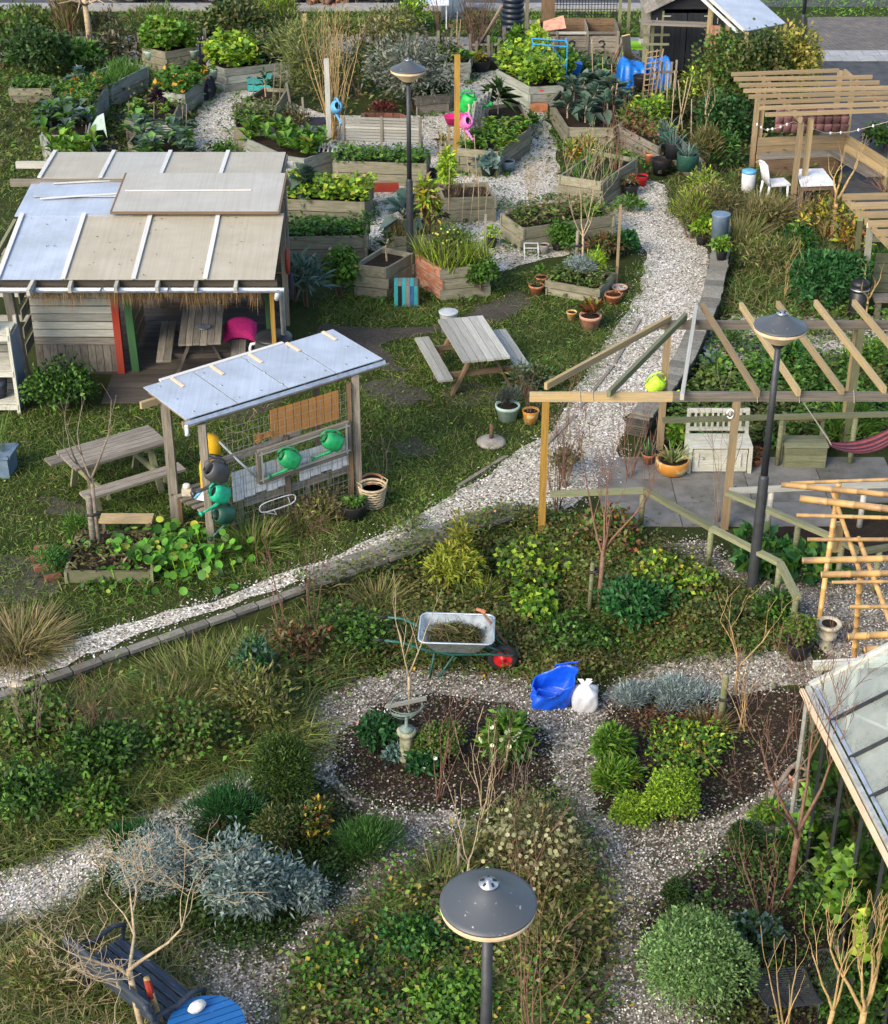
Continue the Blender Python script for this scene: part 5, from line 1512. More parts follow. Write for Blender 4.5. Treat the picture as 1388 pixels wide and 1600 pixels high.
# yellowing dying stems by the lamp post
q=pk("R",.75,.55)
bush("artichoke_plant","tall yellowing plant with brown stems beside the lamp post","plant",q,0.5,1.1,420,.2,.07,LIME+YELLOW+DRY,stems=10,stem_mat="reed",k=9,up=-0.3)
bush("fennel_plant","pale green leafy plant in front of the cane framed planter","plant",G(700,320),0.45,1.3,500,.16,.06,LIME,stems=4,k=7)
q=pk("Q",.45,.65)
bush("herb_bush","bushy yellow flowered herb in the orange sided planter","plant",q,1.0,0.7,1500,.09,.03,OLIVE+MIDG,stems=6,up=0.5,flowers=(90,0.022,[(1,(0.55,0.52,0.12))]))
q=pk("Q",.92,.15)
bush("parsley_plant","round dark green clump hanging over the orange sided planter's corner","plant",q-Vector((0,0.1,0.35)),0.62,0.62,1500,.07,.055,MIDG,stems=3)
q=G(530,462)
bush("nasturtium_plant","tall nasturtium tumbling down beside the corner planter","plant",q,0.9,0.95,1300,.11,.1,MIDG+BRIGHT,stems=6,droop=0.4,flowers=(14,0.04,[(1,(0.5,0.35,0.25))]))
q=pk("AA",.5,.6)
bush("lavender_plant","grey blue lavender in the low herb planter on the lawn","plant",q,0.75,0.42,1500,.09,.012,SILVER,up=0.8,stems=3)
bush("fennel_plant","vivid yellow green fern in the low herb planter","plant",pk("AA",.72,.75),0.4,0.5,500,.12,.02,LIME,up=0.6,stems=3)
bush("beet_plant","bright leafy chard at the right end of the path fork planter","plant",pk("Z",.8,.6),0.45,0.25,240,.14,.09,BRIGHT,stems=0)
bush("bean_plant","sprawling green bean plant over the kale planter's corner","plant",pk("X",.95,.35)+Vector((0.2,-.2,-.3)),1.2,0.8,900,.15,.08,BRIGHT+LIME,stems=5)
bush("rudbeckia_plant","orange and yellow dying flowers left of the half empty planter","plant",G(905,262),0.9,0.7,700,.16,.035,YELLOW+RUST+MIDG,stems=8,up=0.4,stem_mat="reed")
# weeds growing round the feet of the planters
lf=Leaves()
for k_,pl in PL.items():
 pts_=[Vector((x,y,0)) for x,y in pl["poly"]]
 m_=len(pts_)
 for i in range(m_):
  a,b_=pts_[i],pts_[(i+1)%m_]
  n=int((b_-a).length*(46 if k_!="LOWB" else 90))+1
  dv=(b_-a).normalized();out=np.array([dv.y,-dv.x,0.0])
  q=np.array(a)+NR.uniform(-.05,1.05,(n,1))*np.array(b_-a)+out*(0.07+np.abs(NR.normal(size=(n,1)))*0.14)
  w_=np.clip(vnoise(q[:,0],q[:,1],1.6,20)*2.4-0.7,0.05,1)
  q=q[NR.uniform(size=n)<w_];n=len(q)
  d=NR.normal(size=(n,3))*.6+np.array([0,0,.9])
  lf.blade(q,d,NR.uniform(.1,.34,n),.02,pal(n,GRASS),.8,None,2)
  q2=q[::2]+np.array([0,0,.06]);n2=len(q2)
  lf.leaf(q2,NR.normal(size=(n2,3)),np.tile([0,0,1.0],(n2,1)),.12,.07,pal(n2,MIDG))
tag(lf.build("planter_weeds"),"grass and weeds growing round the feet of the planters","weeds",None,"stuff")
# ========= BARE TREES AND TWIGS
def grow(b,p,d,L,r,lv,rg,up=0.25,wig=0.25,nseg=4,kids=3,spread=0.75,ratio=0.66,thin=0.55):
 pts,rs=[p.copy()],[r]
 q,dd=p.copy(),d.normalized()
 for k in range(nseg):
  dd=(dd+Vector((rg.uniform(-wig,wig),rg.uniform(-wig,wig),rg.uniform(-wig,wig)+up*0.25))).normalized()
  q=q+dd*(L/nseg)
  pts.append(q.copy());rs.append(max(0.0025,r*(1-(k+1)/nseg*(1-thin))))
 b.tube(pts,rs,6 if lv>1 else 4,cap=False)
 if lv>0:
  for k in range(kids):
   i=nseg if k==0 else rg.randint(max(1,nseg//2),nseg)
   a=rg.uniform(0,6.283);s=spread*rg.uniform(0.55,1.15)
   ref=Vector((math.cos(a),math.sin(a),rg.uniform(-.2,.3)))
   nd=(dd*(1-s*0.5)+ref*s+Vector((0,0,up))).normalized()
   grow(b,pts[i],nd,L*ratio*rg.uniform(0.75,1.2),max(0.0028,rs[i]*0.66),lv-1,rg,up,wig,nseg,kids,spread,ratio,thin)
def bare_tree(label,base,h,r,mat,seed,levels=3,fork=0.4,kids=3,spread=0.7,up=0.35,wig=0.22,lean=(0,0),name="bare_tree",ratio=0.66,cat="tree",group="bare young trees",thin=0.6,leaf=None):
 base=Vector(base);rg=random.Random(seed)
 t=thing(name,label,cat,base,group)
 f=base+Vector((lean[0],lean[1],h*fork))
 MB().tube([base-Vector((0,0,0.05)),base.lerp(f,0.5)+Vector((rg.uniform(-.02,.02),rg.uniform(-.02,.02),0)),f],[r*1.15,r,r*0.9],8).build("trunk",mat,t,True)
 b=MB()
 for k in range(kids+1):
  a=6.283*k/(kids+1)+rg.uniform(-.5,.5)
  d=Vector((math.cos(a)*spread,math.sin(a)*spread,1.0 if spread<1 else 0.6))
  grow(b,f-Vector((0,0,h*0.04*k*fork)),d,h*(1-fork)*0.52*rg.uniform(.8,1.15),r*0.62,levels-1,rg,up,wig,4,kids,spread,ratio,thin)
 b.build("branches",mat,t,True)
 if leaf:
  n,L,cols,rr=leaf
  p,d,_=blob_points(n,base+Vector((0,0,h*fork*0.7)),rr,rr,h*(1-fork*.7),6)
  lf=Leaves();lf.leaf(p,d,d,L,L*.6,pal(n,cols));lf.build("leaves",t)
 return t
def twigs(label,base,h,spread,n,mat,seed,r=0.008,name="twig_shrub",kids=2,lv=2,group="bare twiggy shrubs",up=0.3):
 base=Vector(base);rg=random.Random(seed)
 t=thing(name,label,"shrub",base,group)
 b=MB()
 for k in range(n):
  a=rg.uniform(0,6.283);s=rg.uniform(0.1,1)*spread
  d=Vector((math.cos(a)*s,math.sin(a)*s,h)).normalized()
  grow(b,base+Vector((rg.uniform(-.06,.06),rg.uniform(-.06,.06),-.03)),d,h*rg.uniform(.6,1.0),r*rg.uniform(.7,1.2),lv,rg,up,0.14,4,kids,0.5,0.5,0.4)
 b.build("stems",mat,t)
 return t
def stake(label,base,h,r=0.035,mat="green_wood",tie=None,name="tree_stake"):
 base=Vector(base)
 t=thing(name,label,"stake",base,"tree stakes")
 MB().tube([base-Vector((0,0,.05)),base+Vector((0.01,0,h-0.02)),base+Vector((0.01,0,h))],[r,r*.95,r*.8],10).build("stake",mat,t,True)
 if tie:
  MB().tube([base+Vector((-.04,-.03,tie)),base+Vector((.05,-.04,tie+.01)),base+Vector((.13,.0,tie+.02)),base+Vector((.05,.05,tie+.01)),base+Vector((-.04,-.03,tie))],0.025,5).build("tie_band","rubber",t)
 return t
def hb(px,py,ytop):
 g=G(px,py); return g,HT(g,ytop)
g,h=hb(937,962,668);bare_tree("red brown sapling tied to a stake before the terrace rail",g,h*1.0,0.032,"bark_red",3,4,0.36,3,0.42,0.45,0.16,ratio=0.62,thin=.45)
g2=G(921,962);stake("pale green stake beside the sapling before the terrace rail",g2,0.85,0.035,"green_wood",0.72)
g,h=hb(640,1108,885);bare_tree("thin pale sapling rising behind the sundial",g,h,0.02,"bark_pale",12,3,0.25,2,0.5,0.5,0.1,ratio=0.55)
g,h=hb(1234,1402,1030);bare_tree("red barked fruit tree with open crown by the greenhouse",g,h,0.038,"bark_red",21,4,0.30,3,0.62,0.35,0.18,ratio=0.62,thin=.4)
g,h=hb(1338,1650,1400);bare_tree("golden barked pruned tree in the near right corner",g,h,0.036,"bark_gold",33,4,0.3,3,0.42,0.5,0.22,ratio=0.6,thin=.45)
g,h=hb(1292,1640,1425);bare_tree("slender golden tree with two stems left of the corner tree",g,h,0.026,"bark_gold",8,3,0.3,2,0.36,0.55,0.18,ratio=0.6,thin=.45)
g,h=hb(1225,1630,1490);twigs("thin golden twigs in front of the wire chair",g,h,0.35,4,"bark_gold",5,0.011,lv=1)
g,h=hb(232,1640,1365)
t=bare_tree("contorted pale tree with spreading bare twigs over the dark bench",g,h,0.034,"bark_pale",14,5,0.45,3,1.1,0.14,0.34,ratio=0.7,lean=(-0.1,0.05),thin=.45)
g=G(272,1650);b=MB();b.tube([g,g+Vector((-.12,.05,.5)),g+Vector((-.2,.1,0.95))],[0.04,.036,.03],8)
ls_=b.build("leaning_stake","bark_gold",None,True,origin=g);MB().tube([g+Vector((-.165,.075,.72)),g+Vector((-.185,.09,.86)),g+Vector((-.2,.1,.93))],[.037,.036,.034],8).build("binding","red_paint",ls_)
tag(ls_,"leaning yellow stake with red binding under the contorted tree","stake")
g,h=hb(158,868,568);bare_tree("bare young tree beside the mossy picnic table",g,h,0.03,"bark_grey",18,3,0.42,2,0.55,0.45,0.16,ratio=0.62)
stake("grey stake holding the young tree in the nasturtium bed",G(149,868),0.98,0.05,"grey_wood",0.68)
g,h=hb(908,440,215);bare_tree("forked pale sapling in the low herb planter",g,h,0.022,"bark_pale",26,4,0.35,3,0.65,0.3,0.2,ratio=0.68,thin=.45)
stake("grey stake tied to the forked sapling",G(899,440),1.05,0.035,"grey_wood",0.75)
g,h=hb(1300,372,240);bare_tree("thick golden pollarded tree before the seating arbour",g,h*1.1,0.055,"bark_gold",41,4,0.4,2,0.55,0.3,0.25,ratio=0.62)
g,h=hb(1352,500,395);bare_tree("crooked gold branch shrub behind the black bin",g,h,0.03,"bark_gold",44,3,0.3,2,0.6,0.3,0.25)
g,h=hb(732,1400,1240);bare_tree("small bare shrub behind the nearest lamp",g,h,0.014,"bark_pale",51,3,0.35,2,0.55,0.4,0.22)
stake("thin stick standing behind the nearest lamp head",G(716,1378),0.55,0.02,"grey_wood")
g,h=hb(1150,1085,905);bare_tree("twiggy gold sapling beside the leaning stake",g,h,0.016,"bark_gold",57,3,0.25,2,0.5,0.35,0.2)
stake("thick short stake with black band by the right planting bed",G(1126,1128),0.72,0.045,"green_wood",0.36)
for i,(px,py,yt,n,sp,m,lb) in enumerate([(490,985,840,7,.25,"bark_brown","red brown twigs at the foot of the retaining wall"),(440,985,850,5,.25,"bark_red","dry reddish stems below the shell path"),(690,1255,1130,5,.2,"bark_red","thin rose stems on the front of the round bed"),(775,1215,1110,6,.25,"bark_brown","brown rose stems beside the hellebore"),(830,1640,1425,8,.35,"bark_red","red twigs right of the nearest lamp post"),(1200,1440,1340,8,.5,"bark_red","low red rose stems under the fruit tree"),(1255,1220,1040,6,.2,"bark_red","red twigs against the greenhouse corner"),(1160,1140,1070,5,.3,"bark_gold","straw stems on the right planting bed"),(985,745,650,8,.45,"bark_red","pink brown twigs by the terrace corner"),(870,800,690,9,.35,"bark_brown","thorny twigs round the yellow pergola post"),(1225,470,400,5,.35,"bark_gold","gold twigs on the wild grass slope"),(1250,365,300,10,.5,"bark_grey","grey dry stems before the arbour bench"),(60,1180,1080,8,.3,"bark_grey","dead stems in the rough grass at the left"),(155,1195,1090,10,.12,"bark_brown","bundle of brown dead stalks in the rough grass"),(815,1255,1180,4,.2,"bark_grey","grey stems behind the dried flower bush"),(755,1290,1180,5,.2,"bark_pale","pale pruned stems at the edge of the round bed"),(960,300,195,12,.35,"bark_red","pink brown canes growing through the half empty planter"),(600,745,690,4,.15,"bark_grey","leafless sapling in the basket pot"),(880,760,640,9,.5,"bark_red","pinkish twigs in front of the shell path"),(1120,815,680,5,.25,"bark_grey","long grey canes by the front pergola post")]):
 g,h=hb(px,py,yt)
 twigs(lb,g,max(.25,h),sp,n,m,100+i,0.009)
# ========= OPEN PERGOLA ON THE RIGHT
pg=thing("pergola","open timber pergola with fanned rafters over the terrace","pergola",G(1133,830))
yF,yB,zP=21.0,23.5,2.2
fx0,fx1=P(828,614,zP).x,7.0
board("front_beam",(fx0,yF,zP-0.06),(3.2,yF,zP-0.06),0.07,0.13,"honey_wood",pg)
board("front_beam",(3.2,yF+.003,zP-0.055),(fx1,yF+.003,zP-0.055),0.07,0.13,"grey_wood",pg)
bx0=P(1040,510,zP).x
board("rear_beam",(bx0-.05,yB,zP-0.06),(fx1+0.6,yB,zP-0.06),0.07,0.13,"grey_wood",pg)
for (ax_,ay),(bx_,by),m in [((853,604),(1047,497),"honey_wood"),((951,616),(1072,493),"green_wood"),((1066,620),(1088,481),"pale_wood"),((1184,616),(1098,477),"warm_wood"),((1248,614),(1158,477),"honey_wood"),((1317,612),(1215,475),"honey_wood"),((1383,610),(1274,473),"honey_wood"),((1450,608),(1334,473),"honey_wood"),((1520,606),(1395,473),"honey_wood")]:
 board("rafter",P(ax_,ay,zP+0.06),P(bx_,by,zP+0.06),0.055,0.10,m,pg,jit=0.003)
def ppost(px,ybase,h,mat,w=0.105,parent=None,name="post"):
 g=G(px,ybase)
 return board(name,g-Vector((0,0,.05)),top_of(g,h),w,w,mat,parent)
for px,yb,m in ((846,824,"yellow_wood"),(1133,829,"warm_wood")):
 g=G(px,yb);board("post",(g.x,yF,g.z-.05),(g.x,yF,zP-0.12),0.1,0.1,m,pg)
for px,m in ((1029,"warm_wood"),(1317,"green_wood"),(1500,"warm_wood")):
 g=G(px,694);X=P(px,694,0).x
 board("post",(X,yB,-.05),(X,yB,zP-0.12),0.1,0.1,m,pg)
X=P(1336,560,1.5).x;board("post",(X,yB+0.25,0),(X,yB+0.25,zP-.1),0.1,0.1,"honey_wood",pg)
for px in (905,925,1180,1245,1330):
 q=P(px,612,zP-.06);q.y=yF
 MB().tube([q+Vector((-.01,-.045,.075)),q+Vector((0.01,-.045,-.07)),q+Vector((0.02,.045,-.07)),q+Vector((0,.045,.075)),q+Vector((-.01,-.045,.075))],0.006,4).build("lashing","rope",pg)
ho=P(1142,648,1.9);ho.y=yF-.055
MB().tube([ho+Vector((.05*math.sin(a),0,.07*math.cos(a))) for a in np.linspace(0,6.283,10)],0.012,5).build("horseshoe","white_plastic",pg,True)
# handrails
def rail_run(label,pts,z,postpx,mat="green_wood",w=0.085):
 g0=G(*pts[0][:2])
 t=thing("handrail",label,"handrail",P(*pts[0],z).xy.to_3d(),"wooden handrails")
 wp=[P(x,y,z) for x,y in pts]
 for a,b in zip(wp[:-1],wp[1:]):
  board("rail",a,b,w,0.06,mat,t)
 for f in postpx:
  i=int(f);q=wp[i].lerp(wp[min(i+1,len(wp)-1)],f-i)
  zg=float(gz(q.x,q.y))
  MB().tube([(q.x,q.y,zg-.05),(q.x,q.y,z-0.03)],0.042,10).build("post",mat,t,True)
 return t
rail_run("handrail bending down from the terrace in front of the lamp",[(861,772),(1008,766),(1112,825),(1219,880),(1246,934)],0.62,(0.98,2.0,3.0,3.95),w=0.10)
rail_run("handrail descending from the front pergola post behind the lamp",[(1136,770),(1215,803),(1298,838),(1345,862),(1420,850)],0.7,(1.4,2.4,3.4),"green_wood",0.09)
rail_run("straight grey handrail crossing the terrace to the right edge",[(1140,767),(1250,762),(1420,756)],0.7,(0.6,1.6),"pale_wood",0.09)
rail_run("handrail behind the benches at the back of the terrace",[(1036,657),(1200,652),(1430,646)],0.85,(1.1,1.6),"green_wood",0.09)
# ------- benches on the terrace
def storage_bench():
 g=G(1123,739)
 t=thing("storage_bench","white painted storage bench with slatted back on the terrace","bench",g)
 w,d,h=0.94,0.42,0.44
 m="white_wood"
 def B(name,x0,y0,z0,x1,y1,z1,th,hh,par=t,up=(0,0,1)):return board(name,g+Vector((x0,y0,z0)),g+Vector((x1,y1,z1)),th,hh,m,par,up)
 B("side_panel",-w/2+.02,0,h/2,-w/2+.02,d,h/2,0.025,h-.06);B("side_panel",w/2-.02,0,h/2,w/2-.02,d,h/2,.025,h-.06)
 f=B("front_panel",-w/2+.05,0.02,h/2,w/2-.05,0.02,h/2,.02,h-.06)
 for z in (0.07,h-.06):B("front_rail",-w/2+.05,0.0,z,w/2-.05,0.0,z,.03,.07)
 for x in (-w/2+.11,w/2-.17):B("front_stile",x,0.0,.1,x,0.0,h-.09,.06,.024,up=(0,1,0))
 for x in (-w/2,w/2):
  B("leg",x,-.005,0,x*.985,-.005,h,.055,.055);B("leg",x,d,0,x*.97,d+.06,0.88,.055,.05)
 B("seat",-w/2-.02,d/2-.01,h+.015,w/2+.02,d/2-.01,h+.015,d+.04,.03)
 B("back_rail",-w/2,d+.05,.85,w/2,d+.05,.85,.03,.07);B("back_rail",-w/2,d+.02,.55,w/2,d+.02,.55,.03,.06)
 for i in range(9):
  x=-w/2+.12+i*(w-.24)/8
  B("slat",x,d+.022,.57,x,d+.048,.83,.035,.015,up=(0,1,0))
 MB().lathe(g+Vector((-.27,-.03,.26)),[(0,0),(.018,.0),(.018,.02),(0,.02)],10).build("knob","steel",t,True)
storage_bench()
def chest_chair():
 g=G(1257,732)
 t=thing("chest_chair","brown wooden chest seat with a single back rail","chair",g)
 w,d,h=0.64,0.36,0.36
 m="green_wood"
 for k in range(3):
  z=0.06+k*0.12
  board("front_plank",g+Vector((-w/2,0,z)),g+Vector((w/2,0,z)),.02,.112,m,t)
  for x in (-w/2+.012,w/2-.012):board("side_plank",g+Vector((x,.012,z)),g+Vector((x,d,z)),.02,.112,m,t)
 for k in range(3):
  y=-.02+(k+.5)*(d+.03)/3
  board("seat_plank",g+Vector((-w/2-.02,y,h+.02)),g+Vector((w/2+.02,y,h+.02)),(d+.03)/3-.006,.028,m,t)
 for x in (-w/2+.02,w/2-.02):board("back_post",g+Vector((x,d+.03,0)),g+Vector((x,d+.05,.76)),.05,.04,m,t)
 board("back_rail",g+Vector((-w/2+.02,d+.02,.70)),g+Vector((w/2-.02,d+.02,.70)),.02,.11,"brown_wood",t)
chest_chair()
# hammock
ha=P(1248,618,2.12);hbk=Vector((7.0,21.6,1.75))
t=thing("hammock","striped red hammock slung from the pergola rafters","hammock",ha)
b=MB();k0=ha+Vector((0.55,0.12,-.78))
for j in range(6):b.tube([ha,ha.lerp(k0,.5)+Vector((0,0.008*(j-2.5),0)),k0+Vector((0,.05*(j-2.5),0))],.006,4)
b.build("cord","rope",t)
ns,nw=26,18
def hpt(s,v):
 q=k0.lerp(hbk,s);sag=0.34*math.sin(math.pi*min(1,s*0.92+.04))**0.9
 w=0.05+0.17*math.sin(math.pi*(s*.94+.03))**0.8
 return q+Vector((0,v*w,-sag-0.25*w*(1-v*v)+.0))
for i in range(nw):
 v0,v1=-1+2*i/nw,-1+2*(i+1)/nw
 bb=MB();vs=[]
 for s in range(ns+1):vs+=[hpt(s/ns,v0),hpt(s/ns,v1)]
 bb.add(vs,[(2*s,2*s+1,2*s+3,2*s+2) for s in range(ns)])
 bb.build("stripe",["hammock_red","hammock_dark","hammock_dark","hammock_pink"][i%4],t,True)
q=P(1040,605,1.5)
q.y=yB-.16;q.x=P(1040,605,q.z).x-.05;can("lime green watering can hanging on the pergola's corner post",(q.x,q.y,1.2),0.0,0.7,"can_lime",1.1)
# ------- pots
def pot(label,base,r,h,mat,cat="pot",name="plant_pot",rim=True,group="plant pots",taper=0.72,bowl=False,soil="soil",bury=0.0):
 base=Vector(base)
 t=thing(name,label,cat,base,group)
 if bowl:prof=[(r*.5,0),(r*.8,h*.2),(r,h*.6),(r*.98,h*.95),(r*.94,h),(r*.86,h*.98),(r*.86,h*.85)]
 elif rim:prof=[(r*taper,0),(r*.93,h*.78),(r,h*.80),(r*1.01,h),(r*.9,h),(r*.88,h*.86)]
 else:prof=[(r*taper,0),(r,h*.97),(r*.99,h),(r*.93,h),(r*.91,h*.85)]
 bd_=MB().lathe(base,prof,24).build("body",mat,t,True)
 MB().lathe(base,[(0,h*.87),(r*.87,h*.86)],20).build("soil",soil,bd_)
 return Vector((base.x,base.y,base.z+h*.86))
def tuft_on(name,label,c,r,h,n,cols,W=0.02,bend=.5,cat="plant",lean=.4,seg=3):
 return grass_tuft(name,label,cat,c,r,h,n,cols,W,bend,None,seg,lean)
c=pot("large ochre glazed bowl at the corner of the terrace",G(1050,740),0.27,0.27,"ochre_glaze",bowl=True)
tuft_on("spider_plant","striped spiky plant in the ochre bowl",c,.22,.3,60,[(2,(.30,.30,.14)),(2,(.10,.15,.05))],.03,.7)
c=pot("small terracotta pot beside the ochre bowl",G(1013,724),0.11,0.18,"terracotta")
tuft_on("aloe_plant","small aloe in the terracotta pot by the terrace",c,.12,.24,26,KALE+MIDG,.03,.4)
c=pot("terracotta pot at the right of the white storage bench",G(1181,728),0.08,0.12,"terracotta")
bush("dry_plant","dry red leaved plant beside the white bench","plant",c,.22,.2,90,.08,.03,RUST,stems=0)
c=pot("mint green pot on the lawn near the yellow pergola post",G(793,655),0.205,0.27,"mint_pot")
bush("lavender_plant","dark lavender clump in the mint green pot","plant",c-Vector((0,0,.02)),.42,.34,900,.13,.012,[(3,(.10,.12,.10)),(2,(.06,.07,.06))],up=1.2,rnd=.3,stems=0)
c=pot("brown glazed pot beside the mint green pot",G(829,661),0.14,0.24,"ochre_glaze",rim=False)
twigs("tangle of dead stems in the brown glazed pot",c,.5,.3,10,"bark_brown",9,.006)
c=pot("pink terracotta pot in front of the herb planter",G(922,513),0.205,0.27,"terracotta_pink")
lf=Leaves()
for k in range(9):
 rosette(lf,tuple(c+Vector((R.uniform(-.08,.08),R.uniform(-.08,.08),.02))),7,.42,.10,RUST+[(3,(.14,.16,.03)),(1,(.3,.26,.05))],(.8,1.4))
tag(lf.build("canna_plant",origin=c),"rust and green canna in the pink terracotta pot","plant")
c=pot("small ochre pot left of the pink terracotta pot",G(893,500),0.10,0.17,"ochre_glaze")
c=pot("terracotta pot at the left corner of the herb planter",G(838,459),0.15,0.19,"terracotta")
bush("herb_plant","small weed in the left corner terracotta pot","plant",c,.3,.12,90,.07,.03,OLIVE,stems=0)
c=pot("terracotta pot behind the left corner pot",G(846,444),0.13,0.16,"terracotta")
bush("herb_plant","herbs in the pot behind the left corner pot","plant",c,.3,.25,130,.08,.03,MIDG,stems=0)
c=pot("terracotta pot right of the canna",G(958,474),0.17,0.2,"terracotta")
bush("seedling_plant","withered seedlings in the pot right of the canna","plant",c,.26,.06,60,.05,.02,RUST,stems=0)
c=pot("shallow terracotta bowl farthest right by the herb planter",G(968,456),0.16,0.11,"terracotta_pink",soil="shell_gravel")
c=pot("black pot with weeds at the foot of the can stand",G(553,808),0.21,0.24,"black_plastic",rim=False)
bush("weed_plant","green weeds in the black pot by the can stand","plant",c,.34,.08,130,.09,.05,MIDG,stems=0)
c=pot("terracotta pot with a sapling right of the can stand",G(582,765),0.17,0.2,"terracotta")
# wicker basket
q=G(583,790)
t=thing("wicker_basket","pale wicker basket standing by the can stand's right post","basket",q)
for k in range(7):
 z=.02+k*.045;r_=.15+.008*k
 MB().tube([q+Vector((r_*math.cos(a),r_*math.sin(a),z+.006*math.sin(8*a+k*3.1))) for a in np.linspace(0,6.283,20)],.017,5).build("woven_band","wicker",t,True)
MB().tube([q+Vector((.205*math.cos(a),.205*math.sin(a),.34)) for a in np.linspace(0,6.283,22)],.02,6).build("rim","wicker",t,True)
for a in (0.2,3.3):MB().tube([q+Vector((.2*math.cos(a),.2*math.sin(a),.3)),q+Vector((.23*math.cos(a),.23*math.sin(a),.42)),q+Vector((.2*math.cos(a+.5),.2*math.sin(a+.5),.42)),q+Vector((.2*math.cos(a+.6),.2*math.sin(a+.6),.3))],.012,5).build("handle","wicker",t,True)
MB().lathe(q,[(0,.27),(.17,.27)],16).build("soil","soil",t)
# parasol base on the lawn
q=G(768,692)
t=thing("parasol_base","round concrete parasol foot with a short rusty tube","parasol base",q)
MB().lathe(q,[(.24,0),(.24,.03),(.2,.06),(.05,.09),(0,.09)],24).build("disc","concrete",t,True)
MB().tube([q+Vector((0,0,.08)),q+Vector((0,0,.34))],.035,12).build("tube","bark_brown",t,True)
q=G(717,548-45);q=P(703,508,.3)
q=G(701,519)
t=thing("rubbish_bucket","pale blue bucket standing behind the middle picnic table","bucket",q)
MB().lathe(q,[(.13,0),(.165,.38),(.175,.4),(.155,.4),(.15,.34),(0,.34)],20).build("body","pvc_grey",t,True)
MB().lathe(q,[(.178,.39),(.182,.41),(.16,.415)],20).build("rim","pvc_grey",t,True)
# slab of wood on the right curved wall: plastic square pot
c=pot("black square nursery pot on the curved wall",G(1127,405,.32),0.12,0.2,"black_plastic",rim=False)
bush("spinach_plant","bright leafy plant in the pot on the curved wall","plant",c,.36,.25,260,.13,.07,BRIGHT,stems=0)
q=G(1124,372,.3)
t=thing("storage_tub","tall dark blue tub behind the nursery pot on the curved wall","tub",q)
MB().lathe(q,[(.16,0),(.19,.5),(.2,.52),(.17,.52)],16).build("body","blue_pot",t,True)
c=pot("black pot at the left foot of the curved wall",G(1097,382),0.14,0.2,"black_plastic",rim=False)
bush("leafy_plant","yellow green leafy plant in the pot at the curved wall's foot","plant",c,.5,.4,300,.13,.08,BRIGHT+LIME,stems=2)
# ========= BAMBOO FRAME
bf=thing("bamboo_frame","golden bamboo pole frame at the right edge","frame",G(1279,975))
def bamboo(a,b,r,name="bamboo_pole",parent=bf):
 a,b=Vector(a),Vector(b)
 L=(b-a).length;n=max(3,int(L/0.28))
 pts,rs=[],[]
 for k in range(n):
  t0,t1=k/n,(k+1)/n
  pts+=[a.lerp(b,t0),a.lerp(b,t0+.012*min(1,.3/L)),a.lerp(b,t1-.03/L)]
  rs+=[r*.95,r*.83,r*.83]
 pts.append(b);rs.append(r*.93)
 MB_=MB();MB_.tube(pts,rs,10)
 me=MB_.build(name,"bamboo_pole",parent,True,origin=(a+b)/2)
 return me
def bamboo_mat():
 m,nt,b=_newmat("bamboo_pole")
 v,oi=_objvec(nt,(1,1,1),30)
 nn=_noise(nt,v,3.5,5,.65)
 r=_ramp(nt,[(.32,(.56,.34,.12)),(.5,(.47,.28,.10)),(.66,(.29,.18,.10))])
 nt.links.new(nn.outputs[0],r.inputs[0])
 c_=_valvar(nt,r.outputs[0],oi,.15)
 nt.links.new(c_,b.inputs["Base Color"]);b.inputs["Roughness"].default_value=.42
 MATS["bamboo_pole"]=m
bamboo_mat()
zb_=2.1
for (x0,y0,x1,y1,r_,dz) in [(1236,755,1420,748,.028,0),(1221,757,1420,776,.045,.05),(1250,779,1420,799,.055,.04),(1245,805,1420,810,.03,.05),(1262,843,1420,843,.03,.04),(1254,876,1420,872,.048,.06),(1283,898,1420,895,.048,.03),(1300,910,1420,908,.025,.06),(1328,948,1420,948,.028,.05),(1325,995,1420,990,.05,.05),(1350,1016,1420,1011,.05,.04)]:
 bamboo(P(x0,y0,zb_+dz),P(x1,y1,zb_+dz),r_)
for (x0,y0,x1,y1,r_) in [(1302,771,1346,900,.034),(1342,841,1396,985,.034)]:
 bamboo(P(x0,y0,zb_-.02),P(x1,y1,zb_-.02),r_,"bamboo_rafter")
g=G(1279,978);bamboo(g,P(1311,756,2.14),.042,"bamboo_upright")
g=G(1334,1040);bamboo(g,P(1344,905,2.05),.042,"bamboo_upright")
g=G(1400,985);bamboo(g,g+Vector((0.05,0,2.1)),.04,"bamboo_upright")
board("pale_plank",P(1309,862,.9),P(1313,815,1.5),.09,.02,"honey_wood",bf,up=(0,1,0));board("pale_plank",P(1303,862,.9),P(1310,820,1.5),.05,.02,"honey_wood",bf,up=(0,1,0))
# urn, pots near the bamboo
q=G(1291,1012)
t=thing("stone_urn","small pale stone urn with soil below the bamboo frame","urn",q)
MB().lathe(q,[(.09,0),(.095,.03),(.06,.06),(.055,.12),(.085,.15),(.115,.19),(.11,.23),(.075,.26),(.08,.29),(.15,.34),(.165,.38),(.15,.40),(.135,.38)],26).build("body","stone_pale",t,True)
MB().lathe(q,[(0,.385),(.14,.378)],18).build("soil","soil",t)
c=pot("big black plastic pot left of the stone urn",G(1246,1026),0.17,0.24,"black_plastic",rim=False)
bush("shrub_plant","yellow green box plant in the big black pot","plant",c,.42,.42,700,.055,.035,BRIGHT+OLIVE,stems=4)
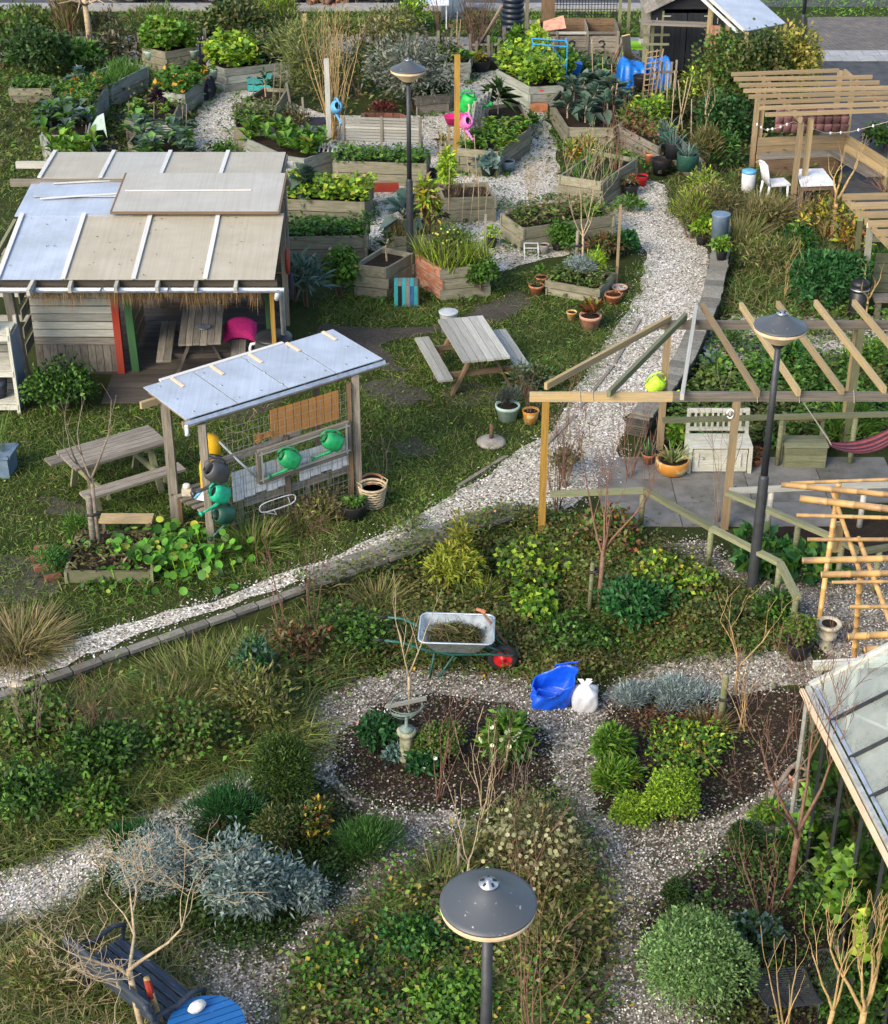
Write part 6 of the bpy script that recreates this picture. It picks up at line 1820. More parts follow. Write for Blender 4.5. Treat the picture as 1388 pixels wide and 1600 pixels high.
# ========= GREENHOUSE
E0=P(1264,1079,1.72);E1=P(1430,1403,1.72)
ez=1.72
gd=(E1-E0).normalized();gr=Vector((-gd.y,gd.x,0));gr=gr if gr.x>0 else -gr
gzv=float(gz(E0.x,E0.y)) if True else -.3
gh=thing("greenhouse","glass greenhouse with pale metal frame at the right edge","greenhouse",(E0.x,E0.y,-.3))
rw,rh=1.25,0.72
GL=4.4
def gpt(s,w,z):return E0.xy.to_3d()+gd*s+gr*w+Vector((0,0,z))
step=0.62
ns_=int(GL/step)
for i in range(ns_):
 s0,s1=i*step,(i+1)*step
 c_=gpt((s0+s1)/2,rw/2,ez+rh/2)
 MB().quad(gpt(s0+.01,0.05,ez+.04),gpt(s1-.01,.05,ez+.04),gpt(s1-.01,rw,ez+rh),gpt(s0+.01,rw,ez+rh)).build("roof_pane","pane_glass",gh,origin=c_)
 c2=gpt((s0+s1)/2,0,ez/2)
 MB().quad(gpt(s0+.01,0,-.25),gpt(s1-.01,0,-.25),gpt(s1-.01,0,ez-.03),gpt(s0+.01,0,ez-.03)).build("wall_pane","wall_glass",gh,origin=c2)
 MB().quad(gpt(s0+.01,2*rw,-.25),gpt(s1-.01,2*rw,-.25),gpt(s1-.01,2*rw,ez-.03),gpt(s0+.01,2*rw,ez-.03)).build("wall_pane","wall_glass",gh,origin=c2)
 MB().quad(gpt(s0+.01,2*rw-.05,ez+.04),gpt(s0+.01,rw,ez+rh),gpt(s1-.01,rw,ez+rh),gpt(s1-.01,2*rw-.05,ez+.04)).build("roof_pane","pane_glass",gh,origin=c_)
for i in range(ns_+1):
 s=i*step
 board("roof_bar",gpt(s,0.03,ez+.05),gpt(s,rw,ez+rh+.01),.035,.03,"alu_bar",gh) if False else MB().bar(gpt(s,0.03,ez+.05),gpt(s,rw,ez+rh+.01),.04 if i==0 else .028,.035).build("roof_bar","alu" if i==0 else "lamp_metal",gh)
 MB().bar(gpt(s,2*rw-.03,ez+.05),gpt(s,rw,ez+rh+.01),.03,.03).build("roof_bar","alu",gh)
 MB().bar(gpt(s,-.012,-.32),gpt(s,-.012,ez),.03,.03).build("mullion","lamp_metal" if i else "alu",gh)
 MB().bar(gpt(s,2*rw+.012,-.32),gpt(s,2*rw+.012,ez),.03,.03).build("mullion","alu",gh)
MB().bar(gpt(-.03,-.005,ez+.02),gpt(GL,-.005,ez+.02),.05,.05).build("eave_rail","alu",gh)
MB().bar(gpt(-.03,-.07,ez-.01),gpt(GL,-.07,ez-.01),.045,.045).build("gutter_rail","lamp_cream",gh)
MB().bar(gpt(-.03,.055,ez+.062),gpt(GL,.055,ez+.062),.035,.02).build("eave_trim","zinc",gh)
MB().bar(gpt(-.03,rw,ez+rh+.02),gpt(GL,rw,ez+rh+.02),.06,.04).build("ridge_bar","alu",gh)
MB().bar(gpt(-.02,0.0,ez+.07),gpt(-.02,rw,ez+rh+.04),.03,.04).build("gable_bar","alu",gh)
for w_ in (0,.6,rw,1.9,2*rw):
 MB().bar(gpt(0,w_,-.3),gpt(0,w_,ez+rh*(1-abs(w_-rw)/rw)),.028,.028).build("gable_mullion","alu",gh)
MB().add([gpt(0.012,0,-.3),gpt(0.012,2*rw,-.3),gpt(0.012,2*rw,ez),gpt(0.012,rw,ez+rh),gpt(0.012,0,ez)],[(0,1,2,3,4)]).build("gable_pane","wall_glass",gh)
MB().bar(gpt(.5,.2,ez+.1),gpt(1.6,.8,ez+.35),.025,.02).build("vent_arm","white_plastic",gh)
MB().bar(gpt(0,0,-.33),gpt(GL,0,-.33),.1,.1).build("base_rail","concrete",gh)
for i,(s,w_,h_,c_) in enumerate([(.5,.3,1.0,BRIGHT),(1.1,.35,1.1,BRIGHT),(1.7,.3,1.2,BRIGHT),(2.3,.35,1.0,LIME),(2.9,.35,1.1,BRIGHT),(1.4,1.0,1.0,MIDG),(2.4,1.1,.9,BRIGHT),(.7,1.1,.8,MIDG),(3.4,.5,.9,BRIGHT)]):
 q=gpt(s,w_,-.3)
 bush("tomato_plant","leafy green plant inside the greenhouse, %s"%["at its rear corner","second along the wall","third along the wall, tall","low one at mid wall","tall one towards the near end","in the middle row","in the near middle row","in the rear middle row","nearest the viewer"][i],"plant",q,.8,h_*1.15,900,.15,.12,c_,stems=4,group="plants inside the greenhouse")
# pale rail stand behind the greenhouse
a_,b__=P(1271,1042,.75),P(1420,1034,.75)
t=thing("metal_trough","pale metal rail on short legs behind the greenhouse","rail",a_.xy.to_3d())
board("rail",a_,b__,.07,.07,"white_wood",t);board("rail_lip",a_+Vector((0,.05,.045)),b__+Vector((0,.05,.045)),.02,.02,"roof_lath",t)
for q in (a_.lerp(b__,.07),a_.lerp(b__,.45),a_.lerp(b__,.9)):board("leg",Vector((q.x,q.y,float(gz(q.x,q.y)))),q,.05,.05,"pale_wood",t)
# ========= LOWER GARDEN: OBJECTS
def wheelbarrow():
 rim=[P(x,y,.34) for x,y in ((660,1000),(768,1003),(772,961),(666,966))]
 nl,nr_,fr_,fl=rim
 c=sum(rim,Vector())/4
 t=thing("wheelbarrow","grey steel wheelbarrow with green handles and red wheel","wheelbarrow",(c.x,c.y,-.3))
 ax=(nr_-nl).normalized();ax.z=0;ax.normalize()
 sd=Vector((-ax.y,ax.x,0))
 zt=.34
 L,W=0.98,0.66
# tray: rounded rectangles lofted from bottom to rim
 def ring(l0,l1,w,z,r_):
  pts=[]
  for cx_,cy_,a0 in ((l1-r_,w-r_,0),(l0+r_,w-r_,90),(l0+r_,-w+r_,180),(l1-r_,-w+r_,270)):
   for k in range(5):
    a=rad(a0+k*22.5)
    pts.append(c.xy.to_3d()+ax*(cx_+r_*math.cos(a))+sd*(cy_+r_*math.sin(a))+Vector((0,0,z)))
  return pts
 rings=[ring(-.26,.24,.17,zt-.27,.06),ring(-.34,.30,.21,zt-.22,.08),ring(-L/2,L/2-.04,W/2,zt-.01,.1),ring(-L/2-.012,L/2-.028,W/2+.014,zt,.1),ring(-L/2+.012,L/2-.05,W/2-.012,zt-.004,.1),ring(-.33,.29,.20,zt-.205,.08),ring(-.25,.23,.16,zt-.25,.06)]
 vs=[p for r_ in rings for p in r_];m=len(rings[0]);fs=[]
 for i in range(len(rings)-1):
  for k in range(m):fs.append((i*m+k,i*m+(k+1)%m,(i+1)*m+(k+1)%m,(i+1)*m+k))
 fs.append(tuple(range(m-1,-1,-1)));fs.append(tuple((len(rings)-1)*m+k for k in range(m)))
 MB().add(vs,fs).build("tray","tray_steel",t,True)
 MB().tube(rings[3]+[rings[3][0]],.013,6).build("rim","zinc",t,True)
 o=c.xy.to_3d()
 for s in (-1,1):
  hd_=MB().tube([o+ax*v[0]+sd*s*v[1]+Vector((0,0,v[2])) for v in ((-1.0,.27,zt-.03),(-.75,.27,zt-.05),(-.4,.22,zt-.2),(-.1,.16,zt-.30),(.4,.07,zt-.34),(.72,.06,zt-.36))],.017,8).build("handle","barrow_green",t,True)
  MB().tube([o+ax*v[0]+sd*s*v[1]+Vector((0,0,v[2])) for v in ((-1.08,.27,zt-.025),(-.94,.27,zt-.035))],.022,8).build("grip","rubber",hd_,True)
  MB().tube([o+ax*v[0]+sd*s*v[1]+Vector((0,0,v[2])) for v in ((-.30,.19,zt-.24),(-.36,.24,-.28),(-.26,.24,-.295),(-.05,.17,zt-.30))],.015,7).build("leg","barrow_green",t,True)
  MB().tube([o+ax*v[0]+sd*s*v[1]+Vector((0,0,v[2])) for v in ((.34,.2,zt-.1),(.62,.06,zt-.33))],.012,6).build("front_brace","barrow_green",t,True)
 wc=o+ax*.58+Vector((0,0,-.3+.2))
 Mw=Matrix((ax,Vector((0,0,1)),-sd)).transposed()
 wh=MB().lathe(wc,[(.125,-.035),(.17,-.045),(.198,-.02),(.2,.0),(.198,.02),(.17,.045),(.125,.035)],28,Mw,cap=False).build("tyre","rubber",t,True)
 MB().lathe(wc,[(0,-.05),(.03,-.05),(.035,-.03),(.11,-.022),(.132,-.034),(.132,.034),(.11,.022),(.035,.03),(.03,.05),(0,.05)],24,Mw).build("wheel_rim","red_plastic",wh,True)
 b=MB()
 b.tube([wc-sd*.09,wc+sd*.09],.012,8);b.build("axle","steel",t)
# garden waste in the tray
 lf=Leaves();n=700
 u=NR.uniform(-1,1,n);v=NR.uniform(-1,1,n)
 hh=zt-.14+.16*np.sqrt(np.clip(1-u*u*.8-v*v*.8,0,1))
 q=np.array(o)[None]+np.array(ax)[None]*(u*.34-.04)[:,None]+np.array(sd)[None]*(v*.22)[:,None]
 q[:,2]=hh-NR.uniform(0,.05,n)
 d=NR.normal(size=(n,3));d[:,2]=np.abs(d[:,2])*.4
 lf.blade(q,d,NR.uniform(.08,.22,n),.012,pal(n,BROWN+OLIVE+[(1,(.05,.09,.02))]),.5,None,2)
 o2=lf.build("garden_waste",origin=o+Vector((0,0,zt-.1)))
 tag(o2,"brown weeds and clippings heaped in the wheelbarrow","garden waste",None,"stuff")
 b=MB();b.lathe(o-ax*.04+Vector((0,0,zt-.26)),[(.30,.08),(.27,.15),(.12,.2),(0,.21)],14,sy=.7,sx=1.1)
 tag(b.build("soil_heap","soil",None,True,origin=o+Vector((0,0,zt-.2))),"dark soil lying in the wheelbarrow tray","soil",None,"stuff")
wheelbarrow()
# spade leaning on the barrow
a_,b__=P(752,954,.52),G(817,1040)
t=thing("spade","spade with brown wooden shaft leaning on the wheelbarrow","spade",b__)
MB().tube([a_,a_.lerp(b__,.8)],.018,8).build("shaft","bark_red",t,True)
sx_=Vector((.09,-.06,0)).normalized()
MB().bar(a_-sx_*.07,a_+sx_*.07,.03,.03).build("grip","terracotta",t)
k=a_.lerp(b__,.78)
MB().slab(k-sx_*.09,k+sx_*.09,b__+sx_*.07,b__-sx_*.07,.008).build("blade","lamp_metal",t)
# blue shopping bag and white bag
def bag(name,label,base,rx,ry,h,mat,seed,open_top=True,lean=0.0,taper=.8,inner=None):
 rg=random.Random(seed);base=Vector(base)
 t=thing(name,label,"bag",base)
 n,m=36,14
 ph=[rg.uniform(0,6.28) for _ in range(8)]
 def ring(f,s):
  pts=[]
  for k in range(n):
   a=2*math.pi*k/n
   ca,sa=math.cos(a),math.sin(a)
   sq=1/max(abs(ca),abs(sa))**.55
   w=1+.07*math.sin(3*a+ph[0]+f*5)+.045*math.sin(7*a+ph[1]-f*7)+.02*math.sin(13*a+ph[2]+f*11)
   fl=taper+(1-taper)*math.sin(math.pi*min(1,f*1.1)) if not open_top else taper+(1-taper)*f
   z=h*f*(1+(.42*math.cos(a-.5)*f*f if open_top else 0)+.04*math.sin(5*a+ph[3])*f)
   pts.append(base+Vector((rx*fl*ca*sq*w*s+lean*f,ry*fl*sa*sq*w*s,z)))
  return pts
 rings=[ring(i/m,1.0) for i in range(m+1)]
 if open_top:rings+=[ring(1-i/m,.95) for i in range(0,m-3)]
 else:
  rings=[ring(i/m*.82,1.0 if i<m-3 else 1-(i-m+3)*.2) for i in range(m+1)]
 vs=[p for r_ in rings for p in r_];fs=[]
 for i in range(len(rings)-1):
  for k in range(n):fs.append((i*n+k,i*n+(k+1)%n,(i+1)*n+(k+1)%n,(i+1)*n+k))
 fs.append(tuple(range(n-1,-1,-1)));fs.append(tuple((len(rings)-1)*n+k for k in range(n)))
 MB().add(vs,fs).build("body",mat,t,True)
 return t,rings,m
g=G(858,1098)
t,rings,m=bag("shopping_bag","open bright blue plastic shopping bag on the shell path",g,.27,.2,.34,"bag_blue",4,True,.07,.88)
for s in (0,18):
 r_=rings[m]
 MB().tube([r_[(s+3)%36],r_[(s+3)%36]+Vector((.02,0,.08)),r_[(s+9)%36]+Vector((.02,0,.05)),r_[(s+9)%36]],.012,5).build("handle","bag_blue",t,True)
g=G(913,1106)
t,rings,m=bag("rubbish_bag","knotted white plastic bag beside the blue bag",g,.17,.15,.42,"white_bag",9,False,.0,.8)
tp_=g+Vector((0,0,.34))
for a in (-.5,.6,2.6):
 MB().add([tp_+Vector((-.03,0,0)),tp_+Vector((.03,0,0)),tp_+Vector((.07*math.cos(a)+.03,.05*math.sin(a),.09)),tp_+Vector((.07*math.cos(a)-.04,.05*math.sin(a)+.02,.08))],[(0,1,2,3)]).build("ear","white_bag",t)
# armillary sundial
g=G(636,1185)
t=thing("sundial","mossy stone pedestal carrying a green metal armillary sundial","sundial",g)
MB().lathe(g,[(.115,0),(.12,.05),(.10,.09),(.088,.2),(.082,.32),(.09,.36),(.115,.385),(.12,.42),(.10,.44)],22).build("pedestal","stone_mossy",t,True)
MB().lathe(g,[(.09,.438),(.09,.455),(.05,.48),(.022,.5),(.018,.62)],18).build("mount","verdigris",t,True)
cc=g+Vector((0,0,.80))
def ringt(ax_,r_,rr,nm,tilt):
 M=Matrix.Rotation(tilt,3,ax_)
 MB().tube([cc+M@Vector((r_*math.cos(a),0,r_*math.sin(a))) for a in np.linspace(0,6.283,33)],rr,5).build(nm,"verdigris",t,True)
ringt('Z',.20,.006,"meridian_ring",.3);ringt('X',.20,.006,"horizon_ring",1.45)
pr=[cc+Matrix.Rotation(.25,3,'Z')@Vector((.22*math.cos(a),.20*math.sin(a),.02*math.cos(a))) for a in np.linspace(3.6,5.8,12)]
b=MB()
for q0,q1 in zip(pr[:-1],pr[1:]):b.bar(q0,q1,.01,.03)
b.build("hour_band","verdigris",t)
board("cross_plate",cc+Vector((-.24,-.06,.02)),cc+Vector((.24,.06,.06)),.03,.05,"pale_wood",t)
MB().tube([cc+Vector((.06,-.1,-.12)),cc+Vector((-.06,.1,.12))],.006,5).build("gnomon","verdigris",t)
# dark slatted bench, bottom left: its seat seen from above
ba,bb_=P(188,1466,.12),P(318,1572,.12)
bd=(bb_-ba).normalized();bs=Vector((bd.y,-bd.x,0));bs=bs if bs.x<0 else -bs
t=thing("garden_bench","dark blue grey slatted garden bench under the contorted tree","bench",Vector((ba.x,ba.y,-.3)))
for k in range(5):
 o=bs*(.04+k*.095)
 board("seat_slat",ba+o,bb_+o,.075,.03,"navy_paint",t)
board("front_rail",ba+bs*-.02+Vector((0,0,-.05)),bb_+bs*-.02+Vector((0,0,-.05)),.03,.08,"navy_paint",t)
for k in range(4):
 o=bs*(.5+k*.03)+Vector((0,0,.1+k*.1))
 board("back_slat",ba+o,bb_+o,.03,.085,"navy_paint",t)
for e in (0.02,.98):
 q=ba.lerp(bb_,e)
 MB().tube([q+Vector((0,0,-.42)),q,q+bs*-.05+Vector((0,0,.17)),q+bs*.08+Vector((0,0,.24)),q+bs*.3+Vector((0,0,.2)),q+bs*.56+Vector((0,0,.26))],.026,8).build("arm","navy_paint",t,True)
 MB().tube([q+bs*.42+Vector((0,0,-.42)),q+bs*.5,q+bs*.64+Vector((0,0,.47))],.028,8).build("leg","navy_paint",t,True)
# round blue table
tc_=P(322,1600,.28)
t=thing("garden_table","round blue painted slatted table at the bottom left","table",Vector((tc_.x,tc_.y,-.3)))
rt=.37
sdir=Vector((.90,.42,0)).normalized();pd=Vector((-sdir.y,sdir.x,0))
ns_=9
for k in range(ns_):
 o=-rt+(k+.5)*2*rt/ns_
 half=math.sqrt(max(.01,rt*rt-o*o))
 q=tc_+pd*o
 w_=rt/ns_-.006
 h0=math.sqrt(max(0,rt*rt-(o-w_)**2));h1=math.sqrt(max(0,rt*rt-(o+w_)**2))
 pts=[q-pd*w_-sdir*h0,q-pd*w_+sdir*h0,q+pd*w_+sdir*h1,q+pd*w_-sdir*h1]
 MB().prism([(p.x,p.y) for p in pts],tc_.z-.022,tc_.z).build("slat","blue_plain",t,origin=q) if False else None
 bbx=MB();bbx.prism([(p.x,p.y) for p in pts],tc_.z-.022,tc_.z);bbx.build("slat","table_blue",t,origin=q) if "table_blue" in MATS else None
 if "table_blue" not in MATS:
  plain("table_blue",(.012,.10,.30),.4,0,.3,9,.5,.08,col2=(.25,.34,.42),lo=.62,hi=.72)
  bbx.build("slat","table_blue",t,origin=q)
MB().lathe(tc_,[(rt-.03,-.06),(rt,-.055),(rt,-.026),(rt-.03,-.024)],36).build("rim","table_blue",t,True)
for k in range(3):
 a=k*2.09+.4
 MB().tube([tc_+Vector((.3*math.cos(a),.3*math.sin(a),-.04)),tc_+Vector((.34*math.cos(a),.34*math.sin(a),-.58))],.018,7).build("leg","table_blue",t,True)
q=P(308,1573,.335)
b=MB();b.lathe(q,[(0,-.05),(.05,-.045),(.075,0),(.06,.035),(0,.05)],14,Matrix.Rotation(.7,3,'Z'),sx=1.35,sy=.8)
tag(b.build("white_stone","white_stone",None,True,origin=q),"rough white stone lying on the blue table","stone")
# black wire chair bottom right
g0,g1=P(1178,1515,.1),P(1262,1590,.1)
g=G(1225,1590)
t=thing("wire_chair","black wire lounge chair half hidden under the gold twigs","chair",g)
sa=Vector((.56,.03,0));sb=Vector((.10,-.46,0))
o=P(1170,1517,.12)
nw=22
def seatp(u,v):return o+sa*u+sb*v+Vector((0,0,-.05*math.sin(math.pi*v)+.03*(1-v)))
for k in range(nw):
 v=k/(nw-1)
 MB().tube([seatp(0,v),seatp(.5,v)-Vector((0,0,.025)),seatp(1,v)],.008,4).build("seat_wire","dark_wire",t)
for u in (0,.33,.66,1):
 MB().tube([seatp(u,k/8) for k in range(9)],.011 if u in (0,1) else .006,6).build("seat_frame","dark_wire" if u else "lamp_metal",t,True)
def backp(f,w_):
 a=rad(-70+140*f)
 return o+sa*(1.0+.28*math.cos(a)*.6)+sb*(.5+.62*math.sin(a))*1.0+Vector((0,0,.02+w_*.34))
for k in range(20):
 f=k/19
 hgt=.35+.75*math.sin(math.pi*f)
 MB().tube([backp(f,0),backp(f,hgt*.5)+sa*.02,backp(f,hgt)+sa*.10],.005,4).build("back_wire","dark_wire",t)
MB().tube([backp(k/14,.35+.75*math.sin(math.pi*k/14))+sa*.10 for k in range(15)],.012,6).build("back_frame","lamp_metal",t,True)
for u,v in ((.04,.03),(.96,.05),(.05,.97),(.96,.95)):
 q=seatp(u,v);MB().tube([q,Vector((q.x,q.y,-.3))],.011,6).build("leg","dark_wire",t,True)
# ========= LOWER GARDEN: SHRUBS
def S(name,label,px,py,w,h,n,L,W,cols,**k):
 """px, py: foot of the shrub; w, h in photo pixels"""
 g=G(px,py);s=ppm(g)
 e=max(.25,math.atan2(CAM_H,g.y))
 return bush(name,label,"shrub",g,w/s,h/s/(math.cos(e)+.35*math.sin(e)),n,L,W,cols,**k)
S("lavender_bush","silver grey lavender bush beside the leaning stake",1060,1112,105,56,3600,.10,.011,SILVER,up=.9,rnd=.45,k=8,group="silver bushes")
S("lavender_bush","smaller silver lavender joined to the left of the large one",985,1108,75,42,2000,.10,.011,SILVER,up=.9,rnd=.45,k=6,group="silver bushes")
S("hebe_bush","lime green hebe mound at the front of the right bed",985,1282,84,44,3000,.04,.024,[(3,(.13,.21,.02)),(2,(.20,.28,.03)),(1,(.06,.11,.015))],k=6,tight=True)
S("hebe_bush","tall lime green hebe at the right of the pair",1050,1282,92,96,5200,.04,.024,[(3,(.12,.20,.02)),(2,(.19,.27,.03)),(1,(.05,.10,.015))],k=8,tight=True)
S("fern_bush","feathery mid green plant left of the yellow leaved shrub",955,1190,62,60,1500,.13,.03,MIDG+BRIGHT,up=.3,k=6)
S("daylily_bush","bright green strappy clump below the feathery plant",968,1235,70,48,1100,.16,.022,BRIGHT,up=.6,k=5)
S("peony_bush","yellowing green shrub in the middle of the right bed",1070,1185,160,44,1300,.075,.04,MIDG+MIDG+LIME+[(1,(.32,.26,.03)),(1,(.16,.07,.03))],k=14,shell=.25,rnd=1.0,stems=9)
S("heather_bush","rust brown low shrub under the silver lavender",1050,1135,150,26,900,.07,.018,RUST+BROWN,k=8)
S("curry_bush","large grey green domed bush at the bottom right",1088,1566,184,150,15000,.05,.022,[(4,(.12,.20,.08)),(3,(.18,.27,.12)),(2,(.055,.10,.04))],k=12,shell=.72,up=.3,tight=True)
S("box_ball","small dark conifer ball at the edge of the lower path",1052,1408,52,44,1900,.05,.014,DARKG,k=5,group="small dark conifer balls",tight=True)
S("box_ball","dark conifer ball below the fruit tree's left branch",1162,1332,66,56,2600,.05,.014,DARKG+[(1,(.04,.09,.03))],k=5,group="small dark conifer balls",tight=True)
S("pine_bush","dark dwarf pine with round tufts beside the lower path",448,1262,100,132,9000,.07,.014,[(4,(.03,.058,.012)),(2,(.06,.10,.02)),(2,(.017,.034,.009))],k=16,up=.5,tight=True)
S("pine_bush","low yellow green conifer in front of the dwarf pine",440,1325,110,70,2200,.07,.02,OLIVE+DARKG,k=7)
S("nandina_bush","red and yellow leaved shrub right of the dwarf pine",495,1312,78,66,1000,.07,.04,RUST+YELLOW+DARKG+DARKG,k=7)
S("rosemary_bush","upright green rosemary beside the pale path",582,1338,100,64,3200,.12,.010,[(3,(.045,.11,.03)),(2,(.07,.15,.045)),(1,(.02,.05,.015))],up=1.3,rnd=.35,k=9,group="rosemary bushes")
S("rosemary_bush","dark rosemary mound behind the silver sage",345,1292,130,66,3600,.12,.010,DEEPG,up=1.0,rnd=.4,k=9,group="rosemary bushes")
S("rosemary_bush","small dark green tuft at the side path's edge",205,1330,80,44,1300,.13,.012,DEEPG,up=1.0,rnd=.4,k=6,group="rosemary bushes")
S("santolina_bush","fine leaved silver bush left of the broad leaved sage",255,1392,150,100,7500,.055,.010,SILVER,k=9,up=.4,tight=True)
S("sage_bush","broad leaved grey sage bush below the dwarf pine",390,1430,160,132,6200,.085,.028,SAGE,k=18,up=.1,shell=.6,rnd=1.0)
S("sage_bush","smaller grey sage spilling to the right of the big one",474,1424,80,66,1600,.08,.028,SAGE,k=6,rnd=1.0)
S("sedum_bush","dried flower bush with pale olive heads right of the lamp",838,1372,205,130,4200,.07,.014,[(3,(.13,.10,.05)),(3,(.09,.075,.035)),(2,(.12,.13,.06))],k=13,up=.5,shell=.35,stems=26,stem_mat="reed",flowers=(420,.026,[(2,(.24,.25,.12)),(2,(.17,.17,.08)),(1,(.30,.30,.18))]))
S("hellebore_bush","pale flowered hellebore on the round bed",790,1190,88,88,700,.16,.05,BRIGHT+MIDG,k=7,flowers=(26,.03,[(1,(.55,.58,.38))]))
S("box_bush","olive green clipped bush beside the sundial",682,1180,84,58,2600,.055,.03,OLIVE+MIDG,k=7)
S("hellebore_bush","low white flowered hellebore before the olive bush",665,1200,70,30,320,.11,.05,DEEPG,k=5,flowers=(10,.03,[(1,(.7,.68,.6))]))
S("rose_bush","dark leaved plant with pink flowers left of the sundial",588,1162,82,52,700,.10,.045,DEEPG,k=7,flowers=(8,.035,[(1,(.62,.26,.28))]))
S("hosta_bush","small blue green clump at the sundial's foot",612,1188,32,24,130,.10,.05,BLUEG,k=4,stems=0)
S("thuja_bush","yellow green feathery conifer by the retaining wall",722,912,112,62,1500,.13,.03,[(3,(.20,.22,.03)),(2,(.14,.17,.025)),(1,(.26,.26,.05))],k=8,up=.1)
g=G(722,905);h_=HT(g,792)
bush("conifer_leader","slim upright yellow conifer leading shoot above the path wall","shrub",g,.30,h_,420,.14,.028,[(3,(.22,.23,.035)),(2,(.15,.17,.03))],k=9,stems=1,up=.5)
S("mallow_bush","lime leaved bush between the conifer and the sapling",838,905,150,56,1100,.09,.085,MIDG+LIME+OLIVE,k=14,shell=.25,rnd=1.0,stems=9)
S("mallow_bush","bright lime round leaved clump behind the wheelbarrow",825,970,96,44,480,.10,.095,BRIGHT+MIDG+LIME,k=10,shell=.3,rnd=1.0)
S("currant_bush","yellow leaved currant bush behind the staked sapling",1030,920,150,54,700,.085,.07,MIDG+LIME+OLIVE+[(1,(.36,.30,.04))],k=13,shell=.25,rnd=1.0,stems=9)
S("currant_bush","small yellow green bush below the terrace rail",1095,930,80,46,300,.085,.07,LIME+MIDG+OLIVE,k=9,shell=.25,rnd=1.0,stems=7)
S("geranium_bush","dark green ferny geranium right of the staked sapling",1000,968,120,66,2000,.12,.06,DEEPG,k=8)
S("burnet_bush","dark green low plant at the lamp post's foot",1215,975,90,50,900,.09,.05,DARKG+MIDG,k=6)
S("privet_bush","leafy dark shrub growing against the greenhouse wall",1235,1345,80,60,900,.09,.05,DARKG+MIDG,k=6)
S("celandine_bush","fresh green weeds below the red fruit tree",1198,1290,50,40,350,.10,.04,BRIGHT,k=5)
S("rose_bush","leggy green rose bush left of the wire chair",1175,1490,110,50,700,.09,.06,DARKG+BLUEG,k=8)
S("rose_bush","dark rose leaves under the near golden trees",1330,1590,130,90,1200,.09,.06,DARKG+MIDG,k=9)
S("nettle_bush","large dark green nettle clump on the wild slope",1285,478,120,90,2600,.15,.055,DEEPG,k=10)
S("nettle_bush","smaller nettle clump left of the gold tree",1245,400,60,50,700,.14,.05,DEEPG+MIDG,k=6)
S("dill_bush","tall olive feathery bush left of the curved wall",1078,372,92,84,2400,.14,.016,OLIVE+LIME+DRY,up=1.0,rnd=.4,k=9)
S("shrub_rose","dark green bush in front of the shelter's boarded wall",100,640,130,76,2600,.09,.055,DARKG+MIDG,k=9)
S("hosta_plant","dark leafy hosta row behind the descending handrail",1185,880,110,36,260,.22,.15,DEEPG+MIDG,k=6,stems=0)
S("hosta_plant","broad leaved hosta clump under the bamboo frame",1265,900,110,36,220,.24,.16,MIDG+DEEPG,k=6,stems=0)
S("lupin_bush","green leafy clump by the pergola's inner gravel",1230,570,80,36,420,.18,.05,MIDG+DEEPG,k=6,stems=0)
S("hosta_plant","single pale hosta near the curved wall's inner side",1112,578,40,26,60,.22,.10,BLUEG+BRIGHT,k=3,stems=0)
S("fern_bush","fresh green clump behind the white storage bench",1065,700,34,50,260,.12,.07,BRIGHT,k=4)
S("iris_plant","long leaved clump right of the chest seat",1330,690,120,50,700,.24,.03,MIDG+BRIGHT,up=.8,k=7,stems=0)
S("santolina_bush","grey leaved plant right of the middle picnic table",822,620,70,60,600,.12,.03,KALE+OLIVE,k=6)
S("artichoke_plant","silver green thistle right of the shelter's water butt",478,480,60,80,200,.34,.06,BLUEG+KALE,k=5,up=.6,stems=3)
S("shrub_rose","tangled brown stems behind the water butt",462,470,40,70,260,.12,.03,BROWN,k=5,stems=12)
grass_tuft("sedge_clump","large tuft of yellow green sedge below the path wall","grass",G(318,1085),1.3,.6,2200,SEDGE,.014,1.1,"sedge clumps",3,.9)
grass_tuft("sedge_clump","sedge tuft right of the largest one","grass",G(385,1062),.9,.55,1200,SEDGE,.016,.9,"sedge clumps",3,.7)
grass_tuft("sedge_clump","brownish sedge tuft nearest the left edge of the wall","grass",G(250,1130),1.0,.5,1200,SEDGE+DRY,.015,.9,"sedge clumps",3,.7)
grass_tuft("dry_tuft","straw brown grass tuft at the left edge above the path","grass",G(30,1010),1.0,.5,1200,DRY,.014,1.0,"dry grass tufts",3,.8)
grass_tuft("dry_tuft","dry grass tuft against the retaining wall","grass",G(590,945),.6,.4,600,DRY+SEDGE,.012,.8,"dry grass tufts",3,.6)
grass_tuft("dry_tuft","cut straw tuft behind the wheelbarrow","grass",G(755,935),.4,.32,240,DRY+LIME,.014,.5,"dry grass tufts",2,.5)
grass_tuft("dry_tuft","dry grass tuft above the nearest lamp head","grass",G(690,1400),.5,.5,300,DRY+GRASS,.01,.8,"dry grass tufts",3,.5)
grass_tuft("dry_tuft","dry reddish grass tuft beside the right planting stake","grass",G(1108,1140),.4,.35,260,DRY+RUST,.01,.8,"dry grass tufts",3,.6)
grass_tuft("dry_tuft","bleached grass tuft on the wild slope","grass",G(1190,345),1.1,.7,900,DRY,.014,.7,"dry grass tufts",3,.5)
grass_tuft("dry_tuft","tall bleached grass tuft nearer the curved wall","grass",G(1150,380),.9,.7,700,DRY+SEDGE,.014,.7,"dry grass tufts",3,.5)
grass_tuft("dry_tuft","dry dark tuft at the foot of the can stand","grass",G(470,815),.9,.35,700,BROWN+SEDGE,.012,.8,"dry grass tufts",3,.7)
grass_tuft("lawn_weed","green weed tuft in the corner by the can stand shelf","grass",G(395,850),.8,.4,600,SEDGE+GRASS,.014,.8,None,3,.7)
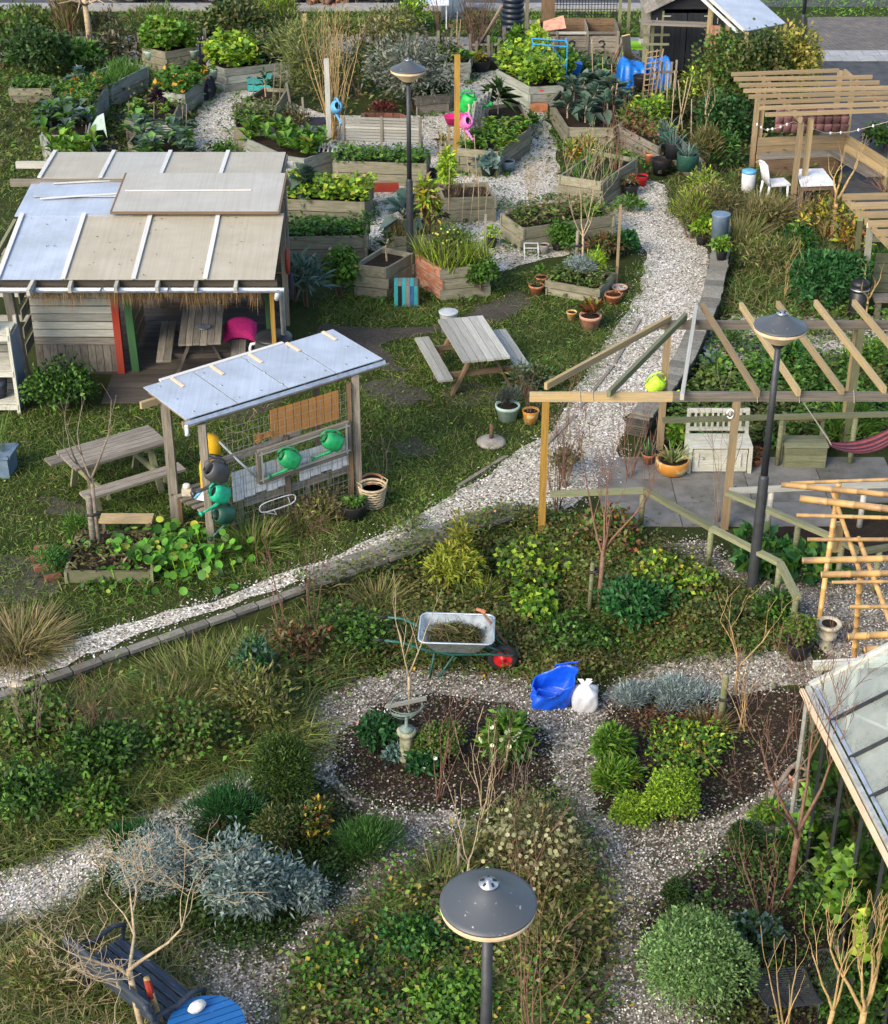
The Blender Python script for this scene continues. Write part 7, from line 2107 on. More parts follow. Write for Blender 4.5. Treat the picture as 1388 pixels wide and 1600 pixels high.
# nasturtiums over the low bed
lf=Leaves();st_=MB()
n=420
q=np.array([tuple(G(R.gauss(258,52),R.gauss(880,20))) for _ in range(n)])
q[:,2]+=NR.uniform(.03,.36,n)
nr_=NR.normal(size=(n,3))*.6+np.array([0,-.4,1.0])
lf.round(q,nr_,NR.uniform(.025,.075,n),pal(n,[(3,(.06,.17,.022)),(2,(.10,.23,.03)),(2,(.035,.095,.018)),(.6,(.22,.24,.04))],.4),8,NR.uniform(-.25,.45,(n,1)))
g=G(258,885)
t=thing("nasturtium_plant","sprawling nasturtium with round bright leaves by the can stand","plant",g)
lf.build("leaves",t)
for i in range(0,n,4):st_.tube([(q[i,0],q[i,1],q[i,2]),(q[i,0]+.04,q[i,1]+.03,0.0)],.005,4)
st_.build("stems","can_lime",t)
lf=Leaves();fq=np.array([tuple(G(342,905)+Vector((0,0,.12))),tuple(G(305,833)+Vector((0,0,.15)))])
lf.round(fq,np.array([[0,-.8,.6],[0,-.6,.8]]),.06,np.array([[.6,.42,.02],[.5,.5,.03]]),8);lf.build("flower",t)
bush("herb_bush","small dark green bush left of the nasturtium bed","shrub",G(88,893),.5,.42,900,.07,.018,DEEPG+MIDG,up=.6)
bush("herb_bush","fine green herb at the nasturtium bed's back corner","shrub",G(130,842),.5,.4,900,.08,.014,MIDG,up=.8)
# bricks beside the low bed
for i,(x,y) in enumerate(((65,862),(60,876),(66,890),(84,905))):
 g=G(x,y);t_=board("loose_brick",g+Vector((-.1,-.02*i,.035)),g+Vector((.1,.05,.035)),.1,.07,"brick_red",None)
 tag(t_,"loose red brick by the low bed, %s of the four"%["farthest","second","third","nearest"][i],"brick","loose bricks by the bed")
g=G(-2,738)
t=thing("trough_planter","blue grey trough at the left edge of the lawn","planter",g)
MB().prism([(g.x-.35,g.y-.2),(g.x+.22,g.y-.2),(g.x+.26,g.y+.2),(g.x-.35,g.y+.2)],0,.36).build("box","blue_pot",t)
for a,b_ in (((-.35,-.22),(.25,-.22)),((.25,-.22),(.29,.22)),((-.35,.22),(.29,.22))):MB().bar(g+Vector((*a,.37)),g+Vector((*b_,.37)),.05,.04).build("rim","blue_pot",t)
grass_tuft("reed_plant","thin reed stems in the trough at the left edge","plant",g+Vector((0,0,.34)),.3,.9,40,DRY+MIDG,.012,.3,None,3,.2)
q=G(28,1070);b=MB();b.lathe(q,[(0,-.02),(.11,0),(.09,.025),(0,.035)],9,sx=1.4,sy=.8)
tag(b.build("flat_stone","stone_pale",None,True,origin=q),"flat pale stone on the wall at the left edge","stone")
c=pot("terracotta pot lying on its side by the greenhouse",G(1245,1230),.13,.22,"terracotta_pink")
g=G(1215,1245);t=thing("hose_pipe","brown hose looped on the ground by the fruit tree","hose",g)
MB().tube([G(1195,1262,.03),G(1210,1235,.1),G(1235,1200,.28),G(1255,1185,.35),G(1262,1205,.25),G(1250,1225,.08)],.03,8).build("tube","bark_grey",t,True)
# small blue trowel
g=G(783,1112);t=thing("hand_trowel","small blue handled trowel on the shell path","trowel",g)
MB().tube([g+Vector((0,0,.03)),g+Vector((.12,-.02,.03))],.016,7).build("handle","blue_bright",t,True)
MB().slab(g+Vector((.12,-.04,.03)),g+Vector((.27,-.05,.02)),g+Vector((.28,-.02,.02)),g+Vector((.12,.01,.03)),.005).build("blade","steel",t)
# rough bank below the wall and other untidy growth
for i,(px,py,w,h,n,L,W,c_,up,lb) in enumerate([(60,1165,150,70,1500,.09,.055,MIDG+OLIVE,.3,"bramble mound at the left edge of the bank"),(170,1210,170,80,1800,.09,.05,MIDG+DARKG,.3,"dark bramble mound in the middle of the left bank"),(290,1175,160,76,1700,.08,.05,MIDG+OLIVE,.3,"leafy weed mound right of the middle bank"),(400,1130,150,80,1500,.12,.03,OLIVE+SEDGE,.9,"tall olive weeds left of the round bed path"),(395,1075,70,80,700,.12,.04,DEEPG+KALE,.5,"blue green spire bush in the sedges"),(30,1270,140,76,1500,.08,.05,MIDG+DARKG,.3,"low dark weed mound above the side path"),(150,1285,120,50,1100,.08,.045,MIDG+GRASS,.3,"weed mound along the side path's upper edge"),(470,1030,120,46,900,.10,.04,BROWN+OLIVE+RUST,.5,"brown bracken under the path wall"),(110,1165,130,56,1000,.13,.025,SEDGE+DRY,1.0,"tawny tall weeds under the wall's left end"),(560,1010,130,40,900,.07,.05,MIDG+DARKG,.2,"ivy mound left of the wheelbarrow"),(900,1010,150,36,900,.07,.05,DARKG+MIDG,.2,"ivy mound right of the wheelbarrow"),(1130,985,120,40,800,.07,.045,DARKG+OLIVE,.2,"low dark growth left of the lamp foot"),(960,850,110,50,700,.10,.06,OLIVE+RUST+MIDG,.3,"autumn tinted weeds by the yellow post"),(520,1540,120,50,900,.07,.05,MIDG+[(1,(.3,.26,.03))],.2,"yellow speckled leaf mound at the near path edge"),(650,1480,140,46,1000,.075,.05,MIDG+DEEPG,.2,"dark leaf mound left of the nearest lamp"),(860,1500,130,60,900,.10,.03,OLIVE+SEDGE+DRY,.8,"straw and green weeds right of the nearest lamp"),(700,1590,160,50,1100,.08,.055,MIDG+BRIGHT,.2,"fresh leaf mound at the bottom centre"),(1280,1440,90,60,700,.08,.05,DARKG+MIDG,.2,"shade weeds by the greenhouse base"),(60,1540,130,60,900,.13,.02,DRY+SEDGE,1.0,"straw tangle in the near left corner"),(1200,430,110,60,900,.14,.03,SEDGE+OLIVE,.9,"olive weeds on the wild slope"),(1118,345,90,50,800,.15,.03,DRY+OLIVE,.9,"tawny weeds left of the plastic drum"),(1100,320,80,50,700,.14,.035,SEDGE+LIME,.8,"yellow green weeds left of the curved wall's head"),(1240,520,150,30,500,.12,.05,MIDG+OLIVE,.4,"low weeds along the pergola's rear beam"),(1350,580,90,50,500,.14,.05,MIDG+BRIGHT,.5,"green clump under the right pergola rafters"),(1140,560,60,50,500,.10,.02,DARKG+MIDG,.9,"rosemary like clump right of the curved wall"),(880,740,60,40,300,.09,.05,OLIVE+BROWN,.3,"weeds at the yellow pergola post"),(850,600,90,34,500,.10,.04,MIDG+OLIVE,.5,"weeds right of the middle picnic table"),(500,800,120,30,500,.1,.03,SEDGE+BROWN,.7,"rough growth at the foot of the mesh"),(640,830,90,20,260,.1,.025,GRASS+SEDGE,.8,"grass fringe above the long path")]):
 S("weed_mound",lb,px,py,w,h*1.2,n,L,W,c_,up=up,k=13,shell=.3,rnd=.95,stems=4,group="weedy mounds")
# ========= THE BACK OF THE GARDEN
def picket_fence(label,x0,x1,y,seed,h=0.85,sp=0.16):
 rg=random.Random(seed)
 t=thing("picket_fence",label,"fence",((x0+x1)/2,y,0))
 x=x0
 while x<x1:
  hh=h*rg.uniform(.75,1.25)
  board("picket",(x,y+rg.uniform(-.04,.04),0),(x+rg.uniform(-.04,.04),y+rg.uniform(-.05,.05),hh),rg.uniform(.05,.085),.03,rg.choice(("grey_wood","dark_wood","grey_wood")),t,up=(0,1,0))
  x+=sp*rg.uniform(.7,1.3)
 for z in (.25,.6):board("rail",(x0,y+.05,z),(x1,y+.05,z),.03,.05,"grey_wood",t)
picket_fence("old grey picket fence behind the left planters",-11.2,-4.7,46.4,2)
picket_fence("weathered picket fence behind the willow and silver shrub",-4.5,2.0,46.2,3)
def car(label,X,Y,L=4.2):
 t=thing("parked_car",label,"car",(X,Y,0),"cars parked along the street")
 prof=[(-2.1,.35),(-2.12,.62),(-2.0,.85),(-1.2,.98),(-.75,1.40),(.55,1.45),(1.15,1.0),(2.0,.82),(2.1,.6),(2.08,.35)]
 for nm,w,mt in (("body",.86,"car_paint"),):
  vs=[(X+a,Y-w*(1 if z<.95 else .82),z) for a,z in prof]+[(X+a,Y+w*(1 if z<.95 else .82),z) for a,z in prof]
  n=len(prof)
  MB().add(vs,[tuple(range(n)),tuple(range(2*n-1,n-1,-1))]+[(i,n+i,n+(i+1)%n,(i+1)%n) for i in range(n)]).build(nm,mt,t)
 for s in (-1,1):
  MB().slab(*[(X+a,Y+s*.80,z) for a,z in ((-1.05,1.02),(.95,1.02),(.45,1.36),(-.7,1.34))][::s],.01).build("side_window","black_plastic",t)
  for a in (-1.3,1.3):
   c=Vector((X+a,Y+s*.80,.31));M=Matrix.Rotation(math.pi/2,3,'X')
   w=MB().lathe(c,[(.2,-.1),(.31,-.09),(.315,0),(.31,.09),(.2,.1)],22,M,cap=False).build("tyre","rubber",t,True)
   MB().lathe(c,[(0,-.095),(.06,-.1),(.19,-.085),(.2,-.06),(.2,.06),(.19,.085),(.06,.1),(0,.095)],16,M).build("rim","steel",w)
 return t
car("dark car parked on the street, only its wheels in view",-8.6,54.3)
car("second dark car behind the shrubs at the top",-3.4,54.4)
# far shrubs
def FB(name,label,px,py,w,h,n,L,W,cols,**k):
 g=G(px,py);s=ppm(g)
 return bush(name,label,"shrub",g,w/s,h/s,n,L,W,cols,**k)
FB("evergreen_bush","big dark evergreen bush at the far left",55,122,130,80,2600,.17,.09,DARKG+[(2,(.045,.075,.03))],k=10)
FB("evergreen_bush","light green bush against the left edge",8,105,60,70,900,.18,.1,MIDG+OLIVE,k=6)
FB("hedge_bush","pale green tangle over the fence at the top left",50,62,150,48,1500,.2,.08,OLIVE+MIDG,k=10)
FB("reed_clump","tall dry brown reeds before the picket fence",112,82,50,95,700,.5,.03,BROWN+DRY,up=2.2,rnd=.3,k=5,stem_mat="reed",stems=14)
FB("weed_bush","dark dead weeds leaning on the picket fence",178,98,70,62,800,.2,.05,BROWN+DARKG,k=7,stems=10)
FB("weed_bush","mid green weeds behind the left planters",118,112,80,46,700,.2,.08,MIDG,k=6)
FB("laurel_bush","large dark bush between the two back planters",375,84,130,86,2400,.17,.08,DARKG+OLIVE,k=10)
FB("broom_bush","yellow green upright bush at the top behind the willow",440,62,80,70,1300,.3,.03,LIME+OLIVE,up=1.6,rnd=.35,k=6)
FB("weed_bush","brown and green tangle behind the long grey planter",420,92,90,40,800,.2,.06,OLIVE+BROWN,k=7)
FB("willow_bush","grey green willow bush with yellow bare rods",478,158,120,128,3000,.22,.028,[(3,(.13,.15,.06)),(2,(.19,.20,.08)),(2,(.07,.085,.035))],up=.8,k=9,stems=0)
g=G(522,218);twigs("fan of yellow willow rods rising behind the driftwood chair",g,2.9,1.2,30,"bark_gold",71,.014,"willow_rods",2,1,"bare twiggy shrubs",.35)
FB("silver_bush","wide silver leaved shrub behind the fire pit",645,172,170,120,3800,.15,.055,[(4,(.15,.17,.13)),(2,(.22,.24,.19)),(2,(.065,.08,.05))],k=12)
FB("silver_bush","yellowish upper part shrub at the fence behind the lamp head",600,92,150,80,2200,.16,.05,OLIVE+[(3,(.22,.20,.09)),(1,(.3,.27,.16))],k=10)
FB("spindle_bush","dark red leaved small shrub behind the fire pit",606,186,50,24,260,.14,.04,[(2,(.16,.02,.02)),(2,(.06,.03,.025))],k=5)
FB("broom_bush","bright green bush at the top centre behind the fence",640,48,70,46,800,.2,.07,MIDG+LIME,k=6)
g=G(745,88);twigs("tangled brown branches over the back fence",g,2.4,1.6,16,"bark_brown",72,.02,"bramble_tangle",3,2,"bare twiggy shrubs",.2)
g=G(690,80);twigs("brown branches beside the grey cabinet",g,1.6,1.2,9,"bark_brown",73,.016,"bramble_tangle",3,1,"bare twiggy shrubs",.2)
g=G(143,88)
t=thing("palm_stump","tan topped stalk with bare side branches at the back fence","tree",g)
MB().tube([g,g+Vector((0,0,.8)),g+Vector((-.03,0,1.6))],[.10,.085,.07],10).build("trunk","bark_pale",t,True)
b=MB();rg=random.Random(4)
for k in range(12):
 a=k*.52;q=g+Vector((-.03,0,1.42))
 b.tube([q,q+Vector((.5*math.cos(a),.5*math.sin(a),.22)),q+Vector((1.05*math.cos(a),1.0*math.sin(a),rg.uniform(-.1,.35)))],[.03,.02,.008],5)
b.build("branches","bark_pale",t,True)
FB("verge_weeds","tall pale weeds on the verge at the top left",240,40,90,26,500,.3,.03,DRY+MIDG,up=1.3,k=6)
# scrap, cabinet and white table by the street
g=P(512,12,0)
t=thing("log_pile","heap of reddish firewood stacked by the street","woodpile",g)
rg=random.Random(12)
for k in range(26):
 q=g+Vector((rg.uniform(-.6,.6),rg.uniform(-.3,.3),.06+(k//9)*.16+rg.uniform(0,.05)))
 MB().tube([q,q+Vector((rg.uniform(-.2,.2),.35,rg.uniform(-.05,.05)))],rg.uniform(.06,.1),7).build("log",rg.choice(("brown_log","bark_red","bark_brown")) if False else rg.choice(("bark_red","bark_brown","terracotta")),t,True)
g=P(708,28,0)
t=thing("metal_cabinet","dark grey cabinet at the street behind the fence","cabinet",g)
MB().box(g+Vector((0,0,.65)),(.72,.5,1.3)).build("case","blue_pot",t);MB().box(g+Vector((-.17,-.265,.66)),(.32,.02,1.15)).build("door","blue_pot",t);MB().box(g+Vector((.17,-.265,.66)),(.32,.02,1.15)).build("door","blue_pot",t)
MB().box(g+Vector((0,0,1.32)),(.8,.56,.05)).build("top","concrete",t)
g=P(678,42,0)
t=thing("folding_table","white folding table beside the grey cabinet","table",g)
MB().box(g+Vector((0,0,.72)),(.9,.6,.04)).build("top","white_plastic",t)
for sx_ in (-.38,.38):
 for sy_ in (-.24,.24):MB().tube([g+Vector((sx_,sy_,0)),g+Vector((sx_,sy_,.7))],.02,6).build("leg","white_plastic",t)
# upright posts among the planters
def tall_post(label,px,yb,yt,mat,w=.1,name="wooden_post"):
 g=G(px,yb);h=HT(g,yt)
 t=thing(name,label,"post",g,"tall wooden posts")
 board("post",g-Vector((0,0,.05)),top_of(g,h),w,w,mat,t)
 return g,h
gY,hY=tall_post("tall yellow post beside the pink bench",714,258,86,"yellow_wood",.13)
tall_post("tall pale round post before the willow rods",515,226,92,"pale_wood",.12)
tall_post("pale post rising at the top behind the willow bush",478,72,22,"honey_wood",.12)
tall_post("short post leaning beside the black tank",787,90,42,"grey_wood",.1)
tall_post("thin post with orange foot right of the herb planter",963,446,320,"warm_wood",.05)
tall_post("slim cane post at the corner of the orange sided planter",758,418,335,"pale_wood",.045)
# canes: thin sticks standing in the beds
def canes(label,items,mat="bark_pale",r=.009):
 g0=G(*items[0][:2])
 t=thing("bean_canes",label,"canes",g0,"bundles of garden canes")
 for (x0,y0,x1,y1) in items:
  g=G(x0,y0);h=HT(g,y1);tp=P(x1,y1,g.z+h)
  MB().tube([g,Vector((tp.x,g.y+(tp.y-g.y)*.3,tp.z))],r,5).build("cane",mat,t)
canes("bare canes standing behind the row of leek bags",[(1048,215,1055,110),(1056,220,1075,120),(1068,220,1060,125),(1080,225,1081,155),(1040,205,1044,115),(1062,200,1082,118)],"bark_pale",.014)
canes("thin canes marking the kale planter",[(862,130,866,58),(927,140,925,62),(942,150,942,90),(957,140,956,100),(870,110,872,55),(900,195,935,140),(955,200,965,130)],"bark_pale",.013)
canes("leaning canes in front of the cane framed planter",[(722,350,726,275),(734,352,742,280),(748,355,748,272),(757,350,762,290),(735,345,765,300),(700,355,703,250)],"bark_pale",.009)
canes("grey canes in the planters behind the shelter roof",[(240,225,241,163),(203,205,201,158),(283,232,286,165),(290,235,292,162),(133,245,135,195),(96,240,97,200),(425,180,430,100),(436,178,440,95),(395,170,397,115)],"bark_grey",.012)
canes("tall thin rods beside the pink watering can",[(688,300,690,190),(735,288,722,180),(640,285,640,215),(746,290,741,210),(540,335,534,292)],"bark_pale",.009)
canes("thin canes at the back fence by the climbing beans",[(712,92,715,18),(716,92,720,30),(790,75,800,20),(803,72,812,25)],"bark_pale",.012)
g=G(742,84);t=thing("leaning_pole","long grey pole leaning against the black tank","pole",g)
MB().tube([g,P(785,8,2.0)],.045,8).build("pole","bark_grey",t,True)
# black water tank
g=G(800,76)
t=thing("water_tank","tall black ribbed water tank at the back","tank",g)
prof=[]
for k in range(12):
 z=k*.15
 prof+=[(.30,z),(.33,z+.02),(.33,z+.09),(.30,z+.11)]
MB().lathe(g,prof+[(.30,1.80),(.2,1.92),(0,1.95)],26).build("body","tank_plastic",t,True)
MB().lathe(g+Vector((0,0,1.93)),[(.12,0),(.12,.06),(0,.07)],16).build("lid","black_plastic",t,True)
board("white_board",g+Vector((-.1,-.05,2.03)),g+Vector((.6,-.05,2.1)),.3,.03,"roof_lath",t)
# gate frame with mesh and brown board
g=G(822,92)
t=thing("gate_frame","timber gateway frame with brown door board at the back","gate",g)
for px,m in ((822,"grey_wood"),(862,"brown_wood")):
 q=G(px,88);board("post",q,q+Vector((0,0,2.0)),.1,.1,m,t)
q0,q1=G(822,88),G(862,88)
board("lintel",q0+Vector((0,0,2.0)),q1+Vector((0.1,0,2.0)),.08,.1,"grey_wood",t)
board("door_board",G(853,84)+Vector((0,0,.1)),G(853,84)+Vector((0,0,1.95)),.32,.04,"brown_wood",t,up=(0,1,0))
board("cross_board",G(826,84)+Vector((0,0,.9)),G(846,84)+Vector((0,0,.9)),.03,.1,"pale_wood",t)
q=G(836,60);board("notice_board",q+Vector((-.2,-.1,1.35)),q+Vector((.25,-.1,1.35)),.02,.3,"white_wood",t)
mf=thing("mesh_fence","dark wire mesh fence panel behind the compost bays","fence",G(912,84))
fy=G(912,82).y
fxa,fxb=P(862,40,.9).x,P(966,40,.9).x
for k in range(22):
 x=fxa+(fxb-fxa)*k/21
 MB().tube([(x,fy,.35),(x,fy,2.2)],.009,4).build("wire","dark_wire",mf)
for k in range(14):
 z=.4+k*.135
 MB().tube([(fxa,fy,z),(fxb,fy,z)],.009,4).build("wire","dark_wire",mf)
for x in (fxa,fxb+.1,fxb+.35):board("post",(x,fy+.05,0),(x,fy+.05,2.3),.08,.08,"green_wood" if x>fxa else "brown_wood",mf)
# compost bays
cb=thing("compost_bays","row of three timber compost bays painted with numbers","compost bin",G(908,102))
cy=G(908,101).y
xs_=[P(x,95,.3).x for x in (846,872,920,968)]
for i in range(3):
 for k in range(5):
  board("front_board",(xs_[i]+.03,cy,.08+k*.16),(xs_[i+1]-.03,cy,.08+k*.16),.03,.15,"grey_wood",cb,jit=.003)
 board("top_rail",(xs_[i]+.01,cy-.02,.88),(xs_[i+1]-.01,cy-.02,.88),.07,.06,"pale_wood" if i==1 else "grey_wood",cb)
 for k in range(5):board("rear_board",(xs_[i],cy+1.1,.12+k*.2),(xs_[i+1],cy+1.1,.12+k*.2),.03,.19,"brown_wood",cb)
 MB().box(((xs_[i]+xs_[i+1])/2,cy+.55,.35),(xs_[i+1]-xs_[i]-.06,1.0,.6)).build("compost","soil",cb)
for x in xs_:
 for k in range(5):board("divider_board",(x,cy+.02,.1+k*.2),(x,cy+1.1,.1+k*.2),.03,.19,"grey_wood",cb)
 board("post",(x,cy-.03,0),(x,cy-.03,.93),.07,.07,"grey_wood",cb)
def stroke(pts,c,s,name):
 MB().tube([c+Vector((a*s,0,b*s)) for a,b in pts],.022,6).build(name,"lettering",cb,True)
c2=Vector(((xs_[1]+xs_[2])/2,cy-.03,.50));c3=Vector(((xs_[2]+xs_[3])/2-.02,cy-.03,.50))
stroke([(-.5,.6),(-.3,.95),(.1,1.0),(.45,.75),(.4,.35),(-.1,-.3),(-.5,-.9),(.55,-.9)],c2,.17,"number_two")
stroke([(-.5,.75),(-.15,1.0),(.3,.9),(.45,.5),(.25,.12),(-.1,.05),(.3,-.05),(.5,-.45),(.3,-.85),(-.15,-1.0),(-.5,-.75)],c3,.17,"number_three")
q=Vector((xs_[0]+.35,cy+.2,.92))
t=thing("cardboard_sheet","crumpled brown cardboard on the first compost bay","cardboard",q)
MB().slab(q+Vector((-.3,-.2,0)),q+Vector((.35,-.25,.1)),q+Vector((.3,.3,.32)),q+Vector((-.25,.3,.15)),.01).build("sheet","terracotta_pink",t)
# brooms and rakes leaning, green table, planks
g=G(972,112)
t=thing("garden_tools","bundle of rakes and brooms leaning by compost bay three","tools",g)
for k,(x0,y0,x1,y1,m) in enumerate([(952,106,975,58,"bark_pale"),(957,107,976,60,"bark_red"),(963,108,978,58,"white_plastic"),(968,108,980,62,"bark_pale"),(974,106,984,55,"bark_gold")]):
 q=G(x0,y0);MB().tube([q,P(x1,y1,1.1+.02*k)],.02,6).build("handle",m,t)
MB().box(g+Vector((-.2,-.1,.04)),(.5,.12,.06)).build("rake_head","red_plastic",t)
g=G(983,108);tl=board("leaning_plank",g,P(978,55,1.35),.22,.03,"honey_wood",None,up=(0,1,0));tag(tl,"pale wide plank leaning beside the rakes","plank")
g=G(995,104);h0=.62
t=thing("side_table","lime green slatted side table by the blue tarpaulin","table",g)
for k in range(4):board("top_slat",g+Vector((-.42,-.22+k*.15,h0)),g+Vector((.42,-.22+k*.15,h0)),.14,.03,"lime_paint",t)
for sx_ in (-.38,.38):
 for sy_ in (-.2,.22):board("leg",g+Vector((sx_,sy_,0)),g+Vector((sx_,sy_,h0)),.06,.06,"lime_paint",t)
board("apron",g+Vector((-.38,-.25,h0-.06)),g+Vector((.38,-.25,h0-.06)),.03,.07,"lime_paint",t)
q=g+Vector((.2,0,h0+.04));tag(board("wood_offcut",q+Vector((-.15,0,.02)),q+Vector((.25,.05,.02)),.3,.09,"pale_wood",None),"stack of grey offcuts on the lime green table","wood")
# ---- tarpaulin heap
def draped(name,label,cat,poly_px,base_y,h,mat,seed):
 rg=random.Random(seed)
 g0,g1=G(poly_px[0],base_y),G(poly_px[1],base_y)
 W=(g1-g0).length;D=.95;n,m=26,16
 c=(g0+g1)/2+Vector((0,D/2,0));vs,fs=[],[]
 ph=[rg.uniform(0,6.28) for _ in range(6)]
 for j in range(m+1):
  for i in range(n+1):
   u,v=i/n*2-1,j/m*2-1
   e=(1-abs(u)**5)*(1-abs(v)**5)
   z=h*max(0,e)**.45*(.86+.12*math.sin(3*u+ph[0])+.04*math.sin(6*u+4*v+ph[1])+.015*math.sin(13*u-9*v+ph[2]))
   vs.append(c+Vector((u*W/2*(1+.03*math.sin(9*v+ph[3])),v*D/2*(1+.05*math.sin(11*u+ph[4])),z)))
 for j in range(m):
  for i in range(n):
   k=j*(n+1)+i;fs.append((k,k+1,k+n+2,k+n+1))
 o=MB().add(vs,fs).build(name,mat,None,True,origin=c)
 tag(o,label,cat)
draped("tarpaulin","bright blue tarpaulin draped over a heap left of the trellis","tarpaulin",(966,1012),138,.72,"blue_tarp",5)
draped("tarpaulin","blue tarpaulin bundle behind the slatted pallet","tarpaulin",(1014,1050),140,.85,"blue_tarp",6)
c=pot("big black tub in front of the blue tarpaulin",G(1002,142),.24,.4,"black_plastic",rim=False)
g=G(1012,168)
t=thing("lattice_trellis","narrow orange brown lattice trellis standing upright","trellis",g)
tw,th_=.30,1.5
Mv=Vector((1,0.1,0)).normalized()
for s in (-1,1):board("side",g+Mv*s*tw/2,g+Mv*s*(tw/2+.06)+Vector((.1,0,th_)),.035,.035,"warm_wood",t)
for k in range(9):board("rung",g+Mv*-tw/2+Vector((.07*k/9,-.02,.3+k*.14)),g+Mv*tw/2+Vector((.07*k/9,-.02,.34+k*.14)),.02,.025,"warm_wood",t)
for k in range(2):board("lath",g+Mv*(-.05+.1*k)+Vector((.03,-.03,.25)),g+Mv*(-.05+.1*k)+Vector((.1,-.03,th_)),.02,.02,"warm_wood",t)
g=G(1034,168)
t=thing("slatted_pallet","grey upright slats standing before the blue bundle","pallet",g)
for k in range(6):board("slat",g+Vector((-.3+k*.12,0,0)),g+Vector((-.28+k*.12,.1,1.15+.05*(k%2))),.05,.02,"grey_wood",t,up=(0,1,0))
for z in (.3,.9):board("rail",g+Vector((-.33,.06,z)),g+Vector((.36,.06,z)),.03,.06,"grey_wood",t)
# row of pots in front
for lb,px,py,r_,h_,m in [("blue grey pot at the salad planter's corner",793,268,.17,.26,"blue_pot"),("black pot with a cabbage beside the salad planter",763,274,.18,.24,"black_plastic"),("black square pot with a cane left of the salad planter",736,268,.15,.26,"black_plastic"),("tall black bucket before the block wall",1033,272,.24,.36,"black_plastic"),("terracotta pot left of the tall black bucket",1016,255,.15,.26,"terracotta"),("red bucket beside the half empty planter",1002,290,.15,.24,"red_plastic"),("black pot full of dry flowers by the half empty planter",984,306,.2,.26,"black_plastic"),("black pot with a red and yellow plant under the yellow post",692,240,.13,.22,"black_plastic"),("small black pot beside the bench planter",676,278,.13,.2,"black_plastic"),("black pot at the square herb planter's side",375,232,.12,.22,"black_plastic"),("black tub of orange flowers at the back",750,110,.36,.3,"black_plastic"),("grey metal tub beside the black flower tub",776,100,.22,.26,"zinc"),("dark pot right of the cane framed planter",768,386,.12,.18,"black_plastic"),("pale bucket below the path fork planter",850,396,.11,.2,"concrete"),("black pot below the path fork planter",872,390,.14,.16,"black_plastic")]:
 c=pot(lb,G(px,py),r_,h_,m,rim=m in ("terracotta",))
 if "cabbage" in lb:bush("cabbage_plant","pale cabbage in the pot by the salad planter","plant",c,.5,.3,60,.26,.18,BLUEG,stems=0)
 elif "red and yellow" in lb:bush("coleus_plant","red and yellow leaves in the pot under the yellow post","plant",c,.3,.25,60,.14,.06,RUST+YELLOW,stems=0)
 elif "orange flowers" in lb:bush("marigold_plant","orange marigolds in the black tub at the back","plant",c,.6,.25,220,.1,.05,YELLOW+OLIVE,stems=0)
 elif "dry flowers" in lb:bush("dry_plant","dried orange flowers in the black pot","plant",c,.4,.25,120,.1,.04,RUST+OLIVE,stems=0,flowers=(5,.04,[(1,(.5,.52,.6))]))
 elif "below the path fork planter" in lb and "black" in lb:bush("leafy_plant","green plant in the pot below the path fork planter","plant",c,.5,.45,300,.11,.07,MIDG,stems=2)
 elif "cane framed planter" in lb:bush("leafy_plant","yellow green plant right of the cane framed planter","plant",c,.3,.3,90,.1,.06,LIME,stems=0)
bush("leafy_plant","dark bush below the path fork planter's right end","shrub",G(945,400),1.0,.5,900,.11,.05,DARKG+RUST+OLIVE,stems=5)
bush("leafy_plant","green weeds at the path fork planter's foot","shrub",G(890,392),.6,.5,500,.1,.05,MIDG,stems=4)
bush("leafy_plant","blue green weed clump at the herb planter's right post","shrub",G(978,398),.5,.5,500,.1,.06,DEEPG,stems=4)
twigs("dry grass stems behind the path fork planter",G(828,318),.7,.3,14,"bark_pale",81,.006)
# wire cube and red items
g=G(830,402);t=thing("wire_cube","white wire cube frame below the path fork planter","wire frame",g)
for a,b_ in [((x,y,0),(x,y,.25)) for x in (-.14,.14) for y in (-.14,.14)]+[((x,-.14,z),(x,.14,z)) for x in (-.14,.14) for z in (0,.25)]+[((-.14,y,z),(.14,y,z)) for y in (-.14,.14) for z in (0,.25)]:
 MB().tube([g+Vector(a),g+Vector(b_)],.009,5).build("rod","white_plastic",t)
g=G(842,152);t=thing("planter_box","red plastic window box on the diagonal sided planter's end","planter",P(842,150,.35))
q=P(842,152,.3);MB().lathe(q,[(.12,0),(.2,.2),(.21,.22),(.18,.22)],16,sx=1.1,sy=.7).build("box","red_plastic",t,True)
q=G(842,174);t=thing("brick_trough","small terracotta trough at the diagonal sided planter's foot","planter",q)
MB().prism([(q.x-.22,q.y-.1),(q.x+.22,q.y-.1),(q.x+.22,q.y+.1),(q.x-.22,q.y+.1)],0,.2).build("trough","terracotta",t)
for lb,key,px,py,z in [("left pale green pot hung on the tall corner planter","H",235,84,.42),("right pale green pot hung on the tall corner planter","H",303,82,.42),("pale green pot hung on the long grey planter","I",335,112,.42)]:
 q=P(px,py,z);q.y-=.12
 t=thing("hanging_pot",lb,"pot",q,"pots hung on planter sides")
 MB().lathe(q,[(.09,-.12),(.15,.08),(.16,.1),(.13,.1)],14).build("body","mint_pot",t,True)
 MB().tube([q+Vector((-.02,.02,.1)),q+Vector((0,.1,.2)),q+Vector((.02,.16,.18))],.012,4).build("hook","steel",t)
 lf=Leaves();rosette(lf,tuple(q+Vector((0,0,.1))),14,.2,.1,BRIGHT,(.2,1.2));lf.build("plant",t)
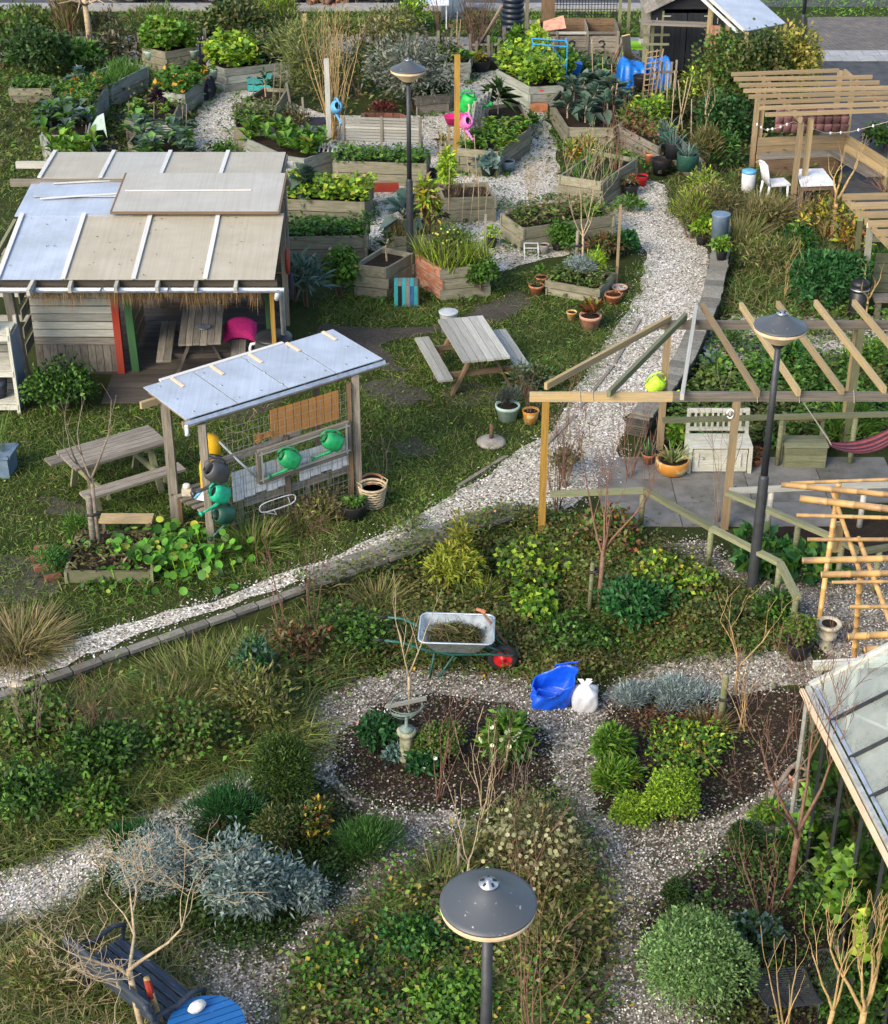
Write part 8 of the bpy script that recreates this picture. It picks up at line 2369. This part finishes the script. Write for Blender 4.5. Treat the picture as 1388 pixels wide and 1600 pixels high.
# boxes, crates, cloth
q=G(407,140);t=thing("blue_crate","turquoise crate beside the long grey planter","crate",q)
for k in range(2):
 for (a,b_) in (((-.3,-.2),(.3,-.2)),((.3,-.2),(.3,.2)),((.3,.2),(-.3,.2)),((-.3,.2),(-.3,-.2))):
  board("slat",q+Vector((*a,.1+.18*k)),q+Vector((*b_,.1+.18*k)),.03,.15,"teal_paint",t)
board("base",q+Vector((-.28,0,.03)),q+Vector((.28,0,.03)),.36,.03,"teal_paint",t)
q=G(636,474)
t=thing("striped_box","striped teal and black wooden box between two corner planters","box",q)
for k in range(6):
 board("front_plank",q+Vector((-.2+k*.075,-.16,0)),q+Vector((-.2+k*.075,-.16,.42)),.07,.025,["teal_paint","black_paint","teal_paint","pale_wood","blue_bright_w","teal_paint"][k] if k!=4 else "blue_paint",t,up=(0,1,0))
 board("top_plank",q+Vector((-.2+k*.075,-.17,.43)),q+Vector((-.2+k*.075,.2,.43)),.07,.02,"grey_wood" if k%2 else "teal_paint",t)
for k in range(3):board("side_plank",q+Vector((.225,-.15+.13*k+.05,0)),q+Vector((.225,-.15+.13*k+.05,.42)),.02,.12,"dark_wood",t,up=(0,1,0))
draped("cloth_bag","black cloth bag slumped at the squash planter's end","bag",(300,332),158,.5,"dark_cloth",15)
sheet("ground_cloth",wiggle(WP([(150,232),(185,228),(205,246),(165,262),(148,255)]),.3,.08),.02,"dark_cloth")
sheet("weed_cloth",wiggle(WP([(172,185),(190,168),(205,175),(200,192),(180,196)]),.3,.08),.02,"dark_cloth")
q=P(247,212,.45);t=thing("duckboard","white slatted duckboard laid over the cabbage planter","panel",q)
for k in range(7):board("slat",q+Vector((-.3,-.4+k*.13,.0+.02*k)),q+Vector((.3,-.4+k*.13,.02*k)),.05,.015,"white_wood",t)
for s in (-.3,.3):board("side",q+Vector((s,-.45,-.02)),q+Vector((s,.45,.1)),.03,.03,"white_wood",t)
q=P(500,232,.56);t=thing("duckboard","white slatted duckboard over the boat shaped planter's end","panel",q)
for k in range(9):board("slat",q+Vector((-.4+k*.1,-.3,.02)),q+Vector((-.4+k*.1,.3,.02)),.035,.015,"white_wood",t)
q=P(541,288,.5);t=thing("red_clip","red plastic butterfly clip on the planter edge","ornament",q)
for s in (-1,1):MB().lathe(q+Vector((s*.1,-.05,.02)),[(0,-.02),(.1,0),(0,.03)],10,Matrix.Rotation(s*.5,3,'Y'),sy=.7).build("wing","red_plastic",t,True)
q=G(592,300);t=board("red_board",q+Vector((-.45,0,.1)),q+Vector((.45,.02,.1)),.08,.2,"red_paint",None);tag(t,"red painted board at the bench planter's foot","board")
# teal netting in left planter
q=P(155,205,.5);tag(MB().add([q+Vector(v) for v in ((-.25,0,0),(.12,-.05,.05),(.14,.05,.42),(-.05,.2,.3),(.22,-.2,-.1))],[(0,1,2,3),(1,4,2)]).build("netting","can_emerald" if False else "mint_pot",None,origin=q),"turquoise netting snagged at the cabbage planter's corner","netting")
# blue plant frame and bean supports
g=G(862,142);t=thing("bean_trellis","blue tube frame overgrown with beans","frame",g)
bx0,bx1,z1=P(834,140,.3).x,P(888,140,.3).x,1.25
for x in (bx0,bx1):
 for y in (g.y-.1,g.y+.5):MB().tube([(x,y,0.3),(x,y,z1)],.022,6).build("upright","blue_bright",t)
for z in (.75,z1):
 for y in (g.y-.1,g.y+.5):MB().tube([(bx0,y,z),(bx1,y,z-.06)],.02,6).build("bar","blue_bright",t)
 for x in (bx0,bx1):MB().tube([(x,g.y-.1,z),(x,g.y+.5,z)],.02,6).build("bar","blue_bright",t)
MB().tube([(bx0,g.y-.1,.75),((bx0+bx1)/2,g.y-.1,z1),(bx1,g.y-.1,.7)],.018,6).build("brace","blue_bright",t)
FB("bean_vine","yellow green climbing beans beside the black tank",838,118,46,78,900,.16,.13,LIME,k=6,stems=3)
FB("bean_vine","round leaved climber on the black tank",808,112,40,70,600,.2,.18,MIDG+BRIGHT,k=5,stems=3)
FB("bean_vine","green vine covering the right of the blue frame",880,140,36,66,600,.16,.13,BRIGHT,k=5,stems=3)
FB("leafy_plant","green undergrowth between the tank and the beans",775,92,70,30,400,.18,.1,MIDG,k=6)
q=G(893,132);t=thing("blue_box","blue plastic box behind the kale","box",q+Vector((0,0,.2)))
MB().box(q+Vector((0,.2,.45)),(.5,.4,.3),Matrix.Rotation(.3,3,'Y')).build("box","blue_tarp",t)
# ------- benches between the planters
def slat_bench():
 a,b_=G(535,248),G(659,252)
 t=thing("slatted_bench","pale slatted bench seen from behind, beyond its planter","bench",(a+b_)/2)
 d=(b_-a).normalized();n_=Vector((-d.y,d.x,0))
 L=(b_-a).length
 for k in range(8):board("back_slat",a+n_*(.06+.0*k)+Vector((0,0,.46+k*.072)),b_+n_*.06+Vector((0,0,.46+k*.072)),.03,.055,"pale_wood",t,jit=.002)
 for e in (.02,.5,.98):q=a.lerp(b_,e);board("back_post",q,q+n_*.05+Vector((0,0,1.02)),.06,.05,"grey_wood",t)
 for k in range(5):board("seat_slat",a+n_*(.14+k*.09)+Vector((0,0,.42)),b_+n_*(.14+k*.09)+Vector((0,0,.42)),.075,.03,"pale_wood",t)
 for e in (.03,.97):q=a.lerp(b_,e)+n_*.52;board("leg",q,q+Vector((0,0,.4)),.06,.06,"grey_wood",t)
slat_bench()
def pink_bench():
 g=G(712,228)
 t=thing("rope_bench","wooden bench with openwork back holding pink and green tubs","bench",g)
 u=Vector((.35,.93,0)).normalized();v=Vector((u.y,-u.x,0))
 o=G(697,225)
 for k in range(6):board("seat_slat",o+v*(.05+k*.085)+Vector((0,0,.45)),o+v*(.05+k*.085)+u*1.25+Vector((0,0,.45)),.07,.03,"grey_wood",t)
 for e in (.05,1.2):
  for w in (.06,.5):q=o+u*e+v*w;board("leg",q,q+Vector((0,0,.44)),.07,.07,"warm_wood",t)
 bo=o+v*.58
 for k in range(6):board("back_slat",bo+v*(.02*k)+Vector((0,0,.5+k*.1)),bo+u*1.25+v*(.02*k)+Vector((0,0,.5+k*.1)),.025,.075,"pale_wood",t)
 for k in range(5):board("back_post",bo+u*(.05+k*.29)+Vector((0,0,.2)),bo+u*(.05+k*.29)+v*.13+Vector((0,0,1.1)),.06,.05,"pale_wood",t)
 MB().tube([bo+u*-.03+v*(.02+.015*math.sin(k*1.9))+Vector((0.01*math.cos(k*1.9),0,.1+k*.05)) for k in range(20)],.03,6).build("rope_trim","rope",t,True)
 return o,u,v
o,u,v=pink_bench()
q=o+u*.2+v*.2+Vector((0,0,.55))
t=thing("wash_tub","hot pink plastic tub on the openwork bench","tub",q)
MB().lathe(q,[(.22,-.08),(.28,.09),(.3,.1),(.27,.1),(.2,-.05),(0,-.06)],22,sx=1.1,sy=.85).build("body","hot_pink",t,True)
can("bright green watering can on the openwork bench",o+u*.75+v*.3+Vector((0,0,.82)),-.4,.3,"can_bright",1.7)
can("pink watering can hanging on the tall yellow post",gY+Vector((.22,-.12,1.05)),-1.2,1.05,"can_pink",1.35)
gP=G(515,226);can("light blue watering can hanging on the pale round post",gP+Vector((.2,-.1,.95)),-1.2,1.1,"can_blue",1.3)
g=G(490,218)
t=thing("driftwood_chair","rough driftwood chair with a dark seat below the willow","chair",g)
board("back_plank",g+Vector((-.42,.1,0)),g+Vector((-.62,.35,1.3)),.18,.05,"grey_wood",t,up=(1,0,0));board("back_plank",g+Vector((-.2,.15,0)),g+Vector((-.25,.3,.95)),.12,.05,"grey_wood",t,up=(1,0,0))
MB().box(g+Vector((.05,.1,.42)),(.5,.45,.08)).build("seat","dark_cloth",t)
for sx_ in (-.15,.28):
 for sy_ in (-.1,.3):board("leg",g+Vector((sx_,sy_,0)),g+Vector((sx_,sy_,.4)),.06,.06,"brown_wood",t)
g=G(680,250);t=thing("wooden_crate","low grey crate under the tall yellow post","crate",g+Vector((.35,.1,0)))
for z in (.1,.28):
 for a,b_ in (((.1,-.1),(.6,-.1)),((.6,-.1),(.6,.35)),((.6,.35),(.1,.35)),((.1,.35),(.1,-.1))):board("slat",g+Vector((*a,z)),g+Vector((*b_,z)),.03,.15,"grey_wood",t)
# ========= SHED, HEDGE AND ARBOUR AT THE UPPER RIGHT
g=G(1068,114)
t=thing("garden_shed","black timber shed with double doors and grey roof","shed",g)
hw,hwall,hr=.98,1.72,.48
y0=g.y;x0=g.x
for k in range(12):
 z=.07+k*.145
 if z<hwall:
  for s in (-1,1):board("cladding_board",(x0+s*.64,y0,z),(x0+s*hw,y0,z),.03,.138,"black_paint",t)
  board("side_board",(x0-hw,y0+.02,z),(x0-hw,y0+2.2,z),.03,.138,"grey_wood",t);board("side_board",(x0+hw,y0+.02,z),(x0+hw,y0+2.2,z),.03,.138,"black_paint",t)
MB().add([(x0-hw,y0+.01,hwall),(x0+hw,y0+.01,hwall),(x0,y0+.01,hwall+hr)],[(0,1,2)]).build("gable","black_paint",t)
MB().add([(x0-hw,y0+2.2,0),(x0+hw,y0+2.2,0),(x0+hw,y0+2.2,hwall),(x0,y0+2.2,hwall+hr),(x0-hw,y0+2.2,hwall)],[(0,1,2,3,4)]).build("rear_wall","black_paint",t)
for s in (-1,1):
 for k in range(4):board("door_board",(x0+s*(.085+k*.152),y0-.02,.05),(x0+s*(.085+k*.152),y0-.02,1.62),.146,.03,"black_paint",t,up=(0,1,0))
 for k in range(7):
  f0,f1=k/7,(k+1)/7
  a=Vector((x0+s*(hw+.18)*(1-f0),0,hwall-.08+(hr+.1)*f0));b_=Vector((x0+s*(hw+.18)*(1-f1),0,hwall-.08+(hr+.1)*f1))
  m_=(a+b_)/2
  MB().slab(*[Vector((p.x,yy,p.z+.02)) for p,yy in ((a,y0-.2),(b_,y0-.2),(b_,y0+2.4),(a,y0+2.4))][::-s],.03).build("roof_board","grey_wood",t,origin=(m_.x,y0+1,m_.z))
 board("door_frame",(x0+s*.66,y0-.03,0),(x0+s*.66,y0-.03,1.68),.06,.03,"green_wood",t,up=(0,1,0))
 for z in (.4,1.55):board("hinge",(x0+s*.66,y0-.05,z),(x0+s*.45,y0-.05,z),.015,.03,"alu",t) if "alu" in UNIT else MB().bar((x0+s*.66,y0-.05,z),(x0+s*.45,y0-.05,z),.015,.03).build("hinge","alu",t)
 MB().bar((x0+s*.82,y0-.04,1.35),(x0+s*.82,y0-.04,1.5),.02,.02).build("hook","alu",t)
# lean-to roof right of the shed
q=[P(1168,48,2.0),P(1228,36,2.0),P(1178,-8,2.35),P(1112,-4,2.35)]
t=thing("lean_to","lean-to with pale corrugated plastic roof beside the shed","shelter",(q[0].x,q[0].y,0))
MB().slab(*q,.02).build("roof_panel","poly_blue",t,origin=sum(q,Vector())/4)
board("edge_strip",q[0]+Vector((-.08,0,.0)),q[3]+Vector((-.08,0,0)),.08,.05,"roof_lath",t);board("edge_strip",q[0]+Vector((-.25,0,-.03)),q[3]+Vector((-.25,0,-.03)),.07,.05,"roof_lath",t)
for p_ in (q[0],q[1],q[0].lerp(q[3],.5),q[3]):board("post",(p_.x,p_.y+.05,0),(p_.x,p_.y+.05,p_.z-.04),.09,.09,"honey_wood",t)
board("red_panel",(q[3].x+.1,q[3].y-.3,.2),(q[3].x+.1,q[3].y-.3,1.7),.3,.03,"peeling_orange",t,up=(0,1,0))
# slatted canopy before the shed
t=thing("slat_canopy","low canopy of thin grey slats in front of the shed","pergola",G(1020,128))
cyy=G(1068,122).y
xa,xb=P(1012,64,1.55).x,P(1132,70,1.55).x
for k in range(6):board("slat",(xa,cyy-.7+k*.14,1.62-.015*k),(xb,cyy-.7+k*.14,1.55-.015*k),.05,.04,"grey_wood",t)
for x in (xa+.15,xa+.35,xb-.1):board("post",(x,cyy-.3,0),(x,cyy-.3,1.6),.08,.08,"green_wood",t)
for z in (1.0,1.25):board("rung",(xa+.05,cyy-.34,z),(xa+.8,cyy-.34,z),.03,.06,"green_wood",t)
# ivy hedge and bushes
def ivy(label,px,py,w,h,n,cols,dd,nm="ivy_hedge"):
 g=G(px,py);s=ppm(g)
 return bush(nm,label,"hedge",g,w/s,h/s,n,.12,.085,cols,depth=dd,k=16,shell=.7,stems=6)
ivy("olive green ivy hedge beside the shed",1135,188,110,132,3400,OLIVE+MIDG,1.6)
ivy("yellowing ivy hedge at the lamp post",1225,188,108,146,3800,[(3,(.20,.19,.04)),(2,(.30,.25,.05)),(2,(.09,.11,.03))],1.6)
ivy("darker ivy joining the two hedges",1180,194,100,142,3000,OLIVE+DARKG,1.4)
FB("holly_bush","dark green bush in front of the ivy",1140,222,110,76,1700,.14,.08,DEEPG+DARKG,k=9)
FB("brown_bush","faded brown hydrangea below the ivy",1125,176,70,44,700,.13,.07,BROWN+OLIVE,k=7)
FB("fern_bush","green feathery bush left of the white bin",1120,262,80,56,1200,.15,.05,MIDG+DEEPG,k=7)
FB("willow_shoots","olive shoots behind the leek bags",1100,270,60,70,600,.25,.025,OLIVE+DRY,up=1.2,rnd=.4,k=6)
g=G(1100,230);bare_tree("bare stake tree with pale branches before the ivy",g,HT(g,118),.03,"bark_pale",62,3,.35,2,.5,.4,.2)
# block wall with leek bags
a,b_=G(1030,232),G(1078,282)
t=thing("block_wall","pale concrete block wall carrying the leek bags","wall",a)
d=(b_-a);L=d.length;d.normalize()
for k in range(2):
 s=-.2*k
 while s<L:
  s0,s1=max(0,s),min(L,s+.42)
  if s1-s0>.05:board("block",a+d*s0+Vector((.15,0,.12+k*.21)),a+d*(s1-.01)+Vector((.15,0,.12+k*.21)),.34,.2,"slate_slab",t)
  s+=.42
for i,(px,py,r_,lb) in enumerate([(1040,226,.2,"rearmost dark green leek bag on the block wall"),(1052,246,.19,"middle black leek bag on the block wall"),(1074,264,.25,"large green leek bag at the near end of the block wall")]):
 c=pot(lb,P(px,py,.43),r_,.36,"green_bag" if i!=1 else "black_plastic","grow bag","grow_bag",False,"leek grow bags",.95)
 tuft_on("leek_plant","grey green leeks in the %s"%["rearmost bag","middle bag","large near bag"][i],c,.28,.42,46,KALE+BLUEG,.026,.5,"plant",.5)
FB("chrysanthemum_bush","yellow flowering plant before the rear leek bag",1030,230,60,36,500,.12,.06,LIME+YELLOW,k=6)
# seating arbour
ar=thing("seating_arbour","honey coloured timber arbour with eight rafters at the upper right","pergola",G(1238,332))
zA=2.15
for (x0,y0,x1,y1) in [(1196,179,1430,171),(1187,169,1425,161),(1182,160,1418,152),(1170,151,1410,144),(1162,142,1388,137),(1155,133,1374,129),(1147,124,1363,120),(1143,116,1311,110)]:
 board("rafter",P(x0,y0,zA),P(x1,y1,zA),.045,.085,"warm_wood",ar,jit=.002)
lb0,lb1=P(1237,186,zA-.12),P(1160,120,zA-.12)
board("side_beam",P(1252,188,zA-.12),P(1188,116,zA-.12),.06,.12,"warm_wood",ar)
board("side_beam",P(1400,183,zA-.12),P(1320,112,zA-.12),.06,.12,"warm_wood",ar)
def apost(px,yb,m="warm_wood",w=.11):
 g=G(px,yb);board("post",g-Vector((0,0,.05)),top_of(g,zA-.18),w,w,m,ar); return g
f1=apost(1237,330);apost(1252,324,"honey_wood");f2=apost(1174,262);apost(1182,260);f3=apost(1318,250,"honey_wood");f4=apost(1385,300,"honey_wood");apost(1298,240)
# bench walls
A0,A1,A2=G(1180,268),G(1315,262),G(1382,305)
for k in range(3):
 board("back_board",A0+Vector((0,0,.3+k*.2)),A1+Vector((0,0,.3+k*.2)),.04,.19,"warm_wood",ar)
 board("side_board",A1+Vector((0.03,0,.3+k*.2)),A2+Vector((0,0,.3+k*.2)),.04,.19,"honey_wood",ar)  # golden light on the side panel is put into its lighter wood
for k in range(3):
 board("seat_board",A0+Vector((0,-.12-k*.14,.44)),A1+Vector((-.1,-.12-k*.14,.44)),.13,.03,"grey_wood",ar)
 board("seat_board",A1+Vector((-.15-k*.13,-.2,.45)),A2+Vector((-.15-k*.13,-.05,.45)),.13,.03,"grey_wood",ar)
board("seat_front",A0+Vector((0,-.5,.22)),A1+Vector((-.2,-.5,.22)),.03,.4,"brown_wood",ar)
# purple roof tiles stacked on the arbour fence
q=P(1253,206,1.0);t=thing("roof_tiles","purple brown pantile panel fixed at the arbour's back","roof panel",q)
for r_ in range(3):
 for k in range(9):
  c_=P(1218,206,1.0)+Vector((k*.185,.1+.02*r_,.05+r_*.17))
  MB().lathe(c_,[(.07,-.1),(.095,-.09),(.1,.1),(.08,.11)],8,Matrix.Rotation(.35,3,'X'),sy=.45).build("tile","terracotta_purple" if "terracotta_purple" in MATS else plain("terracotta_purple",(.17,.085,.085),.6,0,.4,6,.3,.3).name,t,True)
# string lights
b=MB();ss=[P(1180,192,1.7),P(1196,203,1.5),P(1215,200,1.6),P(1240,190,1.9),P(1290,208,1.5),P(1330,206,1.6),P(1388,190,1.9)]
t=thing("string_lights","string of small unlit bulbs across the arbour","lights",ss[0])
MB().tube(ss,.006,4).build("cable","rope",t)
for i in range(6):
 for f in (.2,.6):MB().lathe(ss[i].lerp(ss[i+1],f),[(0,-.04),(.025,-.02),(.02,.02),(0,.03)],8).build("bulb","white_plastic",t,True)
# table with white top
q4=[P(1252,290,.72),P(1306,288,.72),P(1286,263,.72),P(1243,264,.72)]
t=thing("arbour_table","white topped wooden table inside the arbour","table",(sum(q4,Vector())/4).xy.to_3d())
MB().slab(*q4,.03).build("top","white_plastic",t)
for p_ in q4:pp=p_.lerp(sum(q4,Vector())/4,.12);board("leg",(pp.x,pp.y,0),(pp.x,pp.y,.69),.06,.06,"brown_wood",t)
board("apron",q4[0]+Vector((0,.04,-.08)),q4[1]+Vector((0,.04,-.08)),.03,.1,"brown_wood",t)
# white chair
g=G(1212,318)
t=thing("white_chair","white plastic garden chair beside the arbour's front post","chair",g)
cs=Vector((.97,.2,0)).normalized();cn=Vector((-cs.y,cs.x,0))
MB().box(g+cs*.02+Vector((0,.15,.43)),(.46,.44,.04),Matrix.Rotation(.2,3,'Z')).build("seat","white_plastic",t)
for a,b2 in ((-.2,-.05),(.22,-.05),(-.2,.35),(.22,.35)):
 q=g+cs*a+cn*b2;MB().tube([q+Vector((-.04 if a<0 else .03,0,0)),q+Vector((0,0,.42))],[.022,.03],6).build("leg","white_plastic",t,True)
bq=g-cs*.22+Vector((0,.15,0))
for k in range(5):
 w=-.2+k*.1
 MB().tube([bq+cn*w+Vector((0,0,.42)),bq+cn*w-cs*.06+Vector((0,0,.65)),bq+cn*w-cs*.12+Vector((0,0,.88))],.03,5).build("back_slat","white_plastic",t,True)
MB().tube([bq-cs*.12+cn*w+Vector((0,0,.9-abs(w)*.15)) for w in (-.22,-.1,0,.1,.22)],.035,6).build("back_rail","white_plastic",t,True)
# white drum with blue lid
g=G(1168,300)
t=thing("plastic_drum","white drum with a blue lid at the arbour's left post","bin",g)
MB().lathe(g,[(.13,0),(.15,.04),(.155,.42),(.14,.45)],20).build("body","white_plastic",t,True)
MB().lathe(g,[(.15,.44),(.165,.46),(.16,.50),(.1,.52),(0,.52)],20).build("lid","can_blue",t,True)
# second arbour at the right edge
a2=thing("side_pergola","small timber pergola at the right edge above the black bin","pergola",G(1340,455))
zB=1.9
for (x,y) in [(1317,308),(1330,322),(1343,336),(1357,350),(1370,364),(1383,378)]:
 board("rafter",P(x,y,zB),P(x+150,y-4,zB),.05,.12,"warm_wood",a2)
g=G(1333,452);board("post",g,P(1345,342,zB-.06),.1,.1,"green_wood",a2)
g=G(1351,450);board("post",g,P(1360,352,zB-.06),.12,.1,"white_wood",a2)
board("beam",P(1322,312,zB-.1),P(1400,395,zB-.1),.06,.1,"honey_wood",a2)
for k in range(4):p_=G(1366,470);board("wall_plank",p_+Vector((0,.3,.15+k*.2)),p_+Vector((1.5,.3,.15+k*.2)),.04,.18,"green_wood",a2)
board("rail",G(1345,452)+Vector((0,.2,.95)),G(1345,452)+Vector((1.8,.2,.95)),.04,.1,"green_wood",a2)
g=G(1366,500);t=thing("low_stool","low plank bench behind the black bin","bench",g)
board("seat",g+Vector((-.05,.1,.4)),g+Vector((1.2,.1,.4)),.35,.05,"grey_wood",t)
for x in (.05,.45,.9):board("leg",g+Vector((x,.05,0)),g+Vector((x,.05,.38)),.1,.08,"grey_wood",t)
# red vines on top
g=G(1375,350);twigs("red brown vine heap on the small right pergola",P(1385,300,zB),.5,1.6,26,"bark_red",91,.009,"vine_tangle",3,1,"bare twiggy shrubs",.0)
# black litter bin
g=G(1338,497)
t=thing("litter_bin","black cylindrical litter bin behind the pergola rafters","bin",g)
MB().lathe(g,[(.16,0),(.17,.02),(.17,.52),(.155,.53),(.155,.56),(.175,.57),(.175,.61),(.16,.62),(.16,.65),(.17,.66),(.165,.72),(.1,.76),(0,.765)],24).build("body","black_plastic",t,True)
MB().lathe(g,[(.178,.575),(.18,.59),(.178,.605)],24).build("ring","steel",t,True)
FB("currant_bush","dark red and brown bush before the arbour's front post",1265,335,80,44,600,.12,.05,RUST+DARKG+BROWN,k=7,stems=12)
FB("elder_bush","golden dry shrub round the thick gold tree",1290,372,100,60,900,.14,.05,DRY+YELLOW+OLIVE,k=8,stems=12,stem_mat="bark_gold")
FB("ivy_bush","green undergrowth beyond the arbour's side wall",1380,235,60,40,500,.16,.1,MIDG+DARKG,k=6)
# thick growth along the back
for i,(px,py,w,h,n,L,W,c_,up,lb) in enumerate([(25,78,90,60,700,.2,.08,MIDG+OLIVE,.4,"green thicket in the far left corner"),(150,70,90,50,600,.22,.06,OLIVE+BROWN,.8,"brown green thicket over the left fence"),(230,98,60,40,400,.18,.06,DARKG+BROWN,.6,"dark weeds left of the tall corner planter"),(320,82,80,66,800,.17,.08,DARKG+OLIVE,.3,"dark thicket right of the tall corner planter"),(395,40,110,50,800,.18,.08,OLIVE+DARKG,.3,"olive hedge top behind the long planter"),(520,92,110,70,900,.2,.05,OLIVE+SEDGE,.8,"yellow olive thicket behind the willow rods"),(560,150,90,90,1000,.18,.05,OLIVE+DARKG,.6,"dark thicket right of the willow rods"),(700,122,80,60,700,.16,.06,DARKG+OLIVE,.4,"shady shrub behind the openwork bench"),(745,70,90,50,600,.2,.05,BROWN+OLIVE,.8,"brown bramble along the fence by the pole"),(110,160,50,36,300,.16,.06,MIDG,.5,"weeds at the blue sided planter's left"),(215,140,40,26,250,.16,.06,MIDG+DARKG,.4,"weeds between the pale left planters"),(345,245,60,20,200,.14,.07,MIDG,.4,"weeds in front of the herb planter"),(460,215,60,50,500,.16,.04,OLIVE+BROWN,.8,"dry shrub at the driftwood chair"),(830,200,30,24,160,.14,.06,MIDG,.4,"weeds at the salad planter's right corner"),(1000,215,70,50,700,.16,.07,BRIGHT+OLIVE,.4,"tumbling leaves right of the kale planter"),(925,120,90,34,500,.18,.1,KALE+MIDG,.4,"leafy growth before the compost bays"),(1050,190,60,50,500,.18,.06,OLIVE+DARKG,.6,"rough growth behind the bare canes"),(1090,165,60,60,600,.16,.06,OLIVE+LIME,.5,"yellow green growth at the shed's right foot"),(1200,355,80,40,600,.16,.03,OLIVE+DRY,.8,"dry weeds below the white chair"),(1330,400,60,60,600,.14,.06,OLIVE+YELLOW+RUST,.4,"orange tinted bush at the small right pergola"),(1375,440,60,60,500,.14,.06,MIDG,.4,"green bush inside the small right pergola"),(985,330,60,24,250,.12,.05,MIDG,.4,"weeds by the red bucket"),(660,330,50,24,200,.12,.05,MIDG,.4,"weeds left of the fennel")]):
 FB("weed_mound",lb,px,py,w,h,n,L,W,c_,up=up,k=11,shell=.3,rnd=.9,stems=4,group="weedy mounds")
